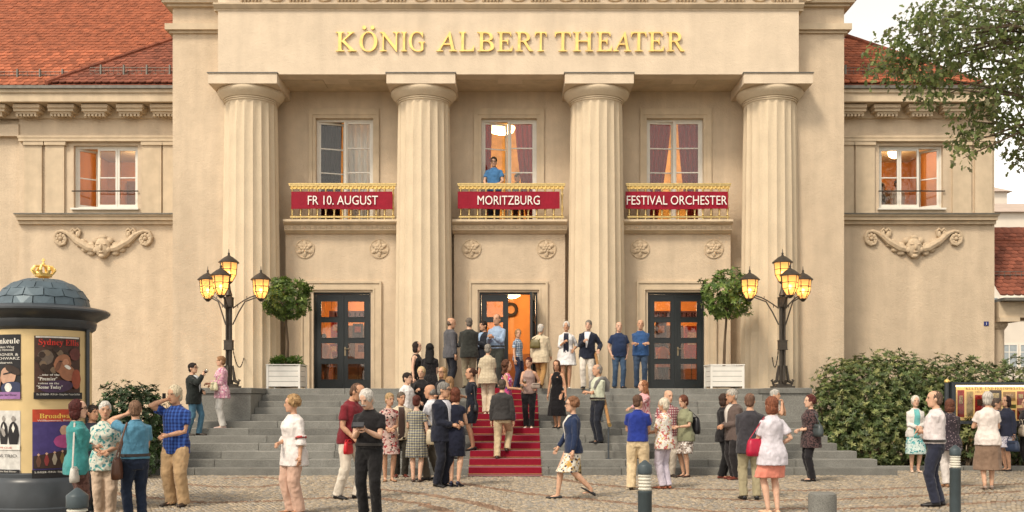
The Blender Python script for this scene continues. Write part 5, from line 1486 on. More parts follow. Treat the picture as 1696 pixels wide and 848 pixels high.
# ------------------------------------------------------------------ people
import bmesh
PENDING = []        # (object, hand geometry or None): surfaces merged by voxel remeshing in one pass at the end
FOLD = bpy.data.textures.new('folds', 'CLOUDS'); FOLD.noise_scale = .07; FOLD.noise_depth = 2
FUZZ = bpy.data.textures.new('hair_locks', 'CLOUDS'); FUZZ.noise_scale = .02; FUZZ.noise_depth = 2
def fabric(col, pat='plain', c2=None, c3=None, rough=.85, sheen=.15):
    def tame(c):
        if c is None: return None
        lum = .3 * c[0] + .6 * c[1] + .1 * c[2]; return tuple((lum + (q - lum) * .84) * .86 for q in c)
    col, c2, c3 = tame(col), tame(c2), tame(c3)
    key = 'cloth_%s_%s_%s_%s' % (pat, '-'.join('%d' % (q * 999) for q in col), c2 and '-'.join('%d' % (q * 999) for q in c2), c3 and '-'.join('%d' % (q * 999) for q in c3))
    if key in MATS: return MATS[key]
    m = mat(key, col, rough, .14, 9, .55, 11, .03, spec=.15, sheen=sheen, stretch=(1.3, 1.3, .55))
    if pat == 'plain': return m
    N = m.node_tree.nodes; L = m.node_tree.links; b = N['Principled BSDF']
    tc = N.new('ShaderNodeTexCoord')
    def mixc(f, a, bb):
        mx = N.new('ShaderNodeMix'); mx.data_type = 'RGBA'; L.new(f, mx.inputs['Factor'])
        for s_, v in (('A', a), ('B', bb)):
            if isinstance(v, tuple): mx.inputs[s_].default_value = (*v, 1)
            else: L.new(v, mx.inputs[s_])
        return mx.outputs['Result']
    def thr(sock, lo, hi):
        r_ = N.new('ShaderNodeMapRange'); r_.inputs['From Min'].default_value = lo; r_.inputs['From Max'].default_value = hi; L.new(sock, r_.inputs['Value']); return r_.outputs[0]
    def wave(sc, d):
        w = N.new('ShaderNodeTexWave'); w.bands_direction = d; w.inputs['Scale'].default_value = sc; w.inputs['Distortion'].default_value = .4; L.new(tc.outputs['Object'], w.inputs['Vector']); return w.outputs['Fac']
    if pat in ('plaid', 'check'):
        sc = 6.0 if pat == 'plaid' else 4.0
        f1 = thr(wave(sc, 'X'), .55, .8); f2 = thr(wave(sc, 'Z'), .55, .8)
        out = mixc(f2, mixc(f1, col, c2), c3 or c2)
        mm = N.new('ShaderNodeMath'); mm.operation = 'MULTIPLY'; L.new(f1, mm.inputs[0]); mm.inputs[1].default_value = .6
        out = mixc(mm.outputs[0], out, c2)
    elif pat == 'stripe': out = mixc(thr(wave(16, 'X'), .4, .6), col, c2)
    elif pat == 'dots':
        v = N.new('ShaderNodeTexVoronoi'); v.inputs['Scale'].default_value = 26; L.new(tc.outputs['Object'], v.inputs['Vector'])
        out = mixc(thr(v.outputs['Distance'], .28, .2), col, c2)
    elif pat == 'lace':
        v = N.new('ShaderNodeTexVoronoi'); v.inputs['Scale'].default_value = 32; L.new(tc.outputs['Object'], v.inputs['Vector'])
        out = mixc(thr(v.outputs['Distance'], .45, .6), col, c2)
    else:       # floral: two layers of blotches
        v = N.new('ShaderNodeTexNoise'); v.inputs['Scale'].default_value = 13; v.inputs['Detail'].default_value = 2; v.inputs['Distortion'].default_value = 1.2; L.new(tc.outputs['Object'], v.inputs['Vector'])
        v2 = N.new('ShaderNodeTexVoronoi'); v2.inputs['Scale'].default_value = 15; L.new(tc.outputs['Object'], v2.inputs['Vector'])
        out = mixc(thr(v.outputs['Fac'], .54, .58), col, c2)
        out = mixc(thr(v2.outputs['Distance'], .33, .27), out, c3 or c2)
    L.new(out, b.inputs['Base Color'])
    return m
def skin_mat(c):
    return mat('skin_%d_%d' % (c[0] * 999, c[1] * 999), c, .55, .12, 18, .15, 60, .003, spec=.35, sub=.12)
def hair_mat(c):
    lum = (c[0] + c[1] + c[2]) / 3; g = .62 if lum < .4 else .8
    c = tuple((lum + (q - lum) * .8) * g for q in c)
    return mat('hair_%d_%d_%d' % tuple(q * 999 for q in c), c, .6, .5, 60, 1.0, 110, .012, spec=.25, stretch=(1, 1, .2))
def leather(c): return mat('leather_%d_%d_%d' % tuple(q * 999 for q in c), c, .42, .15, 14, .3, 70, .004, spec=.45)
M_eye = mat('eye_dark', (.03, .02, .018), .25, 0, spec=.5)
M_lip = mat('lips', (.36, .12, .09), .5, 0)
M_spect = mat('spectacle_frame', (.03, .022, .018), .3, 0, spec=.5)

RM = [(-.12, .120, .095, .012), (-.03, .172, .118, .014), (.05, .168, .114, .006), (.13, .157, .110, 0), (.22, .155, .112, -.002), (.32, .168, .120, -.002), (.41, .172, .122, 0), (.465, .160, .108, .008), (.515, .105, .082, .014), (.562, .064, .062, .014)]
RF = [(-.12, .125, .100, .016), (-.03, .176, .122, .018), (.05, .165, .112, .008), (.13, .140, .100, 0), (.20, .130, .096, -.002), (.30, .142, .110, -.008), (.38, .144, .128, -.014), (.45, .138, .102, .004), (.51, .090, .076, .012), (.56, .052, .053, .012)]
HR = [(-.118, .030, .032, -.048), (-.098, .050, .058, -.032), (-.062, .061, .083, -.012), (-.02, .069, .093, -.002), (.03, .074, .097, .0), (.07, .071, .093, .004), (.10, .056, .073, .008), (.117, .026, .036, .01)]
ARMS = dict(hang=(.255, -.03, .80), loose=(.27, -.12, .84), pocket=(.215, -.05, .90), belly=(.02, -.235, 1.06), chest=(.05, -.27, 1.22), hold=(.09, -.31, 1.10), ear=(.105, -.075, 1.585), mouth=(.05, -.21, 1.50),
            chin=(.03, -.18, 1.45), cross=(-.09, -.19, 1.15), back=(.04, .18, .99), fwd=(.22, -.50, 1.15), strap=(.12, -.155, 1.33), hip=(.20, -.10, 1.03), rail=(.33, -.28, 1.02), swing=(.22, -.26, .84), swingb=(.23, .22, .86), out=(.40, -.30, 1.05))
def ik(S, T, a, b, pole):
    d = T - S; L = d.length
    if L > (a + b) * .995: d = d * ((a + b) * .995 / L); T = S + d; L = d.length
    L = max(L, abs(a - b) + .02)
    n = d.normalized(); x = (a * a - b * b + L * L) / (2 * L); h = math.sqrt(max(a * a - x * x, 0))
    p = pole - n * pole.dot(n); p = p.normalized() if p.length > 1e-6 else n.orthogonal()
    return S + n * x + p * h, T
class Fig: pass
def ring_pts(c, ax, ay, rx, ry, n=16):
    return [c + ax * (rx * math.cos(2 * math.pi * k / n)) + ay * (ry * math.sin(2 * math.pi * k / n)) for k in range(n)]
def attach(fig, name, mb, m, parent=None, remesh=None, fold=0.0, smooth=True, hands=None, tex=None, sm=5):
    ob = bpy.data.objects.new(name, mb.mesh(name, 'all' if smooth else False))
    ob.data.materials.append(m); COL.objects.link(ob); ob.parent = parent or fig.root
    if remesh:
        r_ = ob.modifiers.new('merge', 'REMESH'); r_.mode = 'VOXEL'; r_.voxel_size = remesh; r_.use_smooth_shade = True
        s_ = ob.modifiers.new('soft', 'SMOOTH'); s_.factor = .5; s_.iterations = sm
        if fold:
            d = ob.modifiers.new('fold', 'DISPLACE'); d.texture = tex or FOLD; d.strength = fold; d.mid_level = .5; d.texture_coords = 'LOCAL'
        PENDING.append((ob, hands, m))
    return ob
def person(label, px, base, head, yaw, sex='m', hair=('short', (.2, .2, .2)), top=('shirt', (.5, .5, .5)), bot=('trousers', (.1, .1, .1)), shoes=(.02, .018, .016), L='hang', R_='hang', hd=(0, 0), lean=0, side=0,
           twist=0, feet=None, skin=None, H=None, belly=0.0, glasses=False, heel=0.0, coat=None, group='theatre visitors', loc=None, belt=None, sock=False, fat=1.0, moustache=None, seat=None):
    fg = Fig()
    if loc: X, Y, Zb = loc
    elif isinstance(base, tuple):
        st = base[1]
        if st >= 12: Y = base[2] if len(base) > 2 else 25.1; Zb = LAND
        else: Y = step_z(st) + (base[2] if len(base) > 2 else .19); Zb = step_h(st)
        X = wx(px, Y)
    else: Y = gz(base); Zb = 0.004; X = wx(px, Y)
    Hh = H or max(1.5, min(1.93, wz(head, Y) - Zb))
    k = Hh / 1.775
    fg.k = k
    root = thing('person', label, 'person', (X, Y, Zb), group)
    root.rotation_euler = (0, 0, R(yaw)); root.scale = (k, k, k)
    fg.root = root
    fg.M = Matrix.Translation((X, Y, Zb)) @ Matrix.Rotation(R(yaw), 4, 'Z') @ Matrix.Scale(k, 4)
    fem = sex == 'f'
    rng_ = random.Random(int(px * 13 + head))
    ft = feet or (((.085, -.02, 0), (-.085, .02, 0)) if not fem else ((.07, -.02, 0), (-.07, .015, 0)))
    hz_ = .94
    ankles = []
    pitch = [f[3] if len(f) > 3 else 0.0 for f in ft]
    cx_ = (ft[0][0] + ft[1][0]) / 2; cy_ = (ft[0][1] + ft[1][1]) / 2
    hs = .092
    pel = Vector((cx_ * .8, cy_ * .9, 0))
    for sgn, f, pt in ((1, ft[0], pitch[0]), (-1, ft[1], pitch[1])):
        ankles.append(Vector((f[0], f[1] + .035, f[2] + .085 + heel + (.10 * math.sin(R(pt)) if pt else 0))))
    hz_ = min(math.sqrt(max(.853 ** 2 - (a.x - pel.x - s_ * hs) ** 2 - (a.y - pel.y) ** 2, .2)) + a.z for a, s_ in zip(ankles, (1, -1)))
    hz_ = min(hz_, .94 + heel)
    if seat: hz_ = seat
    pel.z = hz_
    A = Matrix.Rotation(R(lean), 3, 'X') @ Matrix.Rotation(R(side), 3, 'Y')
    def up(p):       # upright torso coordinates (dz measured from the hip line) -> body
        t = max(0, min(1, p.z / .5))
        q = Matrix.Rotation(R(twist) * t, 3, 'Z') @ Vector(p)
        return pel + (A @ q if p.z > 0 else q)
    def upt(p):      # target given for an upright 1.765 m body
        return up(Vector((p[0], p[1], p[2] - .94)))
    RG = RF if fem else RM
    def rad(dz):
        for (a, b) in zip(RG[:-1], RG[1:]):
            if a[0] <= dz <= b[0]:
                t = (dz - a[0]) / (b[0] - a[0]); r_ = [a[i] + (b[i] - a[i]) * t for i in (1, 2, 3)]
                bl = belly * math.exp(-((dz - .16) / .13) ** 2)
                return r_[0] * fat + bl * .35, r_[1] * fat + bl * .6, r_[2] - bl * .5
        r_ = RG[0] if dz < RG[0][0] else RG[-1]
        return r_[1], r_[2], r_[3]
    def tring(dz, inf, sx=1.0, n=20):
        rx, ry, yo = rad(dz)
        rx, ry = (rx + inf) * sx, ry + inf
        out = []
        for j in range(n):
            a = 2 * math.pi * j / n
            c_, s_ = math.cos(a), math.sin(a)
            e = .85
            out.append(up(Vector((rx * math.copysign(abs(c_) ** e, c_), yo + ry * math.copysign(abs(s_) ** e, s_), dz))))
        return out
    # ---- joints
    shx = .150 if fem else .176
    arms = []
    for sgn, a in ((1, L), (-1, R_)):
        S = up(Vector((sgn * shx, .012, .448)))
        t = ARMS[a] if isinstance(a, str) else a
        T = upt((sgn * t[0], t[1], t[2]))
        nm = a if isinstance(a, str) else ''
        pole = {'ear': Vector((sgn * .7, -.5, -.5)), 'mouth': Vector((sgn * .5, .0, -.8)), 'chin': Vector((sgn * .3, -.1, -.9)), 'back': Vector((sgn * .9, .5, 0)), 'pocket': Vector((sgn * .7, .7, 0)), 'cross': Vector((sgn * .35, .35, -.9))}.get(nm, Vector((sgn * .45, .6, -.5)))
        E_, T = ik(S, T, .285, .25, A @ pole)
        arms.append((S, E_, T, sgn, nm))
    legs = []
    for sgn, an, f in ((1, ankles[0], ft[0]), (-1, ankles[1], ft[1])):
        Hj = pel + Vector((sgn * hs, .0, -.01))
        Kn, an2 = ik(Hj, an, .435, .425, Vector((sgn * .12, -1, .1)))
        legs.append((Hj, Kn, an, sgn, f))
    # head frame
    hbase = up(Vector((0, .0, .585)))
    HM = A @ Matrix.Rotation(R(twist), 3, 'Z') @ Matrix.Rotation(R(hd[0]), 3, 'Z') @ Matrix.Rotation(R(hd[1]), 3, 'X')
    hsc = 1.075 if not fem else 1.04
    hc = hbase + HM @ Vector((0, -.012, .124 * hsc))
    fg.head = (hc, HM)
    hp = lambda x, y, z: hc + HM @ (Vector((x, y, z)) * hsc)
    fg.arms, fg.legs, fg.up, fg.pel = arms, legs, up, pel
    # ---- body
    sk = skin or [(.54, .31, .20), (.58, .35, .235), (.50, .275, .17), (.60, .375, .265)][rng_.randrange(4)]
    SKM = skin_mat(sk)
    b = MB()
    b.loft([tring(dz, -.004) for dz in [g_[0] for g_ in RG]], True)
    b.tube([up(Vector((0, .014, .50))), up(Vector((0, .012, .57))), hc + HM @ Vector((0, .018, -.07)), hc + HM @ Vector((0, .012, -.02))], [.075, .056 if not fem else .047, .052 if not fem else .045, .05], 12)
    hscale = 1.0
    b.loft([[hp(rx * hscale * math.cos(2 * math.pi * j / 16), yo + ry * hscale * math.sin(2 * math.pi * j / 16), z * hscale) for j in range(16)] for z, rx, ry, yo in HR], True)
    b.tube([hp(0, -.088, .028), hp(0, -.108, -.014), hp(0, -.112, -.026), hp(0, -.09, -.036)], [(.009, .009), (.014, .012), (.017, .012), (.012, .01)], 8)
    for s_ in (-1, 1): b.ell(hp(s_ * .075, .012, -.012), (.014, .024, .034), 8, 6, HM)
    b.ell(hp(0, -.072, -.094), (.026, .024, .022), 8, 6, HM); b.ell(hp(0, -.082, .036), (.055, .018, .014), 8, 6, HM)
    am = .86 if fem else 1.0
    am *= (.5 + .5 * fat)
    for S, E_, T, sgn, nm in arms:
        b.tube([up(Vector((sgn * shx * .45, .012, .485))), S, S.lerp(E_, .3), S.lerp(E_, .7), E_, E_.lerp(T, .3), E_.lerp(T, .7), T], [.036 * am, .050 * am, .050 * am, .045 * am, .041 * am, .043 * am, .034 * am, (.031 * am, .024 * am)], 10)
    for Hj, Kn, an, sgn, f in legs:
        bk = Vector((0, .012, 0))
        b.tube([Hj + Vector((0, 0, .05)), Hj, Hj.lerp(Kn, .35), Hj.lerp(Kn, .75), Kn, Kn.lerp(an, .28) + bk, Kn.lerp(an, .6) + bk * .5, an, an + Vector((0, 0, -.04))], [.09, .092, .083 if not fem else .085, .064, .055, .058, .046, .036, .03], 12)
        b.tube([an + Vector((0, .02, -.04)), an + Vector((0, -.06, -.05 - heel * .5)), an + Vector((0, -.12, -.064 - heel * .9)), an + Vector((0, -.155, -.066 - heel * .95))], [.028, .026, .018, .012], 8)
    # ---- hands, each with a palm, four fingers and a thumb
    hb = MB()
    for S, E_, T, sgn, nm in arms:
        d = (T - E_).normalized()
        inw = Vector((-sgn, 0, 0)) if nm in ('hang', 'loose', 'swing', 'swingb', 'pocket', 'ear') else Vector((-.3 * sgn, .55, -.4))
        if nm == 'back': inw = Vector((0, 1, .2))
        nn = inw - d * inw.dot(d); nn = nn.normalized() if nn.length > 1e-5 else d.orthogonal()
        ss = d.cross(nn)
        th = -1 if (ss.dot(Vector((0, -1, .35))) < 0) else 1
        curl = .75 if nm in ('chest', 'hold', 'mouth', 'chin', 'strap', 'belly', 'back', 'rail', 'hip') else .4
        hs_ = .92 if fem else 1.0
        hb.tube([T - d * .015, T + d * .02 * hs_, T + d * .055 * hs_, T + d * .088 * hs_], [(.026 * hs_, .02 * hs_)] * 1 + [(.016 * hs_, .034 * hs_), (.015 * hs_, .041 * hs_), (.011 * hs_, .038 * hs_)] if False else [.024 * hs_, .029 * hs_, .031 * hs_, .024 * hs_], 8)
        for j in range(4):
            o_ = (j - 1.5) * .0195 * hs_ * th * -1
            p = T + d * .08 * hs_ + ss * o_; pts = [p]; dd = d.copy()
            for q, ln in enumerate((.038, .027, .022)):
                dd = (Matrix.Rotation(curl * (.55 + .35 * q), 3, ss) @ dd)
                if dd.dot(nn) < (d.dot(nn)): dd = (Matrix.Rotation(-2 * curl * (.55 + .35 * q), 3, ss) @ dd)
                p = p + dd * ln * hs_ * (1.0, 1.08, 1.0, .84)[j]; pts.append(p)
            hb.tube(pts, [.0098 * hs_, .0095 * hs_, .0088 * hs_, .007 * hs_], 5)
        p = T + d * .022 * hs_ + ss * (.026 * th * hs_)
        t1 = (d * .75 + ss * th * .6 + nn * .35).normalized()
        hb.tube([p, p + t1 * .036 * hs_, p + t1 * .036 * hs_ + (t1 + d * .5).normalized() * .03 * hs_], [.014 * hs_, .0115 * hs_, .009 * hs_], 5)
    vox = .0115 if not isinstance(base, tuple) and not loc else .013
    attach(fg, 'body', b, SKM, remesh=vox, hands=hb, sm=3)
    # ---- face
    facing = (yaw + hd[0] + twist + 180) % 360 - 180
    if abs(facing) < 115:
        for s_ in (-1, 1):
            e = MB().ell(hp(s_ * .031, -.083, .012), (.012, .009, .006), 8, 5, HM)
            attach(fg, 'eye', e, M_eye)
        for s_ in (-1, 1): attach(fg, 'eyebrow', MB().tube([hp(s_ * .016, -.094, .027), hp(s_ * .032, -.093, .031), hp(s_ * .049, -.080, .026)], [.0035, .0045, .003], 5), hair_mat(tuple(q * .55 for q in hair[1])))
        attach(fg, 'mouth', MB().ell(hp(0, -.092, -.062), (.023, .009, .007), 8, 5, HM), M_lip)
        if moustache: attach(fg, 'moustache', MB().tube([hp(-.036, -.086, -.056), hp(-.015, -.098, -.045), hp(.015, -.098, -.045), hp(.036, -.086, -.056)], [.006, .012, .012, .006], 6), hair_mat(moustache))
    if glasses:
        g_ = MB()
        for s_ in (-1, 1):
            g_.tube([hp(s_ * .033 + .025 * math.cos(R(30 * j)), -.105, .010 + .019 * math.sin(R(30 * j))) for j in range(13)], .0035, 5)
            g_.tube([hp(s_ * .058, -.104, .014), hp(s_ * .078, -.05, .014), hp(s_ * .08, .015, .008)], .003, 5)
        g_.tube([hp(-.009, -.106, .014), hp(.009, -.106, .014)], .0035, 5)
        attach(fg, 'spectacles', g_, M_spect)
    # ---- hair
    ht, hcol = hair[0], hair[1]
    hm = hair_mat(hcol); h = MB(); fz = .02; vx = .011
    def he(x, y, z, rx, ry, rz): h.ell(hp(x, y, z), (rx * hsc, ry * hsc, rz * hsc), 14, 10, HM)
    if ht == 'short': he(0, .012, .037, .083, .107, .095); he(0, .045, -.025, .074, .060, .075); he(0, -.03, .085, .055, .06, .035)
    elif ht == 'thin': he(0, .022, .024, .082, .096, .099); he(0, .05, -.03, .075, .056, .072)
    elif ht == 'bald': he(0, .034, -.022, .0815, .072, .052); he(0, .055, .0, .066, .052, .06)
    elif ht == 'full': he(0, .016, .034, .094, .106, .108); he(0, .05, -.03, .08, .062, .085)
    elif ht == 'bob': he(0, .020, .026, .096, .103, .106); he(0, .045, -.06, .092, .066, .09); he(-.066, .012, -.06, .026, .052, .085); he(.066, .012, -.06, .026, .052, .085)
    elif ht == 'long':
        he(0, .020, .028, .092, .101, .104); he(-.064, .02, -.09, .03, .05, .12); he(.064, .02, -.09, .03, .05, .12)
        ln = hair[2] if len(hair) > 2 else .34
        rr = []
        for q in range(6):
            t = q / 5; c = hp(0, .05 + .02 * t, .02) + A @ Vector((0, .055 * t, -ln * t)); w_ = .088 + .012 * math.sin(t * 3.1) - .03 * max(0, t - .6)
            rr.append(ring_pts(c, HM @ Vector((1, 0, 0)), HM @ Vector((0, 1, 0)), w_, .05 - .018 * t, 14))
        h.loft(rr, True)
    elif ht in ('curly', 'longcurly'):
        he(0, .018, .034, .088, .098, .100); fz = .02
        for q in range(95):
            a = rng_.uniform(0, 6.28); e = math.asin(rng_.uniform(-.65, 1)); x, y, z = math.cos(e) * math.cos(a), math.cos(e) * math.sin(a), math.sin(e)
            if y < -.45 and z < .62: continue
            he(x * .092, .02 + y * .096, .03 + z * .098, .026, .026, .024)
        if ht == 'longcurly':
            for q in range(46):
                t = rng_.random(); he(rng_.uniform(-.10, .10), .045 + rng_.uniform(-.03, .05), -.05 - .26 * t, .032, .03, .036)
    elif ht == 'bun': he(0, .020, .028, .084, .098, .101); he(0, .05, -.02, .070, .055, .06); he(0, .125, .02, .04, .036, .042)
    if ht != 'none': attach(fg, 'hair', h, hm, remesh=vx, fold=fz, tex=FUZZ, sm=2)
    # ---- clothes
    def sleeve(mb, frac, inf, flare=0.0):
        for S, E_, T, sgn, nm in arms:
            p0 = up(Vector((sgn * shx * .45, .012, .482)))
            a_ = inf
            if frac <= 1.0:
                e = S.lerp(E_, frac); mb.tube([p0, S, S.lerp(E_, frac * .5), e], [.040 * am + a_, .054 * am + a_, .054 * am + a_ + flare * .5, .051 * am + a_ + flare], 12)
            else:
                e = E_.lerp(T, frac - 1.0)
                mb.tube([p0, S, S.lerp(E_, .5), E_.lerp(S, .08), E_, E_.lerp(e, .15), E_.lerp(e, .5), e], [.040 * am + a_, .054 * am + a_, .053 * am + a_, .049 * am + a_, .05 * am + a_, .05 * am + a_ + flare * .3, .045 * am + a_ + flare * .6, .038 * am + a_ * .8 + flare], 12)
    def torso(mb, lo, inf, hi=.558, flare=0.0, sx=1.0):
        zs = [lo] + [z for z in (-.10, -.03, .05, .13, .20, .28, .36, .43, .475, .53, hi) if z > lo + .02]
        rr = []
        for z in zs:
            i_ = inf + (flare * max(0, (.15 - z)) / .3)
            if z < -.03:      # below the hips keep the hip girth
                rx, ry, yo = rad(-.03)
                rr.append([up(Vector(((rx + i_) * math.cos(2 * math.pi * j / 20), yo + (ry + i_) * math.sin(2 * math.pi * j / 20), z))) for j in range(20)])
            else:
                ee = i_ if z < .5 else i_ * .6
                rr.append(tring(z, ee, sx if z > .40 else 1.0))
        mb.loft(rr, True)
    def front_panel(name, m, inf, z0, z1, w0, w1, off=.006):
        rr = []; nz = 9
        for i in range(nz + 1):
            z = z0 + (z1 - z0) * i / nz; w = w0 + (w1 - w0) * i / nz
            rx, ry, yo = rad(max(z, -.03)); rx += inf + off; ry += inf + off
            if z > .5: rx -= inf * .4; ry -= inf * .4
            row = []
            for j in range(7):
                x = w * (j / 3 - 1); x = max(-rx * .98, min(rx * .98, x))
                row.append(up(Vector((x, yo - ry * math.sqrt(max(0, 1 - (x / rx) ** 2)) , z))))
            rr.append(row)
        p = MB().loft(rr, False, False)
        o = attach(fg, name, p, m)
        s_ = o.modifiers.new('thick', 'SOLIDIFY'); s_.thickness = .008; s_.offset = 0
    def skirtm(mb, ztop, hem, inf, flare):
        rr = []
        for i in range(8):
            t = i / 7
            zc = pel.z + ztop + (hem - pel.z - ztop) * t
            dz = zc - pel.z
            if dz > -.03: rr.append(tring(dz, inf)); continue
            u = (-dz - .03) / max(.05, (pel.z - hem - .03))
            rx, ry, yo = rad(-.03)
            la = [Hj.lerp(Kn, min(1, max(0, (Hj.z - zc) / max(.01, Hj.z - Kn.z)))) if zc > Kn.z else Kn.lerp(an, min(1, (Kn.z - zc) / max(.01, Kn.z - an.z))) for Hj, Kn, an, sgn, f in legs]
            cx2 = (la[0].x + la[1].x) / 2; cy2 = (la[0].y + la[1].y) / 2
            spx = abs(la[0].x - la[1].x) / 2 + .085; spy = abs(la[0].y - la[1].y) / 2 + .085
            ax_ = max(rx + inf + flare * u - .025 * (1 if flare < .03 else 0) * u, spx); ay_ = max(ry + inf + flare * u, spy)
            c = Vector((pel.x * (1 - u) + cx2 * u, (pel.y + yo) * (1 - u) + cy2 * u, zc))
            nf = 9
            rr.append([c + Vector((ax_ * (1 + .07 * flare * 8 * u * math.sin(nf * 2 * math.pi * j / 36)) * math.cos(2 * math.pi * j / 36), ay_ * (1 + .07 * flare * 8 * u * math.sin(nf * 2 * math.pi * j / 36)) * math.sin(2 * math.pi * j / 36), 0)) for j in range(36)])
        n36 = []
        for r_ in rr:
            if len(r_) == 20: r_ = [r_[int(j * 20 / 36)].lerp(r_[(int(j * 20 / 36) + 1) % 20], (j * 20 / 36) % 1) for j in range(36)]
            n36.append(r_)
        mb.loft(n36, True)
    # bottoms
    bk, bcol = bot[0], bot[1]
    if bk:
        bm_ = fabric(*[q for q in bot[1:] if not isinstance(q, float)]) if not isinstance(bcol, bpy.types.Material) else bcol
        o = MB()
        if bk in ('trousers', 'jeans', 'wide', 'shorts'):
            ex = {'trousers': .016, 'jeans': .010, 'wide': .030, 'shorts': .03}[bk]
            o.loft([tring(z, .010) for z in (-.13, -.08, -.03, .03, .08, .115)], True)
            for Hj, Kn, an, sgn, f in legs:
                if bk == 'shorts':
                    o.tube([Hj + Vector((0, 0, .03)), Hj.lerp(Kn, .4), Hj.lerp(Kn, .8)], [.1, .1, .1], 12); continue
                hem = an + Vector((0, .008, -.035 if bk != 'wide' else -.055))
                o.tube([Hj + Vector((0, 0, .03)), Hj + Vector((0, 0, -.06)), Hj.lerp(Kn, .4), Hj.lerp(Kn, .8), Kn, Kn.lerp(an, .3), Kn.lerp(an, .7), hem], [.094 + ex * .5, .098 + ex * .6, .09 + ex, .071 + ex, .066 + ex, .064 + ex, .058 + ex, .060 + ex], 12)
            attach(fg, 'shorts' if bk == 'shorts' else 'trousers', o, bm_, remesh=.0125, fold=.023, sm=3)
        elif bk == 'skirt':
            hem = bot_hem = fg_hem = (bot[-1] if isinstance(bot[-1], float) else .5)
            flare = .05
            skirtm(o, .12, hem, .012, flare)
            attach(fg, 'skirt', o, bm_, remesh=.013, fold=.018, sm=3)
    tk = top[0]
    P_ = dict(shirt=(-.10, .026, .62), polo=(-.09, .026, .66), tucked=(.02, .020, .60), ltucked=(.02, .022, 1.96), lshirt=(-.12, .026, 1.96), rolled=(.03, .022, 1.25), blouse=(-.16, .030, .75), tunic=(-.24, .038, 1.55), tank=(-.08, .012, 0), jacket=(-.16, .040, 1.97), blazer=(-.17, .040, 1.97), cardigan=(-.12, .026, 1.92),
              pullover=(-.06, .032, 1.95), tee=(-.12, .026, .60), dress=(0, .012, .30), sleeveless=(0, .010, 0), lace=(0, .014, .55), longdress=(0, .010, 0), longshirt=(-.32, .03, 1.35))[tk]
    tm = fabric(*[q for q in top[1:] if not isinstance(q, (float, dict))])
    opt = [q for q in top[1:] if isinstance(q, dict)]; opt = opt[0] if opt else {}
    o = MB(); inf = P_[1]
    if tk in ('dress', 'sleeveless', 'lace', 'longdress'):
        hem = opt.get('hem', .50)
        torso(o, .02, inf, .53, sx=.9 if tk in ('sleeveless', 'longdress') else 1.0)
        skirtm(o, .10, hem, inf + .004, opt.get('flare', .03))
        if P_[2]: sleeve(o, P_[2], .008)
        attach(fg, 'dress', o, tm, remesh=.0125, fold=.022, sm=3)
    else:
        nm = {'jacket': 'jacket', 'blazer': 'jacket', 'cardigan': 'cardigan', 'pullover': 'pullover', 'tank': 'tank_top', 'blouse': 'blouse', 'tunic': 'blouse'}.get(tk, 'shirt')
        torso(o, opt.get('hem', P_[0]), inf, .555 if tk != 'tank' else .50, flare=.035 if tk in ('tunic', 'longshirt', 'blouse') else .015, sx=.88 if tk == 'tank' else 1.0)
        if P_[2]: sleeve(o, opt.get('slv', P_[2]), {'jacket': .020, 'blazer': .018, 'pullover': .014, 'tunic': .022}.get(tk, .011), flare=.035 if tk == 'tunic' else (.012 if P_[2] < 1 else 0))
        ob = attach(fg, nm, o, tm, remesh=.0125, fold=.023, sm=3)
        if tk in ('shirt', 'polo', 'tucked', 'ltucked', 'lshirt', 'rolled'):
            cpts = []
            for j in range(13):
                a = R(-90 + 18 + (360 - 36) * j / 12); cpts.append(up(Vector((.066 * math.cos(a), .010 + .064 * math.sin(a), .562 - .022 * (1 - math.sin(a)) * .5))))
            attach(fg, 'collar', MB().tube(cpts, [(.009, .02)] * 13, 6), tm)
        if tk in ('jacket', 'blazer', 'cardigan', 'longshirt') and coat:
            im = fabric(*coat) if not isinstance(coat, bpy.types.Material) else coat
            if opt.get('open'): front_panel('shirt_front', im, inf, -.14, .53, .075, .06, .010)
            else: front_panel('shirt_front', im, inf, .12, .54, .012, .085, .010)
            col_pts = [up(Vector((s_ * .062, -.02 - .05 * 0, .56))) for s_ in (-1, 1)]
    if belt:
        rr = [tring(z, .036 if tk in ('tucked', 'ltucked', 'rolled') else .03) for z in (.055, .058, .092, .095)]
        attach(fg, 'belt', MB().loft(rr, True), leather(belt))
    # shoes
    if shoes:
        sm_ = leather(shoes)
        for (Hj, Kn, an, sgn, f), pt in zip(legs, pitch):
            yw = sgn * R(rng_.uniform(4, 14)); rot = Matrix.Rotation(yw, 3, 'Z') @ Matrix.Rotation(-R(pt), 3, 'X')
            c = Vector((an.x, an.y, an.z - .085 - heel))
            s = MB(); hh = heel
            secs = [(.075, .030, .055 + hh, hh), (.06, .036, .075 + hh, hh), (.02, .037, .085 + hh, hh), (-.03, .037, .075 + hh * .7, hh * .6), (-.08, .043, .055 + hh * .3, hh * .2), (-.13, .047, .045, 0), (-.18, .040, .036, 0), (-.21, .022, .028, 0)]
            if fem and not sock: secs = [(y, w * .88, zb + (zt - zb) * (.62 if y > -.1 else .8), zb) for y, w, zt, zb in secs]
            rr = []
            for y, w, zt, zb in secs:
                pts = []
                for j in range(10):
                    a = 2 * math.pi * j / 10; ca_, sa_ = math.cos(a), math.sin(a)
                    z = zb + (zt - zb) * (.5 + .5 * sa_) if sa_ > -.5 else zb
                    pts.append(c + rot @ Vector((w * ca_ * (1 if sa_ < .3 else .78), y - .0, z + .002)))
                rr.append(pts)
            s.loft(rr, True)
            if hh > .02: s.tube([c + rot @ Vector((0, .05, hh + .02)), c + rot @ Vector((0, .055, .0))], [.024, .010], 6)
            attach(fg, 'shoe', s, sm_)
    fg.hand = [a[2] + (a[2] - a[1]).normalized() * .07 for a in arms]     # left, right
    return fg
def W3(fg, p): return fg.M @ Vector(p)
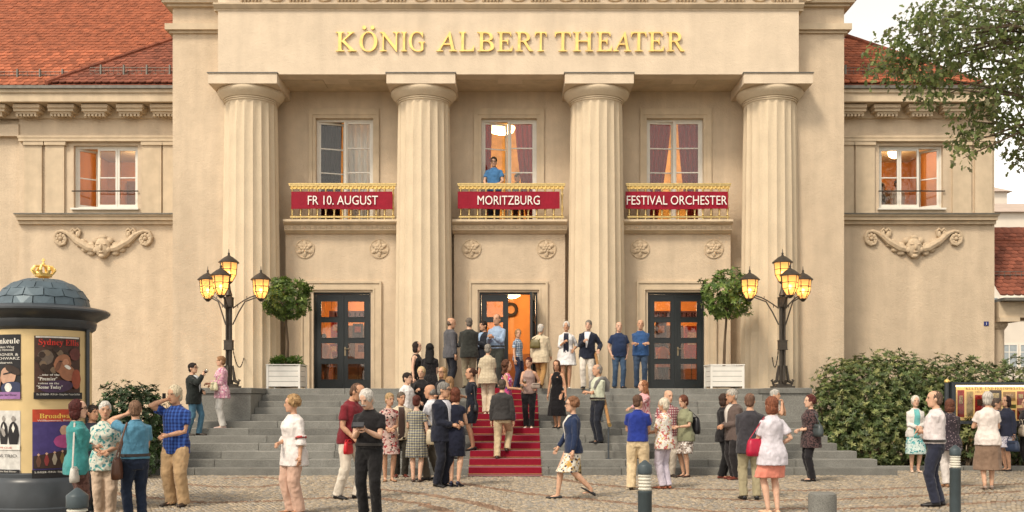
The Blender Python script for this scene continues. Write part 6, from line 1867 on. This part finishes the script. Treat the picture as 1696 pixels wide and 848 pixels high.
# ---- carried things
def bag(fg, label, pos, size, col, strap_to=None, kind='bag', handle=.12, rotz=0.0, cat='handbag', pat=None):
    c = W3(fg, pos); t = thing(kind, label, cat, c - Vector((0, 0, size[2] / 2)))
    k = fg.k; w, d, h = size
    Rm = Matrix.Rotation(fg.root.rotation_euler.z + R(rotz), 3, 'Z')
    rr = []
    for z, s_ in ((-.5, .80), (-.46, .96), (-.2, 1.0), (.15, .93), (.40, .82), (.5, .62)):
        ring = []
        for j in range(16):
            a = 2 * math.pi * j / 16; ca_, sa_ = math.cos(a), math.sin(a)
            ring.append(c + Rm @ Vector((w / 2 * s_ * math.copysign(abs(ca_) ** .45, ca_), d / 2 * (s_ ** 2) * math.copysign(abs(sa_) ** .6, sa_), h * z)))
        rr.append(ring)
    M_b = fabric(*pat) if pat else leather(col)
    MB().loft(rr, True).build('bag_body', M_b, t, 'all')
    MB().tube([c + Rm @ Vector((-w * .34, -d * .42, h * .30)), c + Rm @ Vector((w * .34, -d * .42, h * .30))], .008, 6).build('flap_seam', leather(tuple(q * .6 for q in col)), t)
    if strap_to is not None:
        top = [W3(fg, q) for q in strap_to]
        pts = [c + Rm @ Vector((-w * .4, 0, h * .42))] + top + [c + Rm @ Vector((w * .4, 0, h * .42))]
        MB().tube(pts, [(.011, .006)] * len(pts), 6).build('strap', leather(tuple(q * .8 for q in col)), t)
    elif handle:
        for s_ in (-1, 1):
            pts = [c + Rm @ Vector((w * .3 * math.cos(math.pi * j / 8), s_ * d * .25, h * .42 + handle * math.sin(math.pi * j / 8))) for j in range(9)]
            MB().tube(pts, .009, 6).build('handle', leather(tuple(q * .8 for q in col)), t)
    return t
M_wineglass = glass_mat('wine_glass', (.96, .96, .95), .06)
def wine_glass(fg, hand, label, wine, tilt=0.0):
    c = fg.M @ (fg.hand[hand]); t = thing('wine_glass', label, 'wine glass', c - Vector((0, 0, .06)))
    Rm = Matrix.Rotation(tilt, 3, 'Y')
    def lat(prof): 
        m = MB().lathe(prof, 14); m.v = [tuple(c + Rm @ Vector(p)) for p in m.v]; return m
    lat([(.034, -.075), (.034, -.072), (.006, -.066), (.004, .01), (.02, .022)]).build('stem', M_wineglass, t, True)
    lat([(.018, .02), (.036, .045), (.042, .075), (.034, .115), (.033, .115), (.040, .075), (.034, .047), (.016, .023)]).build('bowl', M_wineglass, t, True)
    if wine: lat([(.015, .025), (.033, .047), (.039, .072), (.0, .073)]).build('wine', mat('wine_%d' % (wine[0] * 99), wine, .1, 0), t, True)
def booklet(fg, label, pos, size, col, rx=-50, rz=0, name='booklet', page=None):
    c = W3(fg, pos); t = thing(name, label, name.replace('_', ' '), c)
    Rm = Matrix.Rotation(fg.root.rotation_euler.z + R(rz), 3, 'Z') @ Matrix.Rotation(R(rx), 3, 'X')
    w, h = size
    def bx(x0, x1, y0, y1, z0, z1):
        m = MB().box(x0, x1, y0, y1, z0, z1); m.v = [tuple(c + Rm @ Vector(p)) for p in m.v]; return m
    bx(-w / 2, w / 2, -.006, .006, -h / 2, h / 2).build('cover', mat(name + '_cover_%d' % (col[0] * 999), col, .5, .1), t)
    if page: bx(-w / 2 + .006, w / 2 - .006, -.010, -.0065, -h / 2 + .006, h / 2 - .006).build('page', mat(name + '_page', page, .6, .1), t)
# ------------------------------------------------------------------ the crowd, one by one
S_ = srgb
BLK, NVY, WHT, CRM = S_(34, 32, 34), S_(38, 44, 66), S_(226, 222, 214), S_(226, 212, 184)
GRY, SLV, BRN, AUB, BLD, DBR = S_(150, 145, 138), S_(216, 210, 200), S_(92, 62, 40), S_(116, 52, 30), S_(206, 166, 108), S_(44, 30, 24)
WALK = ((.06, -.30, 0, -12), (-.06, .30, 0.02, 35))
SHB, SHT, SHK = (.03, .02, .015), S_(150, 110, 80), (.012, .011, .012)
a = person('woman with auburn bob in teal cardigan before the advertising column', 128, 884, 662, 128, 'f', ('bob', S_(96, 30, 24)), ('cardigan', S_(44, 146, 146), {'hem': -.15}), ('trousers', S_(112, 76, 66), 'floral', S_(84, 54, 48)), SHB, L='cross', R_='cross', hd=(-25, 0), glasses=True)
bag(a, 'silver quilted shoulder bag on the woman in teal cardigan', (-.20, .08, .80), (.24, .09, .19), S_(190, 186, 178), strap_to=[(-.10, .06, 1.47)], rotz=-30)
a = person('white-haired woman in teal and white floral blouse', 174, 868, 665, 18, 'f', ('short', SLV), ('blouse', S_(214, 216, 200), 'floral', S_(90, 176, 168), S_(60, 140, 150)), ('trousers', S_(206, 178, 150)), SHT, L='belly', R_='belly', hd=(8, 5))
a = person('man in sky blue polo shirt holding his hand to his ear', 224, 872, 664, -138, 'm', ('thin', S_(150, 110, 80)), ('tucked', S_(74, 140, 172)), ('jeans', S_(32, 44, 66)), SHB, L='ear', R_='hold', belt=S_(40, 28, 22), belly=.03, hd=(-20, 5))
bag(a, 'brown leather shoulder bag of the man in sky blue polo', (.30, .12, .84), (.30, .12, .28), S_(88, 56, 40), strap_to=[(.14, .06, 1.47)], rotz=60)
a = person('man in blue checked shirt and khaki trousers talking on a phone', 291, 838, 640, -14, 'm', ('full', S_(222, 206, 170)), ('shirt', S_(34, 70, 150), 'plaid', S_(52, 100, 190), S_(22, 46, 110), {'hem': -.16}), ('wide', S_(196, 160, 112)), SHB, L='belly', R_='ear', hd=(-12, 8), feet=((.13, -.03, 0), (-.11, .02, 0)))
booklet(a, 'small dark mobile phone held to the ear of the man in checked shirt', (-.13, -.10, 1.62), (.05, .11), (.01, .01, .012), 0, 40, 'mobile_phone')
a = person('man in dark jacket and jeans drinking red wine on the steps', 319, ('s', 5), 601, 78, 'm', ('short', DBR), ('jacket', S_(36, 42, 40)), ('jeans', S_(70, 118, 146)), SHB, L='belly', R_=(.08, -.30, 1.46), glasses=True, lean=-4, feet=((.08, -.16, 0), (-.08, .06, 0)), coat=(S_(200, 205, 210),))
wine_glass(a, 1, 'stemmed glass of red wine held by the man in dark jacket', (.10, .004, .012), .9)
a = person('woman in pink patterned blouse and white trousers chatting on the steps', 367, ('s', 6), 590, -66, 'f', ('short', S_(176, 124, 72)), ('tunic', S_(220, 164, 180), 'floral', S_(190, 110, 150), S_(236, 220, 224), {'hem': -.20}), ('trousers', WHT), S_(214, 190, 180), L='belly', R_='hold', hd=(-12, 0))
bag(a, 'cream shoulder bag of the woman in pink patterned blouse', (.15, -.20, 1.03), (.26, .11, .20), S_(222, 214, 180), strap_to=[(.15, .03, 1.46)], rotz=20)
a = person('woman with curly blonde hair in loose white embroidered blouse', 485, 850, 655, -48, 'f', ('curly', S_(206, 160, 96)), ('tunic', S_(232, 224, 220), {'hem': -.22, 'slv': 1.35}), ('wide', S_(214, 172, 148)), SHT, L='hang', R_='belly', hd=(-38, 2), feet=((.10, .02, 0), (-.08, -.02, 0)))
e = a.arms[0][1]
attach(a, 'sleeve_band', MB().tube([e.lerp(a.arms[0][0], .22), e.lerp(a.arms[0][0], .08)], [.083, .087], 14), fabric(S_(190, 60, 60), 'floral', S_(232, 224, 220), S_(60, 90, 60)))
a = person('man in maroon polo and white trousers holding papers', 578, 826, 632, 62, 'm', ('thin', S_(120, 84, 60)), ('polo', S_(124, 22, 36)), ('trousers', S_(226, 214, 196)), SHK, L='hold', R_=(.17, -.22, .96), lean=7, hd=(10, 22), glasses=True, feet=((.09, -.12, 0), (-.10, .10, 0)), belly=.03)
booklet(a, 'white folded programme in the hand of the man in maroon polo', (-.15, -.36, .87), (.20, .27), S_(214, 216, 222), -20, 35, 'programme')
bag(a, 'red cloth bag carried by the man in maroon polo', (-.20, -.14, .78), (.26, .08, .20), S_(190, 24, 36), handle=.05, rotz=10)
a = person('white-haired man all in black reading a small booklet', 611, 856, 645, -12, 'm', ('full', SLV), ('tucked', BLK), ('trousers', S_(30, 29, 31)), SHK, L='chest', R_='chest', hd=(-14, 24), belt=(.02, .016, .014), moustache=S_(190, 184, 176), feet=((.11, -.02, 0), (-.10, .03, 0)))
booklet(a, 'small black booklet read by the man all in black', (-.02, -.36, 1.29), (.16, .11), (.012, .012, .014), -55, 15, 'booklet', (.05, .05, .055))
person('woman with short blonde hair in red patterned dress behind the man in black', 644, 797, 651, 15, 'f', ('short', S_(210, 168, 106)), ('dress', S_(200, 170, 160), 'floral', S_(156, 50, 52), S_(60, 50, 50), {'hem': .55}), (None, None), SHT, L='belly', R_='belly', hd=(25, 8))
a = person('smiling man in open beige jacket over brown shirt', 664, 790, 650, 12, 'm', ('short', S_(120, 104, 88)), ('jacket', S_(206, 190, 160), {'open': 1}), ('trousers', S_(54, 50, 42)), S_(90, 40, 30), coat=(S_(70, 52, 46),), L='hang', R_='hang', hd=(20, 4))
a = person('woman with cropped auburn hair in grey checked dress', 690, 798, 655, 178, 'f', ('short', S_(110, 46, 34)), ('lace', S_(132, 132, 136), 'plaid', S_(90, 92, 98), S_(190, 182, 140), {'hem': .50, 'flare': .045}), (None, None), S_(60, 40, 34), L='hold', R_='hang', hd=(-10, 0))
bag(a, 'pale canvas bag on the arm of the woman in grey checked dress', (-.30, .02, .92), (.20, .10, .30), S_(190, 176, 150), strap_to=[(-.20, .03, 1.36)])
person('balding man in white short-sleeved shirt and grey trousers facing the auburn woman', 714, 795, 637, -98, 'm', ('bald', GRY), ('tucked', S_(220, 220, 226)), ('trousers', S_(84, 76, 64)), SHK, L='hold', R_='hold', hd=(-10, 4), belly=.03, belt=(.03, .025, .02), feet=((.08, -.10, 0), (-.08, .10, 0)))
person('grey-haired man in navy suit beside the woman in navy heels', 733, 806, 634, 55, 'm', ('short', GRY), ('blazer', S_(34, 38, 54)), ('trousers', S_(32, 35, 48)), SHK, coat=(S_(200, 200, 210),), L='hold', R_='belly', glasses=True, hd=(20, 5))
person('woman in sleeveless navy dress and heels seen from behind', 754, 806, 647, 172, 'f', ('bob', S_(130, 66, 38)), ('dress', S_(30, 34, 54), {'hem': .56, 'flare': .015}), (None, None), S_(30, 34, 60), L='belly', R_='hold', heel=.055, hd=(10, 0))
a = person('woman with brown hair in a bun wearing a dark dress on the lower steps', 781, ('s', 3), 612, -82, 'f', ('bun', S_(96, 58, 38)), ('lace', S_(30, 34, 46), {'hem': .60, 'flare': .015}), (None, None), SHK, L='cross', R_='cross', heel=.04, hd=(0, 3))
bag(a, 'black handbag hanging at the side of the woman with the bun', (.23, .06, .93), (.22, .10, .17), (.015, .015, .017), strap_to=[(.17, .03, 1.45)])
person('dark-haired man in white shirt among the women on the lower steps', 674, ('s', 3), 618, 62, 'm', ('short', S_(46, 32, 26)), ('polo', S_(226, 222, 220)), ('trousers', S_(44, 46, 54)), SHK, L='hold', R_='hang')
person('woman with short blonde hair in black blouse facing the forecourt', 698, ('s', 4), 608, -8, 'f', ('full', S_(220, 188, 130)), ('cardigan', S_(36, 34, 36)), ('trousers', S_(32, 30, 32)), SHK, L='cross', R_='chest', fat=1.1)
person('dark-haired woman in black sleeveless dress turned toward her friend', 690, ('s', 8), 566, 72, 'f', ('bob', S_(52, 34, 28)), ('sleeveless', S_(32, 30, 32), {'hem': .5}), (None, None), SHK, L='hold', R_='hang')
person('woman with long black hair in black lace dress', 712, ('s', 7), 569, 176, 'f', ('long', S_(22, 20, 22), .36), ('lace', S_(26, 25, 28), 'lace', S_(44, 40, 42), {'hem': .40, 'flare': .03}), (None, None), SHK, L='belly', R_='belly')
person('woman with long blonde hair and glasses on the steps', 733, ('s', 4), 608, -35, 'f', ('long', S_(200, 154, 92), .34), ('cardigan', S_(40, 38, 42)), ('trousers', S_(40, 38, 44)), SHK, L='hold', R_='belly', glasses=True)
person('woman with long fair brown hair seen from behind on the steps', 745, ('s', 2), 624, 158, 'f', ('long', S_(186, 138, 84), .40), ('dress', S_(40, 40, 50), {'hem': .5}), (None, None), SHK, L='hold', R_='hang')
person('balding man in grey suit jacket at the top of the stairs', 746, ('s', 12, 25.35), 527, 118, 'm', ('bald', S_(120, 104, 90)), ('blazer', S_(88, 88, 94)), ('trousers', S_(38, 40, 50)), SHK, L='hold', R_='hang', hd=(-15, 5))
person('grey-haired man in dark green jacket seen from behind at the top of the stairs', 777, ('s', 12, 25.02), 527, -168, 'm', ('short', S_(130, 118, 106)), ('jacket', S_(52, 54, 50)), ('trousers', S_(136, 124, 98)), SHB, L='hold', R_='belly', fat=1.08)
person('dark-haired man in dark suit half hidden by the open door', 801, ('s', 12, 26.1), 532, -50, 'm', ('short', S_(50, 36, 28)), ('blazer', S_(40, 44, 54)), ('trousers', S_(34, 36, 44)), SHK, coat=(S_(150, 180, 215),), L='chest', R_='belly')
person('man in pale blue shirt standing in front of the middle door', 823, ('s', 12, 25.5), 521, -28, 'm', ('thin', S_(150, 120, 90)), ('ltucked', S_(150, 176, 208)), ('trousers', S_(62, 66, 60)), SHK, L='chest', R_='chest', belt=(.02, .016, .014))
a = person('woman in beige knitted top and cream trousers climbing the red carpet', 808, ('s', 8), 570, 172, 'f', ('short', S_(170, 162, 150)), ('blouse', S_(206, 190, 158), 'check', S_(196, 178, 146)), ('trousers', S_(214, 194, 164)), S_(210, 196, 170), L='hang', R_='belly', fat=1.1, feet=((.07, -.04, 0), (-.07, .06, 0)))
bag(a, 'small dark shoulder bag of the woman in beige knitted top', (.20, -.10, .98), (.18, .08, .16), (.03, .025, .02), strap_to=[(.13, .02, 1.46)])
person('boy in blue checked shirt in the doorway', 858, ('s', 12, 25.25), 547, 62, 'm', ('full', S_(190, 140, 82)), ('shirt', S_(120, 150, 180), 'plaid', S_(40, 80, 120), S_(214, 220, 226)), ('jeans', S_(44, 54, 84)), SHB, L='hang', R_='hang', hd=(-45, 0), fat=.82)
a = person('white-haired man in beige jacket stepping onto the landing', 896, ('s', 12, 25.0), 537, 158, 'm', ('short', SLV), ('jacket', S_(214, 196, 162), {'hem': -.22}), ('trousers', S_(178, 132, 66)), SHB, L='hang', R_='swing', feet=((.08, -.16, 0, 0), (-.08, .22, -.02, 30)), fat=1.05)
bag(a, 'olive shoulder bag across the back of the man in beige jacket', (.10, .20, 1.22), (.28, .10, .22), S_(96, 86, 46), strap_to=[(-.08, .12, 1.50)])
a = person('woman with long curly brown hair in pink floral dress on the red carpet', 839, ('s', 5), 597, 78, 'f', ('longcurly', S_(112, 66, 40)), ('sleeveless', S_(206, 60, 130), 'floral', S_(60, 70, 150), S_(236, 220, 226), {'hem': .35, 'flare': .05}), (None, None), SHT, L='hold', R_='hold')
wine_glass(a, 1, 'slim sparkling wine glass held by the woman in pink floral dress', (.55, .40, .16))
a = person('woman in taupe sleeveless top and black trousers on the red carpet', 876, ('s', 6), 592, -8, 'f', ('short', S_(98, 36, 30)), ('tank', S_(168, 140, 130)), ('jeans', S_(34, 32, 36)), S_(220, 208, 196), L='hip', R_='hold', hd=(-15, 0))
wine_glass(a, 1, 'stemmed glass held by the woman in taupe sleeveless top', (.55, .40, .16))
bag(a, 'grey clutch bag under the arm of the woman in taupe top', (.19, -.17, 1.06), (.22, .06, .13), S_(150, 134, 122), handle=0, rotz=20)
person('long-haired woman in black velvet gown stepping down', 923, ('s', 6), 596, -22, 'f', ('long', S_(112, 68, 40), .30), ('longdress', S_(24, 22, 26), {'hem': .32, 'flare': .06}), (None, None), SHK, L='hang', R_='hang', hd=(5, 20), feet=((.06, -.06, 0), (-.07, .06, .0)))
a = person('man in charcoal pullover and beige trousers climbing the red carpet', 831, ('s', 2), 640, 172, 'm', ('short', S_(104, 88, 74)), ('pullover', S_(62, 60, 60)), ('trousers', S_(200, 178, 136)), SHB, L='hang', R_='hang', feet=((.09, .06, -.0, 0), (-.09, -.22, .157, 0)), H=1.74)
person('white-haired woman in long open white shirt at the top of the stairs', 938, ('s', 12, 25.08), 533, -6, 'f', ('full', SLV), ('longshirt', S_(232, 230, 230), {'open': 1}), ('skirt', S_(222, 222, 224), .62), S_(214, 206, 196), coat=(S_(40, 42, 60),), L='hip', R_='chest', fat=1.08)
person('man in navy blazer and white trousers leaning on the handrail', 971, ('s', 12, 25.0), 531, -14, 'm', ('short', S_(150, 140, 128)), ('blazer', S_(34, 40, 58)), ('trousers', S_(224, 214, 200)), SHK, coat=(S_(228, 228, 232),), L=(.32, -.10, 1.02), R_='chest', feet=((.14, .0, 0), (-.06, -.10, 0)), side=3)
person('bald man in navy polo with hands in his pockets', 1025, ('s', 12, 25.12), 534, 8, 'm', ('bald', S_(150, 130, 110)), ('polo', S_(36, 54, 90)), ('jeans', S_(62, 88, 118)), SHK, L='pocket', R_='pocket', belly=.04, feet=((.11, 0, 0), (-.11, 0, 0)), fat=1.05)
person('bald man in mid blue polo with crossed arms', 1061, ('s', 12, 25.12), 530, -8, 'm', ('bald', S_(120, 104, 90)), ('polo', S_(42, 84, 138)), ('jeans', S_(54, 74, 100)), SHK, L='cross', R_='cross', belly=.05, feet=((.10, 0, 0), (-.10, 0, 0)), fat=1.05)
a = person('man in pale green shirt with a grey sweater over his shoulders', 990, ('s', 4), 604, -62, 'm', ('thin', S_(170, 158, 144)), ('rolled', S_(200, 206, 180)), ('trousers', S_(36, 40, 52)), SHK, L='cross', R_='cross', hd=(-14, 0), belt=(.03, .02, .015), belly=.02)
sw = thing('sweater', 'grey sweater draped over the shoulders of the man in pale green', 'sweater', W3(a, (0, .1, 1.45)))
u = a.up
MB().tube([W3(a, u(Vector(q))) for q in ((-.09, -.15, .30), (-.13, -.10, .44), (-.12, .05, .53), (0, .12, .52), (.12, .05, .53), (.13, -.10, .44), (.09, -.15, .30))], [.03, .045, .05, .055, .05, .045, .03], 8).build('draped_sleeves', fabric(S_(120, 118, 116)), sw, True)
MB().tube([W3(a, u(Vector(q))) for q in ((0, .10, .54), (0, .155, .42), (0, .165, .22))], [(.10, .04), (.15, .03), (.12, .02)], 10).build('back_panel', fabric(S_(120, 118, 116)), sw, True)
a = person('woman in navy cardigan and yellow floral skirt walking across the cobbles', 950, 826, 655, -86, 'f', ('curly', S_(162, 108, 66)), ('cardigan', S_(36, 52, 86)), ('skirt', S_(226, 220, 204), 'floral', S_(206, 160, 62), S_(54, 56, 84), .46), (.02, .02, .022), L='hang', R_='swing', feet=((.06, .26, .03, 30), (-.06, -.30, 0)), glasses=True, coat=(S_(220, 214, 206),))
bag(a, 'gold patterned tote bag swinging beside the yellow floral skirt', (-.16, .10, .48), (.26, .10, .34), S_(150, 120, 60), handle=.2, pat=(S_(160, 132, 72), 'floral', S_(70, 56, 40), S_(206, 186, 130)))
person('man in royal blue shirt and wide beige trousers seen from behind', 1056, 811, 655, 168, 'm', ('short', S_(120, 84, 62)), ('tucked', S_(32, 56, 150), {'hem': -.03}), ('wide', S_(224, 198, 152)), SHB, L='hold', R_='hold', hd=(-30, 0), feet=((.12, 0, 0), (-.13, .02, 0)), belly=.03)
person('woman with long reddish hair in pink striped shirt pointing on the steps', 1066, ('s', 2), 630, -64, 'f', ('long', S_(180, 112, 62), .28), ('lshirt', S_(228, 190, 190), 'stripe', S_(206, 110, 120)), ('trousers', S_(60, 58, 66)), SHK, L='fwd', R_='hang', hd=(-15, 0))
person('woman with short white hair in floral top and lilac trousers', 1100, 809, 660, -132, 'f', ('full', S_(228, 214, 188)), ('blouse', S_(232, 226, 214), 'floral', S_(200, 90, 90), S_(206, 170, 80)), ('trousers', S_(206, 196, 214)), S_(150, 84, 56), L='hold', R_='hold', hd=(10, 0), fat=1.05)
person('bald man in red checked shirt behind the woman in floral top', 1106, 790, 647, 12, 'm', ('bald', S_(170, 150, 130)), ('shirt', S_(206, 180, 176), 'plaid', S_(160, 60, 70), S_(120, 60, 80)), ('trousers', S_(190, 178, 160)), SHB, L='hang', R_='hang', hd=(15, 5))
a = person('woman in olive top and patterned skirt with a black backpack', 1134, 790, 655, -48, 'f', ('full', S_(130, 68, 40)), ('blouse', S_(140, 142, 108)), ('skirt', S_(150, 134, 122), 'floral', S_(222, 214, 206), S_(80, 64, 60), .52), S_(70, 44, 34), L='hold', R_='hold', hd=(-10, 12))
bag(a, 'black backpack on the shoulder of the woman in olive top', (.10, .20, 1.12), (.28, .16, .36), (.016, .016, .02), strap_to=[(.14, -.02, 1.47)], kind='backpack', cat='backpack')
person('woman in black trouser suit hidden behind the man in brown suit', 1199, 792, 652, 70, 'f', ('bob', S_(80, 54, 40)), ('blazer', S_(36, 34, 36)), ('trousers', S_(30, 29, 31)), S_(120, 60, 46), L='belly', R_='belly', coat=(S_(200, 196, 190),))
person('grey-haired man in brown suit standing before the steps', 1215, 794, 645, -72, 'm', ('short', S_(186, 178, 166)), ('blazer', S_(100, 84, 78)), ('trousers', S_(44, 40, 42)), S_(104, 50, 36), L='belly', R_='belly', hd=(-10, 10), coat=(S_(210, 200, 190),))
person('man in charcoal jacket and khaki trousers seen from behind', 1242, 827, 652, 176, 'm', ('thin', S_(140, 100, 76)), ('blazer', S_(62, 60, 66)), ('trousers', S_(164, 152, 116)), SHK, L='belly', R_='belly', hd=(-20, 0), feet=((.11, 0, 0), (-.11, .0, 0)), fat=1.05)
a = person('woman with auburn bob in pale top and coral skirt', 1278, 850, 657, -162, 'f', ('bob', S_(160, 88, 50)), ('blouse', S_(214, 208, 218), {'hem': -.20}), ('skirt', S_(240, 138, 112), .54), S_(206, 170, 140), L='hold', R_='hip', hd=(10, 0), fat=1.05)
bag(a, 'crimson leather shoulder bag of the woman in coral skirt', (.24, -.06, 1.00), (.28, .14, .25), S_(168, 18, 54), strap_to=[(.15, .03, 1.47)])
person('grey-haired man resting his chin on his hand by the stairs', 1283, ('s', 1), 646, 58, 'm', ('short', S_(190, 184, 174)), ('shirt', S_(216, 208, 196)), ('trousers', S_(70, 66, 62)), SHB, L='chin', R_='chin', hd=(5, 0))
a = person('woman in black lace blouse and black trousers near the big bush', 1342, 797, 655, -84, 'f', ('curly', S_(110, 46, 38)), ('blouse', S_(40, 34, 38), 'lace', S_(96, 70, 70), {'slv': 1.4, 'hem': -.24}), ('trousers', S_(36, 34, 38)), SHK, L='belly', R_='belly', fat=1.1, coat=None)
bag(a, 'slate grey leather handbag on the arm of the woman in black lace', (.28, .04, 1.06), (.36, .14, .24), S_(66, 74, 76), strap_to=[(.17, .02, 1.42)])
person('white-haired woman in white jacket and teal floral skirt before the bush', 1516, 782, 656, -6, 'f', ('full', S_(232, 222, 204)), ('cardigan', S_(226, 220, 214), {'open': 1}), ('skirt', S_(196, 216, 210), 'floral', S_(70, 166, 170), S_(48, 120, 130), .42), S_(214, 190, 170), coat=(S_(96, 186, 186),), L='belly', R_='belly')
person('man in white shirt and navy trousers with folded arms by the bollard', 1549, 838, 648, -116, 'm', ('thin', S_(124, 96, 76)), ('rolled', S_(222, 212, 212)), ('trousers', S_(44, 48, 66)), SHK, L='cross', R_='cross', hd=(10, 0), belt=(.02, .016, .014), belly=.04, fat=1.06, feet=((.11, -.03, 0), (-.11, .03, 0)))
person('woman with brown bob in dark dotted blouse behind the man in white shirt', 1573, 806, 661, 172, 'f', ('bob', S_(128, 72, 48)), ('blouse', S_(58, 50, 58), 'dots', S_(150, 130, 136), {'slv': 1.6, 'hem': -.2}), ('trousers', S_(214, 206, 200)), SHT, L='belly', R_='belly')
person('silver-haired woman in white top and long brown linen skirt', 1636, 811, 652, 166, 'f', ('full', S_(206, 198, 186)), ('tee', S_(226, 214, 206), {'hem': -.14}), ('skirt', S_(140, 112, 90), .36), S_(150, 130, 118), L=(.14, -.30, 1.15), R_='hold', heel=.03, hd=(-20, 0), fat=1.1, feet=((.07, .05, 0), (-.07, -.06, 0)))
a = person('dark-haired woman in navy cardigan at the notice case', 1667, 780, 656, -68, 'f', ('bob', S_(62, 38, 34)), ('cardigan', S_(48, 52, 72)), ('skirt', S_(200, 196, 206), 'floral', S_(120, 120, 150), S_(226, 222, 226), .56), SHK, L='hang', R_='belly')
bag(a, 'navy handbag in the hand of the dark-haired woman at the notice case', (.26, -.10, .60), (.34, .14, .24), S_(50, 62, 86), handle=.14)
person('short-haired man in navy shirt facing the dark-haired woman', 1650, 779, 657, 60, 'm', ('short', S_(110, 92, 80)), ('polo', S_(48, 62, 100)), ('trousers', S_(46, 46, 56)), SHK, L='hang', R_='hang', H=1.62)
a = person('woman in dark coat at the end of the notice case', 1701, 778, 660, -95, 'f', ('bob', S_(50, 40, 40)), ('jacket', S_(50, 46, 52)), ('trousers', S_(60, 56, 60)), SHK, L='hold', R_='hang')
bag(a, 'white handbag carried by the woman in dark coat', (.22, -.20, .98), (.30, .12, .26), S_(214, 200, 180), handle=.14)
person('person in dark navy jacket half hidden behind the white-haired woman', 153, 848, 672, 60, 'm', ('short', S_(60, 48, 40)), ('jacket', S_(44, 48, 64)), ('trousers', S_(46, 46, 52)), SHK, L='hang', R_='hang')
fl_ = wz(345, ZG) - .7
person('person in white shirt inside the wing room behind the oak branches', 0, 0, 0, 20, 'm', ('short', S_(60, 44, 34)), ('shirt', S_(220, 214, 206)), ('trousers', S_(50, 48, 50)), SHK, loc=(wx(1487, 29.2), 29.2, fl_ + .01), H=1.78)
person('person in grey top inside the wing room behind the oak branches', 0, 0, 0, 70, 'f', ('bob', S_(60, 44, 34)), ('blouse', S_(130, 126, 126)), ('trousers', S_(50, 48, 50)), SHK, loc=(wx(1459, 29.3), 29.3, fl_ + .01), H=1.72)
Zb_ = 27.3
person('man in blue shirt and glasses behind the middle balcony rail', 0, 0, 0, -6, 'm', ('short', S_(60, 44, 34)), ('shirt', S_(62, 126, 184)), ('trousers', S_(40, 42, 54)), SHK, L=(.20, -.28, 1.02), R_=(.20, -.28, 1.02), glasses=True, loc=(wx(818, Zb_), Zb_, SALZ + .002), H=wz(261, Zb_) - SALZ, hd=(5, 12))
Zb_ = 28.5
person('person in olive green top standing inside the middle balcony window', 0, 0, 0, 30, 'm', ('short', S_(60, 44, 34)), ('lshirt', S_(92, 104, 54)), ('trousers', S_(50, 48, 46)), SHK, loc=(wx(857, Zb_), Zb_, SALZ + .002), H=1.62)
person('man in tan shirt inside the foyer behind the glazed door by the bay tree underplanting', 0, 0, 0, -150, 'm', ('short', S_(70, 44, 30)), ('shirt', S_(206, 130, 70)), ('trousers', S_(110, 70, 50)), SHB, loc=(wx(536, 28.9), 28.9, LAND + .002), H=1.62)
person('person in orange shirt inside the foyer behind the door with festival banner above', 0, 0, 0, 160, 'f', ('bob', S_(90, 50, 32)), ('blouse', S_(220, 120, 60)), ('trousers', S_(80, 50, 40)), SHB, loc=(wx(1098, 29.0), 29.0, LAND + .002), H=1.5)

# ------------------------------------------------------------------ merge the pending surfaces in one evaluation
bpy.context.view_layer.update()
dg = bpy.context.evaluated_depsgraph_get()
done = []
for ob, hands, m in PENDING:
    me = bpy.data.meshes.new_from_object(ob.evaluated_get(dg), preserve_all_data_layers=False, depsgraph=dg)
    if hands:
        hm_ = hands.mesh('hands', 'all')
        bm = bmesh.new(); bm.from_mesh(me); bm.from_mesh(hm_)
        bm.to_mesh(me); bm.free(); bpy.data.meshes.remove(hm_)
        me.polygons.foreach_set('use_smooth', [True] * len(me.polygons))
    me.materials.clear(); me.materials.append(m)
    done.append((ob, me))
for ob, me in done:
    ob.modifiers.clear(); ob.data = me
